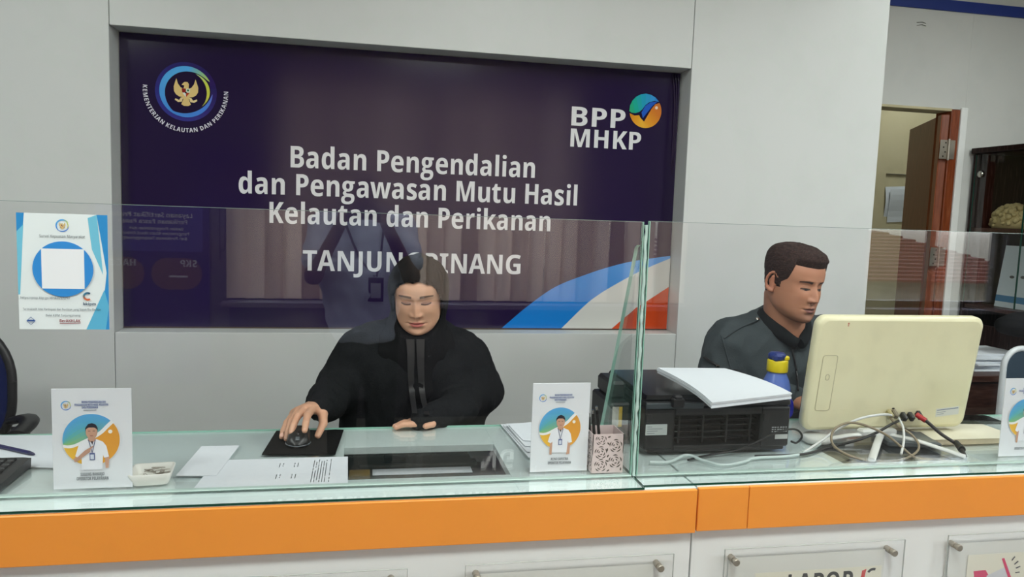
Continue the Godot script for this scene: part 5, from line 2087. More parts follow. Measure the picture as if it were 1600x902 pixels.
func portrait(p: Print, c: Vector2, r: float, who: int) -> void:
	var e := func(pts: Array) -> PackedVector2Array:
		var out := PackedVector2Array()
		for q in pts:
			out.append(c + Vector2(q[0], q[1]) * r)
		return out
	var skin := Color(0.80, 0.62, 0.52)
	var shirt := Color(0.93, 0.94, 0.96)
	if who == 0:
		p.poly(e.call([[-0.62, -0.72], [-0.50, -0.62], [-0.14, -0.40], [-0.08, -0.50], [-0.30, -0.72], [-0.58, -0.85]]), skin)
		p.poly(e.call([[0.45, -0.55], [0.62, -0.60], [0.58, -1.10], [0.48, -1.10]]), skin)
	else:
		p.poly(e.call([[-0.45, -0.55], [-0.32, -0.55], [-0.36, -1.25], [-0.46, -1.22]]), skin)
		p.poly(e.call([[0.38, -0.60], [0.52, -0.60], [0.50, -1.22], [0.34, -1.25]]), skin)
	p.poly(e.call([[-0.16, 0.02], [0.18, 0.02], [0.40, -0.08], [0.52, -0.25], [0.60, -0.66], [0.44, -0.70], [0.40, -0.60], [0.36, -1.15], [-0.34, -1.15], [-0.34, -0.62], [-0.42, -0.70], [-0.56, -0.62], [-0.44, -0.22], [-0.30, -0.06]]), shirt)
	p.poly(e.call([[-0.10, 0.10], [0.14, 0.10], [0.16, -0.02], [0.02, -0.12], [-0.12, -0.02]]), skin)
	p.poly(e.call([[-0.02, -0.06], [0.07, -0.06], [0.04, -0.20]]), Color(0.25, 0.20, 0.22))
	p.poly(disc(r * 0.20, 24, c + Vector2(0.02, 0.30) * r, r * 0.27), skin)
	p.poly(e.call([[-0.20, 0.34], [-0.19, 0.46], [-0.10, 0.60], [0.04, 0.64], [0.17, 0.58], [0.23, 0.46], [0.23, 0.34], [0.19, 0.42], [0.10, 0.47], [-0.08, 0.47], [-0.16, 0.42]]), Color(0.12, 0.13, 0.17))
	for m in [-1, 1]:
		p.poly(e.call([[0.02 + m * 0.04, 0.345], [0.02 + m * 0.12, 0.345], [0.02 + m * 0.12, 0.325], [0.02 + m * 0.04, 0.325]]), Color(0.25, 0.16, 0.14))
	p.poly(e.call([[-0.04, 0.17], [0.08, 0.17], [0.06, 0.145], [-0.02, 0.145]]), Color(0.62, 0.36, 0.32))
	p.poly(e.call([[-0.10, 0.0], [-0.07, 0.0], [0.04, -0.50], [0.02, -0.50]]), Color(0.30, 0.34, 0.50))
	p.poly(e.call([[0.13, 0.0], [0.16, 0.0], [0.04, -0.50], [0.02, -0.50]]), Color(0.30, 0.34, 0.50))
	p.poly(e.call([[-0.06, -0.50], [0.12, -0.50], [0.12, -0.78], [-0.06, -0.78]]), Color(0.33, 0.38, 0.58))
	p.poly(e.call([[-0.03, -0.56], [0.09, -0.56], [0.09, -0.74], [-0.03, -0.74]]), Color(0.82, 0.85, 0.90))
	if who == 0:
		p.poly(e.call([[-0.56, -0.74], [-0.22, -0.40], [-0.06, -0.30], [0.06, -0.22], [0.08, -0.26], [-0.02, -0.36], [-0.04, -0.46], [-0.30, -0.66], [-0.52, -0.84]]), skin.darkened(0.05))


# sheets of paper: corners (near-left, near-right, far-right, far-left) and a slight lift
func sheet(called: String, label: String, corners: Array, thick := 0.0006, m: Material = null, group := "") -> Node3D:
	var mid := Vector3.ZERO
	for c in corners:
		mid += c / 4.0
	var t := thing(called, label, "paper", mid, group)
	var st := S()
	var up := Vector3(0, thick, 0)
	quad(st, corners[0] + up, corners[1] + up, corners[2] + up, corners[3] + up)
	quad(st, corners[3], corners[2], corners[1], corners[0])
	for i in 4:
		var j := (i + 1) % 4
		quad(st, corners[i], corners[j], corners[j] + up, corners[i] + up)
	put(st, "sheet", m if m else M.paper, t)
	return t


func left_desk_things() -> void:
	table_card("table card of a figure pointing aside, beside the white clip tray", -0.6525, -0.4930, -1.7530, 0.2235, 0, "SUGENG RAHARJO")
	table_card("table card of a figure with arms hanging, beside the pink pen holder", 0.4090, 0.5545, -1.7640, 0.2230, 1, "RONO SAPUTRA")
	var y := TOP
	# printed letter, blank slip and the sheet at the far end
	var t := sheet("printed_letter", "printed white letter lying before the woman, half over the sunken tray", [on_y(300, 767, y), on_y(543.5, 760, y), on_y(543.5, 714, y), on_y(338, 720, y)])
	var n0 := on_y(543.5, 760, y)
	var p := Print.new()
	p.lift = 0.0002
	# lines of writing run towards the customers
	for i in 11:
		var x: float = [-0.072, -0.082, -0.088, -0.094, -0.100, -0.106, -0.112, -0.150, -0.158, -0.185, -0.193][i]
		for k in (26 if i < 7 else 5):
			var zz := (-1.745 - 0.0062 * k if i < 7 else -1.775 - 0.006 * k)
			if rng.randf() < 0.12:
				continue
			for off in ([0.0] if i < 7 else [0.0, 0.08]):
				p.poly(PackedVector2Array([Vector2(x, zz - off), Vector2(x + 0.0018, zz - off), Vector2(x + 0.0018, zz - 0.0046 - off), Vector2(x, zz - 0.0046 - off)]), Color(0.60, 0.62, 0.67))
				p.layer -= 1
	put_print(p, "printed_lines", M.ink, Transform3D(Basis(Vector3.RIGHT, Vector3(0, 0, 1), Vector3(0, 1, 0)), Vector3(0, y + 0.0007, 0)), t)
	t.get_child(-1).set_meta("kind", "stuff")
	sheet("paper_slip", "small blank white slip lying askew over the printed letter", [on_y(275, 744, y + 0.001), on_y(338, 744, y + 0.001), on_y(374, 697, y + 0.001), on_y(315, 698, y + 0.001)], 0.0012)
	sheet("paper_sheet", "white sheet under the dark blue pen at the counter end", [on_y(-60, 727, y), on_y(95, 732, y), on_y(100, 681, y), on_y(-50, 681, y)], 0.0010)
	# pen
	var pn := thing("pen", "dark blue pen lying on the white sheet", "pen", on_y(20, 702, y))
	var p0 := on_y(-30, 691, y + 0.0065)
	var p1 := on_y(46, 708, y + 0.0065)
	var st := S()
	tube(st, [p0, p1], 0.0052, 10)
	put(st, "barrel", mat(Color(0.13, 0.13, 0.33), 0.35), pn)
	st = S()
	var tip := on_y(54.5, 710.3, y + 0.0055)
	tube(st, [p1, p1.lerp(tip, 0.7), tip], [0.0052, 0.0034, 0.0012], 10)
	put(st, "tip", mat(Color(0.16, 0.16, 0.30), 0.3), pn)
	# keyboard, only its end in view
	var kb := thing("keyboard", "black keyboard at the counter end beside a table card", "keyboard", Vector3(-0.98, y, -1.83))
	var k0 := on_y(0, 771, y)
	st = S()
	var rings := []
	for e in [[-1.20, 0.0], [-0.772, 0.0], [-0.757, 0.004]]:
		var in_: float = e[1]
		rings.append([Vector3(e[0], y + 0.001, -1.745 - in_), Vector3(e[0], y + 0.010, -1.742 - in_), Vector3(e[0], y + 0.017 - in_ * 0.5, -1.756 - in_), Vector3(e[0], y + 0.026 - in_ * 0.5, -1.905 + in_), Vector3(e[0], y + 0.022, -1.915 + in_), Vector3(e[0], y + 0.001, -1.912 + in_)])
	loft(st, rings, false)
	put(st, "case", mat(Color(0.085, 0.09, 0.095), 0.4), kb)
	for r in 6:
		for c in 6:
			var at := Vector3(-0.788 - c * 0.0195 - (0.006 if c > 3 else 0.0), y + 0.0195 + 0.0012 * r, -1.772 - r * 0.0225)
			st = S()
			cbox(st, at, Vector3(0.0165, 0.007, 0.0175), 0.002, Basis(Vector3.RIGHT, 0.06))
			put(st, "key", mat(Color(0.10, 0.105, 0.11), 0.5) if not M.has("key") else M.key, kb)
			if not M.has("key"):
				M.key = mat(Color(0.10, 0.105, 0.11), 0.5)
	# white tray of paper clips
	var c0 := Vector3(-0.462, y, -1.793)
	var tr := thing("clip_tray", "small white square tray beside the table card", "tray", c0)
	st = S()
	var rr := []
	for e in [[0.0, 0.072, 0.068], [0.004, 0.076, 0.072], [0.026, 0.090, 0.086], [0.0275, 0.087, 0.083], [0.0265, 0.082, 0.078], [0.006, 0.070, 0.066]]:
		var ring := []
		for q in rounded(e[1], e[2], 0.010, 4):
			ring.append(c0 + Basis(Vector3.UP, 0.10) * Vector3(q.x, e[0] + 0.0005, q.y))
		rr.append(ring)
	loft(st, rr, true)
	put(st, "dish", mat(Color(0.88, 0.88, 0.85), 0.3), tr)
	for k in 16:
		var ang := rng.randf() * TAU
		var at := c0 + Vector3(rng.randf_range(-0.014, 0.022), 0.0085 + 0.0012 * k, rng.randf_range(-0.016, 0.016))
		var d := Vector3(cos(ang), rng.randf_range(-0.1, 0.1), sin(ang))
		var s := Vector3(-sin(ang), 0, cos(ang))
		st = S()
		tube(st, [at - d * 0.012 + s * 0.0025, at + d * 0.011 + s * 0.003, at + d * 0.014, at + d * 0.011 - s * 0.003, at - d * 0.013 - s * 0.003, at - d * 0.016 - s * 0.0005, at - d * 0.013 + s * 0.0016, at + d * 0.008 + s * 0.0016], 0.0006, 5)
		var clip := put(st, "paper_clip", M.steel)
		tag(clip, "bent steel paper clip heaped in the small white tray", "paper clip", "paper clips in the white tray")
	# mouse mat and mouse
	var mm := thing("mouse_mat", "thin black cloth mouse mat under the woman's hand", "mouse mat", Vector3(-0.15, y, -2.06))
	var q := [on_y(409, 711.5, y), on_y(524, 711, y), on_y(537, 673, y), on_y(432, 674.5, y)]
	st = S()
	var ring0 := []
	var ring1 := []
	for i in 4:
		for k in 8:
			var e: Vector3 = (q[i] as Vector3).lerp(q[(i + 1) % 4], k / 8.0) + Vector3(0, 0, 0.0012 * sin(k * 2.4 + i))
			ring0.append(e + Vector3(0, 0.0004, 0))
			ring1.append(e + Vector3(0, 0.0026 + 0.0006 * sin(k * 1.7), 0))
	loft(st, [ring0, ring1], false)
	put(st, "cloth", woven(Color(0.075, 0.075, 0.078), 0.9, 30.0), mm)
	var mo := thing("computer_mouse", "black computer mouse under the woman's hand", "mouse", Vector3(-0.158, y + 0.003, -2.045))
	var mc := on_y(470, 688, y + 0.003)
	mc.z = -2.046
	mc.x = -0.1615
	st = S()
	var mr := []
	for i in 13:
		var f := i / 12.0
		var zz := lerpf(-0.056, 0.056, f)
		var hw := 0.031 * pow(maxf(0.02, 1.0 - pow(absf(zz) / 0.0562, 4.0)), 0.35) * (1.0 - 0.06 * sin(f * PI))
		var hh := 0.036 * pow(maxf(0.02, 1.0 - pow(absf(zz + 0.008) / 0.066, 2.6)), 0.5) * (1.0 if zz < 0.02 else 1.0 - (zz - 0.02) * 4.0)
		var ring := []
		for k in 24:
			var a := TAU * k / 24
			var sx := signf(cos(a)) * pow(absf(cos(a)), 0.6)
			var sy := signf(sin(a)) * pow(absf(sin(a)), 0.7)
			ring.append(mc + Vector3(sx * hw, maxf(0.0, sy) * hh + 0.002, zz))
		mr.append(ring)
	loft(st, mr)
	put(st, "shell", mat(Color(0.09, 0.095, 0.10), 0.35), mo)
	st = S()
	lathe(st, [Vector2(0, -0.004), Vector2(0.007, -0.004), Vector2(0.009, -0.002), Vector2(0.009, 0.002), Vector2(0.007, 0.004), Vector2(0, 0.004)], 18, Transform3D(Basis(Vector3.FORWARD, PI / 2), mc + Vector3(0, 0.028, 0.026)))
	put(st, "scroll_wheel", M.black_gloss, mo)
	st = S()
	cbox(st, mc + Vector3(0, 0.0235, 0.046), Vector3(0.010, 0.004, 0.012), 0.001, Basis(Vector3.RIGHT, 0.55))
	put(st, "grey_inlay", mat(Color(0.45, 0.48, 0.50), 0.3, 0.6), mo)
	st = S()
	var mx := []
	for k in 25:
		var a := lerpf(-0.15, PI + 0.15, k / 24.0)
		mx.append(mc + Vector3(cos(a) * 0.0318, 0.006 + 0.0005 * sin(a * 3.0), 0.022 + sin(a) * 0.0345))
	tube(st, mx, 0.0016, 6)
	put(st, "grey_rim", mat(Color(0.36, 0.39, 0.41), 0.3), mo)
	# loose receipts behind the second card
	for k in 4:
		var s0 := [on_y(826 - 3 * k, 716 - 7 * k, y), on_y(862, 716 - 6 * k, y), on_y(850, 664, y), on_y(782 + 4 * k, 664 + 3 * k, y)]
		var lift := Vector3(0, 0.001 + 0.0035 * k, 0)
		for i in 4:
			s0[i] += lift + Vector3(0, 0.006 if i == 3 and k > 1 else 0.0, 0)
		sheet("receipt_slip", "crumpled white receipt slip heaped behind the table card", s0, 0.0008, null, "receipt slips behind the table card")
	# punched pen holder with a rose pattern
	pen_holder()


func pen_holder() -> void:
	var x0 := 0.5600
	var x1 := 0.6400
	var z0 := -1.742
	var z1 := -1.822
	var h := 0.098
	var y := TOP + 0.0006
	var t := thing("pen_holder", "pale pink square pen holder punched with roses", "pen holder", Vector3((x0 + x1) / 2, TOP, (z0 + z1) / 2))
	var pink := mat(Color(0.86, 0.79, 0.78), 0.5)
	var inside := mat(Color(0.33, 0.29, 0.25), 0.8)
	# each wall is a thin board cut through with petal-shaped slots
	var walls := [[Vector3(x0, y, z0), Vector3(1, 0, 0), x1 - x0], [Vector3(x1, y, z1), Vector3(-1, 0, 0), x1 - x0], [Vector3(x1, y, z0), Vector3(0, 0, -1), z0 - z1], [Vector3(x0, y, z1), Vector3(0, 0, 1), z0 - z1]]
	var g := RandomNumberGenerator.new()
	g.seed = 21
	for w in walls:
		var width: float = w[2]
		var slots := []
		for r in [[0.28, 0.20, 0.0155], [0.74, 0.30, 0.0165], [0.27, 0.53, 0.0155], [0.74, 0.70, 0.0160], [0.26, 0.86, 0.0135]]:
			var c := Vector2(r[0] * width, r[1] * h)
			for lay in 3:
				var rad: float = r[2] * (0.30 + 0.32 * lay)
				var n := 3 + lay
				for k in n:
					var a0 := TAU * k / n + lay * 0.55
					var a1 := a0 + TAU / n * 0.74
					var th: float = r[2] * 0.115
					var slot := PackedVector2Array()
					for q in 7:
						var a := lerpf(a0, a1, q / 6.0)
						slot.append(c + Vector2(cos(a), sin(a)) * (rad + th * sin(PI * q / 6.0)))
					for q in 5:
						var a := lerpf(a1, a0, (q + 1) / 6.0)
						slot.append(c + Vector2(cos(a), sin(a)) * (rad - th * 0.6 * sin(PI * (q + 1) / 6.0)))
					slots.append(slot)
		for r in [[0.52, 0.06, 0.3], [0.93, 0.09, 1.2], [0.50, 0.44, 0.8], [0.50, 0.76, 2.2], [0.95, 0.50, 1.5], [0.05, 0.37, 1.6], [0.06, 0.70, 1.3], [0.52, 0.93, 0.2], [0.93, 0.92, 0.7], [0.06, 0.05, 0.9], [0.47, 0.60, 1.4], [0.48, 0.31, 2.6]]:
			var leaf := PackedVector2Array()
			for q in 8:
				leaf.append(Vector2(r[0] * width, r[1] * h) + Vector2(cos(TAU * q / 8) * 0.0042, sin(TAU * q / 8) * 0.0020).rotated(r[2] + g.randf() * 0.4))
			slots.append(leaf)
		var dir: Vector3 = w[1]
		var out := dir.cross(Vector3.UP)
		var xf := Transform3D(Basis(dir, Vector3.UP, out), w[0])
		var st := S()
		prism(st, PackedVector2Array([Vector2(0, 0), Vector2(width, 0), Vector2(width, h), Vector2(0, h)]), -0.002, 0.0, xf)
		var wall := put(st, "side_panel", pink, t)
		# the slots are stamped in as dark openings, a hair proud of the board so that they show
		st = S()
		for s in slots:
			var ok := true
			for q in s:
				if q.x < 0.003 or q.x > width - 0.003 or q.y < 0.003 or q.y > h - 0.004:
					ok = false
			if ok:
				var idx := Geometry2D.triangulate_polygon(s)
				for i in range(0, idx.size(), 3):
					var pts := [s[idx[i]], s[idx[i + 1]], s[idx[i + 2]]]
					if (pts[1] - pts[0]).cross(pts[2] - pts[0]) < 0:
						pts = [pts[0], pts[2], pts[1]]
					tri(st, xf * Vector3(pts[0].x, pts[0].y, 0.0002), xf * Vector3(pts[1].x, pts[1].y, 0.0002), xf * Vector3(pts[2].x, pts[2].y, 0.0002))
		put(st, "rose_cutouts", inside, wall)
	var st := S()
	span(st, Vector3(x0 + 0.002, y, z1 + 0.002), Vector3(x1 - 0.002, y + 0.002, z0 - 0.002), 0.0003)
	put(st, "bottom_panel", pink, t)
	for k in 3:
		var at := Vector3(x0 + 0.014 + k * 0.012, y + 0.004, z1 + 0.02 + 0.012 * k)
		var pn := thing("pen", "black pen leaning in the pink pen holder", "pen", at, "pens in the pink holder")
		st = S()
		tube(st, [at, at + Vector3(-0.004 - 0.006 * k, 0.118 + 0.012 * k, -0.012)], 0.004, 8)
		put(st, "barrel", M.black, pn)
		st = S()
		tube(st, [at + Vector3(-0.004 - 0.006 * k, 0.118 + 0.012 * k, -0.012), at + Vector3(-0.0045 - 0.0066 * k, 0.128 + 0.012 * k, -0.013)], 0.0028, 8)
		put(st, "push_button", M.chrome, pn)


# ---------------------------------------------------------------- things on the second counter

func right_desk_things() -> void:
	printer()
	bottle()
	computer()
	table_card("table card at the counter end, before the white framed chair", 1.7520, 1.9060, -1.7660, 0.2235, 1, "")
	var y := TOP
	# pad of cream paper and a phone on it
	var nb := thing("paper_pad", "thick pad of cream paper beside the cream computer", "paper pad", Vector3(1.80, y, -1.99))
	var st := S()
	span(st, Vector3(1.640, y + 0.0005, -2.115), Vector3(1.93, y + 0.0165, -1.878), 0.001)
	put(st, "pages", grained(Color(0.80, 0.74, 0.62), 0.08, 0.03, Vector3(2, 40, 2), 0.8, 51), nb)
	st = S()
	span(st, Vector3(1.638, y + 0.0167, -2.117), Vector3(1.932, y + 0.0185, -1.876), 0.0006)
	put(st, "top_sheet", mat(Color(0.88, 0.86, 0.77), 0.7), nb)
	var ph := thing("phone", "dark green phone lying on the cream paper pad", "phone", Vector3(1.905, y + 0.019, -2.03))
	st = S()
	prism(st, rounded(0.155, 0.076, 0.010), 0.0, 0.009, Transform3D(Basis(Vector3(1, 0, 0.12).normalized(), Vector3(0.12, 0, -1).normalized(), Vector3.UP), Vector3(1.925, y + 0.0188, -2.055)))
	put(st, "phone_case", mat(Color(0.10, 0.15, 0.10), 0.3), ph)
	st = S()
	prism(st, rounded(0.143, 0.066, 0.008), 0.0, 0.0012, Transform3D(Basis(Vector3(1, 0, 0.12).normalized(), Vector3(0.12, 0, -1).normalized(), Vector3.UP), Vector3(1.925, y + 0.0280, -2.055)))
	put(st, "phone_screen", M.black_gloss, ph)


func printer() -> void:
	var x0 := 0.742
	var x1 := 1.166
	var zf := -1.866
	var zr := -2.185
	var y := TOP
	var t := thing("printer", "black inkjet printer with its back to the glass, white paper on its lid", "printer", Vector3((x0 + x1) / 2, y, (zf + zr) / 2))
	var body := mat(Color(0.050, 0.056, 0.058), 0.42)
	var st := S()
	for e in [[x0 + 0.01, x1 - 0.01, y + 0.004, y + 0.02]]:
		span(st, Vector3(e[0], e[2], zr + 0.01), Vector3(e[1], e[3], zf - 0.006), 0.003)
	# back wall with a recess for the paper path
	var ra := on_z(1056, 650, zf)
	var rb := on_z(1186, 700, zf)
	var ry0 := y + 0.012
	var ry1 := y + 0.106
	span(st, Vector3(x0, y + 0.014, zr), Vector3(x1, y + 0.128, zf - 0.05), 0.006)
	span(st, Vector3(x0, y + 0.014, zf - 0.06), Vector3(ra.x, y + 0.128, zf), 0.005)
	span(st, Vector3(rb.x, y + 0.014, zf - 0.06), Vector3(x1, y + 0.128, zf), 0.005)
	span(st, Vector3(ra.x - 0.002, ry1, zf - 0.06), Vector3(rb.x + 0.002, y + 0.128, zf), 0.003)
	span(st, Vector3(ra.x - 0.002, y + 0.012, zf - 0.06), Vector3(rb.x + 0.002, ry0 + 0.012, zf), 0.002)
	put(st, "body", body, t)
	for k in 4:
		st = S()
		var yy := lerpf(ry0 + 0.026, ry1 - 0.018, k / 3.0)
		span(st, Vector3(ra.x, yy, zf - 0.05), Vector3(rb.x, yy + 0.004, zf - 0.022), 0.001)
		put(st, "guide_rib", mat(Color(0.07, 0.075, 0.075), 0.25), t)
	st = S()
	for k in 4:
		var xx := lerpf(ra.x + 0.02, rb.x - 0.02, k / 3.0)
		cbox(st, Vector3(xx, (ry0 + ry1) / 2, zf - 0.036), Vector3(0.006, ry1 - ry0 - 0.012, 0.03), 0.001)
	put(st, "guide_post", M.black, t)
	# grey trim line and scanner lid
	st = S()
	span(st, Vector3(x0, y + 0.129, zr), Vector3(x1, y + 0.146, zf - 0.002), 0.003)
	put(st, "scanner_bed", mat(Color(0.085, 0.092, 0.095), 0.35), t)
	st = S()
	span(st, Vector3(x0, y + 0.126, zf - 0.004), Vector3(on_z(1100, 632, zf).x, y + 0.142, zf + 0.003), 0.002)
	put(st, "grey_trim", mat(Color(0.22, 0.25, 0.26), 0.35), t)
	st = S()
	var lid := [
		[Vector3(x0 + 0.002, y + 0.148, zf - 0.004), Vector3(x1 - 0.002, y + 0.148, zf - 0.004), Vector3(x1 - 0.002, y + 0.148, zr + 0.002), Vector3(x0 + 0.002, y + 0.148, zr + 0.002)],
		[Vector3(x0, y + 0.152, zf - 0.002), Vector3(x1, y + 0.152, zf - 0.002), Vector3(x1, y + 0.156, zr), Vector3(x0, y + 0.156, zr)],
		[Vector3(x0 + 0.004, y + 0.162, zf - 0.008), Vector3(x1 - 0.004, y + 0.162, zf - 0.008), Vector3(x1 - 0.004, y + 0.166, zr + 0.006), Vector3(x0 + 0.004, y + 0.166, zr + 0.006)],
	]
	for i in lid.size():
		var ring := lid[i] as Array
		ring.reverse()
	loft(st, lid, false)
	put(st, "scanner_lid", mat(Color(0.030, 0.033, 0.036), 0.22), t)
	# hinge block on the back edge of the lid
	st = S()
	var hb := on_z(1058, 627, zf)
	cbox(st, Vector3(hb.x, y + 0.144, zf + 0.004), Vector3(0.036, 0.026, 0.018), 0.004)
	cbox(st, Vector3(hb.x, y + 0.156, zf + 0.002), Vector3(0.024, 0.016, 0.020), 0.004)
	put(st, "lid_hinge", M.black, t)
	# labels
	var la := on_z(1007, 664, zf + 0.001)
	var lb := on_z(1042, 680, zf + 0.001)
	st = S()
	span(st, Vector3(la.x + 0.004, lb.y, zf), Vector3(lb.x, la.y, zf + 0.0006), 0.0001)
	var lab := put(st, "white_label", mat(Color(0.66, 0.69, 0.68), 0.5), t)
	var p := Print.new()
	p.lift = 0.0002
	for k in 4:
		p.bar(la.x + 0.008, la.y - 0.007 - 0.006 * k, [0.014, 0.044, 0.030, 0.022][k], 0.0016, Color(0.42, 0.44, 0.45))
	put_print(p, "label_print", M.ink, Transform3D(Basis.IDENTITY, Vector3(0, 0, zf + 0.0006)), lab)
	la = on_z(1206, 666, zf)
	p = Print.new()
	p.lift = 0.0002
	for k in 3:
		for j in 6:
			p.bar(la.x + 0.0082 * j, la.y - 0.005 - 0.006 * k, 0.0068 - 0.0012 * ((j + k) % 3), 0.003, Color(0.66, 0.68, 0.68))
	put_print(p, "white_lettering", M.ink, Transform3D(Basis.IDENTITY, Vector3(0, 0, zf + 0.0004)), t)
	st = S()
	var lc := on_z(1211, 679, zf)
	span(st, Vector3(lc.x, lc.y - 0.013, zf), Vector3(lc.x + 0.038, lc.y, zf + 0.0006), 0.0001)
	put(st, "white_label", mat(Color(0.70, 0.72, 0.71), 0.5), t)
	for e in [[1197, 652], [1014, 654]]:
		st = S()
		var q := on_z(e[0], e[1], zf)
		cbox(st, Vector3(q.x, q.y, zf), Vector3(0.016, 0.022, 0.004), 0.001)
		put(st, "latch", M.black, t)
	# ink tank standing off the side, with a yellow and white label
	st = S()
	span(st, Vector3(0.682, y + 0.002, -2.155), Vector3(0.741, y + 0.115, -1.975), 0.006)
	span(st, Vector3(0.695, y + 0.115, -2.150), Vector3(0.741, y + 0.165, -2.02), 0.008)
	var tank := put(st, "ink_tank", M.black, t)
	st = S()
	span(st, Vector3(0.687, y + 0.048, -1.9752), Vector3(0.706, y + 0.105, -1.9740), 0.0002)
	put(st, "white_label", mat(Color(0.74, 0.74, 0.70), 0.5), tank)
	st = S()
	span(st, Vector3(0.7062, y + 0.048, -1.9752), Vector3(0.716, y + 0.105, -1.9740), 0.0002)
	put(st, "yellow_label", mat(Color(0.80, 0.68, 0.20), 0.5), tank)
	# ream of paper sagging over the lid
	var pp := thing("paper_ream", "loose stack of white paper sagging over the printer lid", "paper stack", Vector3(0.98, y + 0.165, -1.96))
	var bl := on_y(1027, 574.5, 0.988)
	var br := on_y(1132, 575.5, 0.988)
	var fl := on_y(1112, 623, 0.966)
	var fr := on_y(1237, 611, 0.968)
	for k in 5:
		st = S()
		st.set_smooth_group(1)
		var off := Vector3(0.0012 * sin(k * 2.1), -0.0032 * (4 - k), 0.0015 * cos(k * 1.7))
		var grid := []
		for i in 9:
			var f := i / 8.0
			var row := []
			for j in 7:
				var g := j / 6.0
				var q: Vector3 = bl.lerp(br, g).lerp(fl.lerp(fr, g), f) + off
				q.y += 0.004 * sin(f * PI) - 0.010 * pow(f, 5.0) * (1.0 - 0.4 * g)
				row.append(q)
			grid.append(row)
		for i in 8:
			for j in 6:
				var a: Vector3 = grid[i][j]
				var b: Vector3 = grid[i + 1][j]
				var c: Vector3 = grid[i + 1][j + 1]
				var d: Vector3 = grid[i][j + 1]
				quad(st, a, b, c, d)
		st.set_smooth_group(-1)
		var dn := Vector3(0, -0.0029, 0)
		for i in 8:
			quad(st, grid[i][0] + dn, grid[i + 1][0] + dn, grid[i + 1][0], grid[i][0])
			quad(st, grid[i + 1][6] + dn, grid[i][6] + dn, grid[i][6], grid[i + 1][6])
		for j in 6:
			quad(st, grid[8][j] + dn, grid[8][j + 1] + dn, grid[8][j + 1], grid[8][j])
			quad(st, grid[0][j + 1] + dn, grid[0][j] + dn, grid[0][j], grid[0][j + 1])
		put(st, "paper_layer", M.paper, pp)
	# cables lying before the printer
	cable("white_cable", "white cable lying across the counter before the printer", [on_y(1015, 722, y + 0.004), on_y(1045, 722, y + 0.004), on_z(1072, 716, -1.835) * Vector3(1, 0, 1) + Vector3(0, y + 0.008, 0), on_y(1100, 720, y + 0.004), on_y(1130, 727, y + 0.004), on_y(1165, 721, y + 0.004), on_y(1180, 716, y + 0.004), on_y(1255, 709, y + 0.004), on_y(1300, 680, y + 0.004)], 0.0038, mat(Color(0.72, 0.78, 0.77), 0.4))
	cable("black_cable", "thin black cable rising over the printer corner in a loop", [on_y(1075, 719, y + 0.003), on_z(1110, 711, -1.85), on_z(1150, 704, -1.855), on_z(1180, 692, -1.856), on_z(1205, 680, -1.856), on_z(1228, 672, -1.86), on_z(1245, 672, -1.885), on_z(1253, 682, -1.895), on_z(1245, 692, -1.90), on_z(1236, 690, -1.90)], 0.0030, mat(Color(0.06, 0.065, 0.065), 0.45))


func cable(called: String, label: String, pts: Array, r: float, m: Material) -> Node3D:
	var mid := Vector3.ZERO
	for p in pts:
		mid += p / pts.size()
	var t := thing(called, label, "cable", Vector3(mid.x, TOP, mid.z))
	var st := S()
	tube(st, curve(pts, 7), r, 8)
	put(st, "cord", m, t)
	return t


func bottle() -> void:
	var y := TOP + 0.0005
	var c := Vector3(1.2135, y, -2.030)
	var t := thing("water_bottle", "blue plastic water bottle with a yellow and blue flip cap", "bottle", c)
	var st := S()
	var blue := mat(Color(0.34, 0.45, 0.74), 0.25)
	lathe(st, [Vector2(0, 0.0), Vector2(0.036, 0.0), Vector2(0.041, 0.005), Vector2(0.041, 0.06), Vector2(0.038, 0.075), Vector2(0.041, 0.09), Vector2(0.0425, 0.125), Vector2(0.041, 0.145), Vector2(0.036, 0.165), Vector2(0.028, 0.183), Vector2(0.026, 0.190), Vector2(0.026, 0.196), Vector2(0, 0.196)], 36, Transform3D(Basis.IDENTITY, c))
	put(st, "bottle_body", blue, t)
	st = S()
	lathe(st, [Vector2(0, 0.190), Vector2(0.0295, 0.190), Vector2(0.0305, 0.193), Vector2(0.030, 0.222), Vector2(0.028, 0.226), Vector2(0, 0.226)], 36, Transform3D(Basis.IDENTITY, c))
	cbox(st, c + Vector3(0.014, 0.232, 0.006), Vector3(0.028, 0.014, 0.030), 0.004)
	put(st, "yellow_cap", mat(Color(0.88, 0.80, 0.08), 0.35), t)
	st = S()
	cbox(st, c + Vector3(-0.010, 0.234, 0.010), Vector3(0.030, 0.026, 0.036), 0.008)
	lathe(st, [Vector2(0.020, 0.225), Vector2(0.026, 0.228), Vector2(0.026, 0.240), Vector2(0.020, 0.247), Vector2(0, 0.249)], 28, Transform3D(Basis.IDENTITY, c + Vector3(-0.002, 0, -0.002)))
	put(st, "blue_flip_lid", mat(Color(0.12, 0.20, 0.46), 0.35), t)
	st = S()
	tube(st, curve([c + Vector3(0.036, 0.11, 0.0), c + Vector3(0.052, 0.095, 0.004), c + Vector3(0.053, 0.06, 0.004), c + Vector3(0.038, 0.045, 0.0)]), 0.0055, 8)
	put(st, "handle_loop", mat(Color(0.10, 0.13, 0.60), 0.35), t)


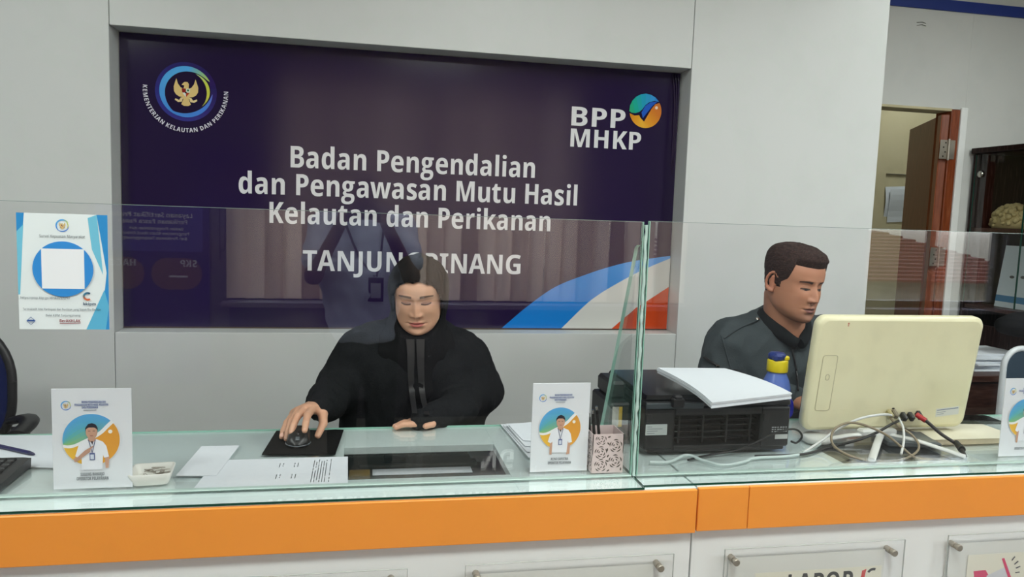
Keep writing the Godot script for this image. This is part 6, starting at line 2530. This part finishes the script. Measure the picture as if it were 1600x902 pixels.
func computer() -> void:
	var zb := -1.95
	var zt := -1.903
	var bl := on_z(1253.5, 672, zb)
	var br := on_z(1505, 670, zb)
	var tl := on_z(1282, 495, zt)
	var mid_b := Vector3((bl.x + br.x) / 2, (bl.y + br.y) / 2, zb)
	var w := br.x - bl.x
	var up := Vector3(0, tl.y - mid_b.y, zt - zb)
	var h := up.length()
	up = up.normalized()
	var out := Vector3.RIGHT.cross(up)             # towards the customers
	var c := mid_b + up * h / 2
	var xf := Transform3D(Basis(Vector3.RIGHT, up, out), c)
	var y := TOP
	var t := thing("desktop_computer", "cream all-in-one computer seen from behind on a white stand", "computer", Vector3(mid_b.x, y, zb))
	var cream := grained(Color(0.90, 0.88, 0.735), 0.035, 0.012, Vector3.ONE * 1.2, 0.35, 61)
	var st := S()
	# back shell with rounded corners and a turned edge
	var rings := []
	for e in [[0.012, 0.0], [0.003, -0.003], [0.0, -0.008], [0.0, -0.026], [0.002, -0.030]]:
		var ring := []
		for q in rounded(w - e[0] * 2, h - e[0] * 2, 0.030 - e[0] * 0.5, 8):
			ring.append(xf * Vector3(q.x, q.y, e[1]))
		rings.append(ring)
	loft(st, rings)
	put(st, "back_shell", cream, t)
	st = S()
	prism(st, rounded(w - 0.01, h - 0.01, 0.026, 6), -0.036, -0.0301, xf)
	put(st, "screen", M.black_gloss, t)
	# raised cover with a round mark
	st = S()
	var cv := Transform3D(xf.basis, xf * Vector3(-w / 2 + 0.052, -0.025, 0.0))
	var outline := rounded(0.046, 0.168, 0.008, 5)
	var ring0 := []
	for q in outline:
		ring0.append(cv * Vector3(q.x, q.y, 0.0005))
	ring0.append(ring0[0])
	tube(st, ring0, 0.0010, 5)
	put(st, "cover_ridge", mat(Color(0.72, 0.69, 0.56), 0.4), t)
	st = S()
	prism(st, rounded(0.045, 0.167, 0.008, 5), -0.001, 0.0008, cv)
	var cover := put(st, "side_cover", cream, t)
	st = S()
	var rg := []
	for k in 25:
		rg.append(cv * Vector3(0.006 * cos(TAU * k / 24), 0.018 + 0.009 * sin(TAU * k / 24), 0.0010))
	tube(st, rg, 0.0007, 5)
	put(st, "round_mark", mat(Color(0.70, 0.67, 0.55), 0.4), cover)
	# little red scuff and hole
	st = S()
	prism(st, disc(0.003, 10), 0.0, 0.0004, Transform3D(xf.basis, xf * Vector3(-w / 2 + 0.092, h / 2 - 0.020, 0.0)))
	prism(st, disc(0.0022, 10, Vector2(0.002, -0.006)), 0.0, 0.0004, Transform3D(xf.basis, xf * Vector3(-w / 2 + 0.090, h / 2 - 0.020, 0.0)))
	put(st, "red_scuff", mat(Color(0.78, 0.52, 0.42), 0.6), t)
	st = S()
	prism(st, disc(0.005, 14, Vector2.ZERO, 0.0022), 0.0, 0.0006, Transform3D(xf.basis, xf * Vector3(0.016, -h / 2 + 0.066, 0.0)))
	put(st, "lock_slot", M.black, t)
	# sticker
	var sk := Transform3D(xf.basis * Basis(Vector3(0, 0, 1), 0.10), xf * Vector3(w / 2 - 0.068, -h / 2 + 0.053, 0.0))
	st = S()
	prism(st, PackedVector2Array([Vector2(-0.039, -0.013), Vector2(0.039, -0.013), Vector2(0.039, 0.013), Vector2(-0.039, 0.013)]), 0.0, 0.0005, sk)
	var stick := put(st, "white_sticker", mat(Color(0.84, 0.85, 0.83), 0.5), t)
	var p := Print.new()
	p.lift = 0.0002
	p.bar(-0.036, 0.007, 0.072, 0.002, Color(0.35, 0.40, 0.55))
	p.bar(-0.036, 0.000, 0.030, 0.0015, Color(0.5, 0.54, 0.6))
	p.bar(-0.036, -0.006, 0.024, 0.0015, Color(0.5, 0.54, 0.6))
	put_print(p, "sticker_print", M.ink, Transform3D(sk.basis, sk * Vector3(0, 0, 0.0005)), stick)
	# sockets and plugs along the lower edge
	var pl := [[1388, 646, Color(0.62, 0.58, 0.40)], [1396, 646, Color(0.45, 0.42, 0.34)], [1410, 650, Color(0.10, 0.10, 0.09)], [1421, 650, Color(0.10, 0.10, 0.09)], [1434, 648, Color(0.16, 0.07, 0.07)]]
	for a in pl:
		st = S()
		var q := on_z(a[0], a[1], zb + 0.012)
		cbox(st, q + out * 0.006, Vector3(0.013, 0.018, 0.026), 0.003, xf.basis * Basis(Vector3(1, 0, 0), 0.5))
		put(st, "plug", mat(a[2], 0.4), t)
	# stand: two splayed white legs and a hinge block
	st = S()
	cbox(st, mid_b + Vector3(-0.035, -0.004, 0.012), Vector3(0.12, 0.022, 0.03), 0.006)
	put(st, "stand_hinge", mat(Color(0.80, 0.81, 0.80), 0.3), t)
	var f1 := on_y(1362, 719, y + 0.006)
	var f2 := on_y(1508, 714, y + 0.006)
	var top1 := Vector3(mid_b.x - 0.02, mid_b.y - 0.012, zb + 0.012)
	for e in [[top1, f1], [top1 + Vector3(0.02, 0, 0), f2], [top1 + Vector3(-0.03, 0, 0), on_y(1272, 690, y + 0.006)]]:
		st = S()
		var m: Vector3 = e[0].lerp(e[1], 0.35) + Vector3(0, 0.006, 0)
		tube(st, curve([e[0], m, e[0].lerp(e[1], 0.7) + Vector3(0, 0.003, 0), e[1]], 5), 0.0105, 10, 0.5)
		put(st, "stand_leg", mat(Color(0.84, 0.85, 0.84), 0.3), t)
	# dark slab behind the stand: a drive lying on the counter
	var dv := thing("drive_case", "dark grey flat drive case lying under the computer screen", "drive", Vector3(1.55, y, -1.90))
	st = S()
	cbox(st, Vector3(1.575, y + 0.010, -1.915), Vector3(0.15, 0.016, 0.12), 0.003, Basis(Vector3.UP, -0.25))
	put(st, "case", mat(Color(0.24, 0.27, 0.28), 0.4), dv)
	st = S()
	cbox(st, Vector3(1.575, y + 0.0185, -1.915), Vector3(0.135, 0.001, 0.105), 0.0003, Basis(Vector3.UP, -0.25))
	put(st, "lid_plate", mat(Color(0.34, 0.37, 0.38), 0.3), dv)
	# cables
	var G := func(px: float, py: float, z: float) -> Vector3: return on_z(px, py, z)
	cable("beige_cable", "beige cable looped in a wide coil before the white stand", [G.call(1389, 650, -1.93), G.call(1402, 665, -1.90), G.call(1425, 680, -1.87), G.call(1436, 698, -1.84), G.call(1425, 712, -1.80), G.call(1395, 721, -1.785), G.call(1350, 719, -1.79), G.call(1318, 708, -1.80), G.call(1300, 692, -1.83), G.call(1303, 672, -1.86), G.call(1325, 661, -1.88), G.call(1352, 665, -1.87), G.call(1385, 680, -1.85), G.call(1410, 700, -1.82), G.call(1432, 716, -1.79), G.call(1470, 719, -1.785)], 0.0034, mat(Color(0.50, 0.45, 0.36), 0.45))
	cable("white_cable", "white cable curving out of the back of the cream computer", [G.call(1396, 650, -1.93), G.call(1380, 648, -1.90), G.call(1345, 654, -1.89), G.call(1310, 670, -1.89), G.call(1285, 688, -1.88), on_y(1255, 708, y + 0.004)], 0.0038, mat(Color(0.80, 0.81, 0.80), 0.4))
	cable("white_lead", "short white lead hanging down before the white stand", [G.call(1403, 652, -1.93), G.call(1411, 668, -1.88), G.call(1412, 690, -1.84), G.call(1408, 710, -1.80)], 0.0034, mat(Color(0.80, 0.81, 0.80), 0.4))
	cable("black_cable", "black cable running from the cream computer to the printer", [G.call(1410, 656, -1.93), G.call(1395, 662, -1.89), G.call(1370, 676, -1.87), G.call(1340, 688, -1.86), on_y(1300, 698, y + 0.004), on_y(1255, 710, y + 0.004), on_y(1180, 713, y + 0.004)], 0.0038, mat(Color(0.07, 0.075, 0.075), 0.45))
	var rc := cable("dark_cable", "thick dark cable with a red plug leaving the cream computer", [G.call(1434, 650, -1.925), G.call(1447, 658, -1.90), G.call(1470, 678, -1.87), G.call(1494, 694, -1.84), on_y(1503, 704, y + 0.014), on_y(1508, 713, y + 0.006)], 0.0052, mat(Color(0.10, 0.075, 0.07), 0.45))
	st = S()
	tube(st, [G.call(1432, 648, -1.925), G.call(1447, 658, -1.90)], 0.0075, 10)
	put(st, "red_plug", mat(Color(0.66, 0.07, 0.10), 0.35), rc)
	st = S()
	tube(st, [G.call(1494, 692, -1.842), on_y(1503, 703, y + 0.015)], [0.008, 0.010], 10)
	put(st, "cable_boot", M.black, rc)
	# small white adapter beside the printer
	var ad := thing("adapter_hub", "small round white adapter beside the printer corner", "adapter", on_y(1262, 688, y))
	st = S()
	lathe(st, [Vector2(0, 0.0), Vector2(0.038, 0.0), Vector2(0.042, 0.004), Vector2(0.042, 0.014), Vector2(0.036, 0.019), Vector2(0, 0.020)], 28, Transform3D(Basis.IDENTITY, on_y(1275, 690, y) + Vector3(0, 0.0005, 0)))
	put(st, "hub_case", mat(Color(0.80, 0.81, 0.79), 0.35), ad)


# ---------------------------------------------------------------- chairs, cabinet and desk beyond

func furniture() -> void:
	office_chair()
	white_chair()
	cabinet()


func chair_base(t: Node3D, c: Vector3, seat: Material) -> void:
	var st := S()
	cbox(st, c + Vector3(0, 0.46, 0.02), Vector3(0.48, 0.07, 0.46), 0.03)
	put(st, "seat", seat, t)
	st = S()
	tube(st, [c + Vector3(0, 0.10, 0), c + Vector3(0, 0.43, 0)], 0.028, 14)
	put(st, "gas_column", M.black, t)
	for k in 5:
		var a := TAU * k / 5 + 0.3
		st = S()
		var e := c + Vector3(cos(a) * 0.29, 0.07, sin(a) * 0.29)
		tube(st, [c + Vector3(0, 0.11, 0), e], [0.026, 0.016], 8)
		var leg := put(st, "base_leg", M.black, t)
		st = S()
		lathe(st, [Vector2(0, -0.02), Vector2(0.026, -0.018), Vector2(0.026, 0.018), Vector2(0, 0.02)], 14, Transform3D(Basis(Vector3(cos(a), 0, sin(a)), PI / 2), e + Vector3(0, -0.042, 0)))
		put(st, "caster", M.black, leg)


func office_chair() -> void:
	var c := Vector3(-1.29, 0, -2.36)
	var t := thing("office_chair", "office chair with a blue mesh back in a round black frame", "chair", c)
	chair_base(t, c, mat(Color(0.05, 0.05, 0.06), 0.8))
	var o := rounded(0.47, 0.44, 0.19, 10)
	var xf := Transform3D(Basis(Vector3.RIGHT, -0.06), Vector3(-1.272, 0.825, -2.52))
	var ring := []
	for q in o:
		ring.append(xf * Vector3(q.x, q.y, 0.02 * pow(q.x / 0.235, 2)))
	ring.append(ring[0])
	var st := S()
	tube(st, ring, 0.013, 10)
	put(st, "back_frame", M.black, t)
	st = S()
	var small := rounded(0.455, 0.425, 0.185, 10)
	prism(st, small, -0.004, 0.004, xf)
	put(st, "mesh_back", woven(Color(0.06, 0.11, 0.30), 0.9, 40.0), t)
	st = S()
	tube(st, [c + Vector3(0, 0.42, -0.18), Vector3(-1.275, 0.55, -2.56), Vector3(-1.272, 0.68, -2.545)], 0.022, 8, 0.6)
	put(st, "back_support", M.black, t)
	for s in [-1.0, 1.0]:
		st = S()
		var ax: float = c.x + s * 0.30
		tube(st, curve([Vector3(ax - s * 0.10, 0.46, -2.36), Vector3(ax, 0.52, -2.37), Vector3(ax + s * 0.012, 0.66, -2.38), Vector3(ax + s * 0.015, 0.745, -2.40)]), 0.017, 10, 1.5)
		var arm := put(st, "armrest", M.black, t)
		st = S()
		var pad := curve([Vector3(ax - s * 0.035, 0.745, -2.47), Vector3(ax + s * 0.02, 0.762, -2.43), Vector3(ax + s * 0.05, 0.762, -2.36), Vector3(ax + s * 0.05, 0.755, -2.28)], 5)
		tube(st, pad, 0.026, 10, 0.5)
		put(st, "arm_pad", M.black, arm)


func white_chair() -> void:
	var a := on_z(1563, 600, -2.6)
	var top := on_z(1590, 545, -2.6).y
	var c := Vector3(a.x + 0.235, 0, -2.48)
	var t := thing("office_chair", "chair with a white framed slate blue back behind the table card", "chair", c)
	chair_base(t, c, mat(Color(0.20, 0.25, 0.30), 0.8))
	var h := 0.50
	var xf := Transform3D(Basis.IDENTITY, Vector3(c.x, top - h / 2, -2.60))
	var o := rounded(0.455, h, 0.075, 8)
	var ring := []
	for q in o:
		ring.append(xf * Vector3(q.x, q.y, 0))
	ring.append(ring[0])
	var st := S()
	tube(st, ring, 0.012, 10)
	put(st, "back_frame", mat(Color(0.80, 0.82, 0.83), 0.3), t)
	st = S()
	prism(st, rounded(0.445, h - 0.01, 0.07, 8), -0.006, 0.006, xf)
	put(st, "mesh_back", woven(Color(0.20, 0.26, 0.31), 0.85, 40.0), t)
	st = S()
	tube(st, [c + Vector3(0, 0.43, -0.18), Vector3(c.x, 0.50, -2.63), Vector3(c.x, 0.66, -2.615)], 0.024, 8, 0.6)
	put(st, "back_support", M.black, t)


func cabinet() -> void:
	# stands along the partition; its glass doors face the clerks
	var x0 := 3.345
	var x1 := 3.755
	var z0 := -3.735
	var z1 := -2.30
	var top := 1.862
	var t := thing("display_cabinet", "dark wooden cabinet with glass doors along the side partition", "cabinet", Vector3((x0 + x1) / 2, 0, (z0 + z1) / 2))
	var st := S()
	span(st, Vector3(x0 - 0.02, top - 0.03, z0), Vector3(x1, top, z1), 0.003)
	put(st, "top_board", M.dark_wood, t)
	for z in [z0, z1 - 0.02]:
		st = S()
		span(st, Vector3(x0, 0, z), Vector3(x1, top - 0.03, z + 0.02), 0.002)
		put(st, "side_board", M.dark_wood, t)
	st = S()
	span(st, Vector3(x1 - 0.015, 0, z0), Vector3(x1, top - 0.03, z1), 0.001)
	put(st, "back_board", M.dark_wood, t)
	var sy := on_x(1560, 357, x0).y
	var sl := on_x(1560, 483, x0).y
	for y in [sy, sl, 0.08]:
		st = S()
		span(st, Vector3(x0 + 0.012, y - 0.022, z0 + 0.02), Vector3(x1 - 0.015, y, z1 - 0.02), 0.002)
		put(st, "shelf", M.desk_wood, t)
	st = S()
	span(st, Vector3(x0 - 0.002, 0.08, z0 + 0.02), Vector3(x0 + 0.014, sl - 0.10, z1 - 0.02), 0.002)
	put(st, "lower_door", M.dark_wood, t)
	var zm := on_x(1598, 300, x0).z
	var half := (zm - z0)
	for k in 3:
		st = S()
		var za := z0 + 0.022 + k * half
		var zb := minf(za + half - 0.004, z1 - 0.022)
		if zb - za < 0.1:
			break
		quad(st, Vector3(x0, sl + 0.01, za), Vector3(x0, sl + 0.01, zb), Vector3(x0, top - 0.035, zb), Vector3(x0, top - 0.035, za))
		var door := put(st, "glass_door", M.pane, t)
		for e in [za, zb]:
			st = S()
			span(st, Vector3(x0 - 0.002, sl + 0.01, e - 0.0025), Vector3(x0 + 0.002, top - 0.035, e + 0.0025), 0.0005)
			put(st, "door_edge", M.dark_edge, door)
		st = S()
		var hy := on_x(1538, 272, x0).y
		lathe(st, [Vector2(0, 0.012), Vector2(0.018, 0.010), Vector2(0.020, 0.0), Vector2(0, 0.0)], 16, Transform3D(Basis(Vector3(0, 0, 1), PI / 2), Vector3(x0 - 0.001, hy, za + 0.045)))
		cbox(st, Vector3(x0 + 0.02, hy, za + 0.015), Vector3(0.03, 0.02, 0.03), 0.003)
		put(st, "door_hinge", M.chrome, door)
	# a lump of pale coral on the upper shelf
	var cc := on_x(1583, 338, x0 + 0.14)
	cc.y = sy
	var coral := thing("coral_ornament", "pale knobbly coral lump on the cabinet shelf", "ornament", cc)
	var g := RandomNumberGenerator.new()
	g.seed = 77
	st = S()
	for k in 150:
		var u := g.randf() * TAU
		var v := g.randf() * 0.95
		var d := Vector3(cos(u) * sqrt(1 - v * v), v, sin(u) * sqrt(1 - v * v))
		var at := cc + d * Vector3(0.075, 0.115, 0.13) + Vector3(0, 0.016, 0)
		var r := g.randf_range(0.010, 0.018)
		var turn := Basis(Vector3(g.randf(), g.randf(), g.randf()).normalized(), g.randf() * TAU)
		lathe(st, [Vector2(0, -r), Vector2(r * 0.8, -r * 0.5), Vector2(r, 0.1 * r), Vector2(r * 0.55, r * 0.8), Vector2(0, r)], 7, Transform3D(turn, at))
	lathe(st, [Vector2(0, 0.0), Vector2(0.07, 0.002), Vector2(0.075, 0.03), Vector2(0.055, 0.09), Vector2(0, 0.12)], 20, Transform3D(Basis.from_scale(Vector3(1, 1, 1.7)), cc))
	put(st, "coral_knobs", mat(Color(0.74, 0.68, 0.48), 0.8), coral)
	# framed sheet leaning on the lower shelf
	var e0 := on_x(1561, 383, x0 + 0.10)
	var e1 := on_x(1556, 471, x0 + 0.10)
	var doc := thing("desk_calendar", "white printed sheet with a blue band leaning on the cabinet shelf", "document", Vector3(x0 + 0.10, sl, e1.z + 0.14))
	var bz := Basis(Vector3(0, 0, 1), Vector3.UP, Vector3(-1, 0, 0))
	var dx := Transform3D(bz * Basis(Vector3.RIGHT, -0.12), Vector3(x0 + 0.09, sl + 0.002, e1.z))
	var hh := e0.y - sl
	st = S()
	prism(st, PackedVector2Array([Vector2(0, 0), Vector2(0.30, 0), Vector2(0.30, hh), Vector2(0, hh)]), -0.003, 0.0, dx)
	put(st, "card", mat(Color(0.80, 0.86, 0.88), 0.6), doc)
	var p := Print.new()
	p.poly(PackedVector2Array([Vector2(0, 0.03), Vector2(0.30, 0.03), Vector2(0.30, 0.065), Vector2(0, 0.065)]), Color(0.25, 0.50, 0.66))
	for k in 2:
		p.poly(disc(0.016, 16, Vector2(0.08 + 0.07 * k, hh - 0.17 + 0.004 * k), 0.008), Color(0.34, 0.36, 0.36))
	for k in 0:
		p.poly(PackedVector2Array([Vector2(0.04, hh - 0.10 - 0.03 * k), Vector2(0.24, hh - 0.10 - 0.03 * k), Vector2(0.24, hh - 0.104 - 0.03 * k), Vector2(0.04, hh - 0.104 - 0.03 * k)]), Color(0.5, 0.55, 0.6))
	put_print(p, "card_print", M.ink, dx, doc)
	# black bag slumped under the shelf
	var bg := thing("black_bag", "black rounded bag on the brown desk below the cabinet shelf", "bag", on_z(1585, 510, -3.1))
	var f := Field.new()
	var bc := on_z(1600, 500, -3.05)
	f.egg(bc + Vector3(0.02, -0.03, 0), Vector3(0.16, 0.055, 0.09), 0.03)
	f.egg(bc + Vector3(0.06, -0.01, 0), Vector3(0.18, 0.04, 0.09), 0.03)
	put_mesh(skin_mesh([field_sheet(f, 0.012, Color.WHITE, 0.006, 8.0, 5)]), "bag_body", M.cloth_black, bg)
	# brown desk with papers
	var d0 := on_z(1520, 588, -2.95)
	var dt := d0.y
	var dk := thing("side_desk", "dark brown desk with papers, below the display cabinet", "desk", Vector3(d0.x + 0.35, 0, -3.2))
	st = S()
	span(st, Vector3(d0.x - 0.10, dt - 0.03, -3.45), Vector3(3.33, dt, -2.95), 0.003)
	put(st, "desk_top", M.desk_wood, dk)
	st = S()
	span(st, Vector3(d0.x - 0.06, 0.02, -2.99), Vector3(3.31, dt - 0.03, -2.97), 0.002)
	put(st, "modesty_panel", M.desk_wood, dk)
	for x in [d0.x - 0.08, 3.28]:
		st = S()
		span(st, Vector3(x, 0, -3.43), Vector3(x + 0.03, dt - 0.03, -2.96), 0.002)
		put(st, "side_panel", M.desk_wood, dk)
	for k in 9:
		var at := Vector3(d0.x + 0.24 + 0.01 * sin(k * 3.0), dt + 0.0005 + k * 0.009, -3.16 + 0.012 * cos(k * 2.0))
		var b := thing("document_bundle", "flat bundle of white documents piled on the brown desk", "documents", at, "document bundles on the brown desk")
		st = S()
		cbox(st, at + Vector3(0, 0.0045, 0), Vector3(0.30, 0.0085, 0.22), 0.001, Basis(Vector3.UP, 0.08 * sin(k * 5.0)))
		put(st, "pages", M.paper, b)
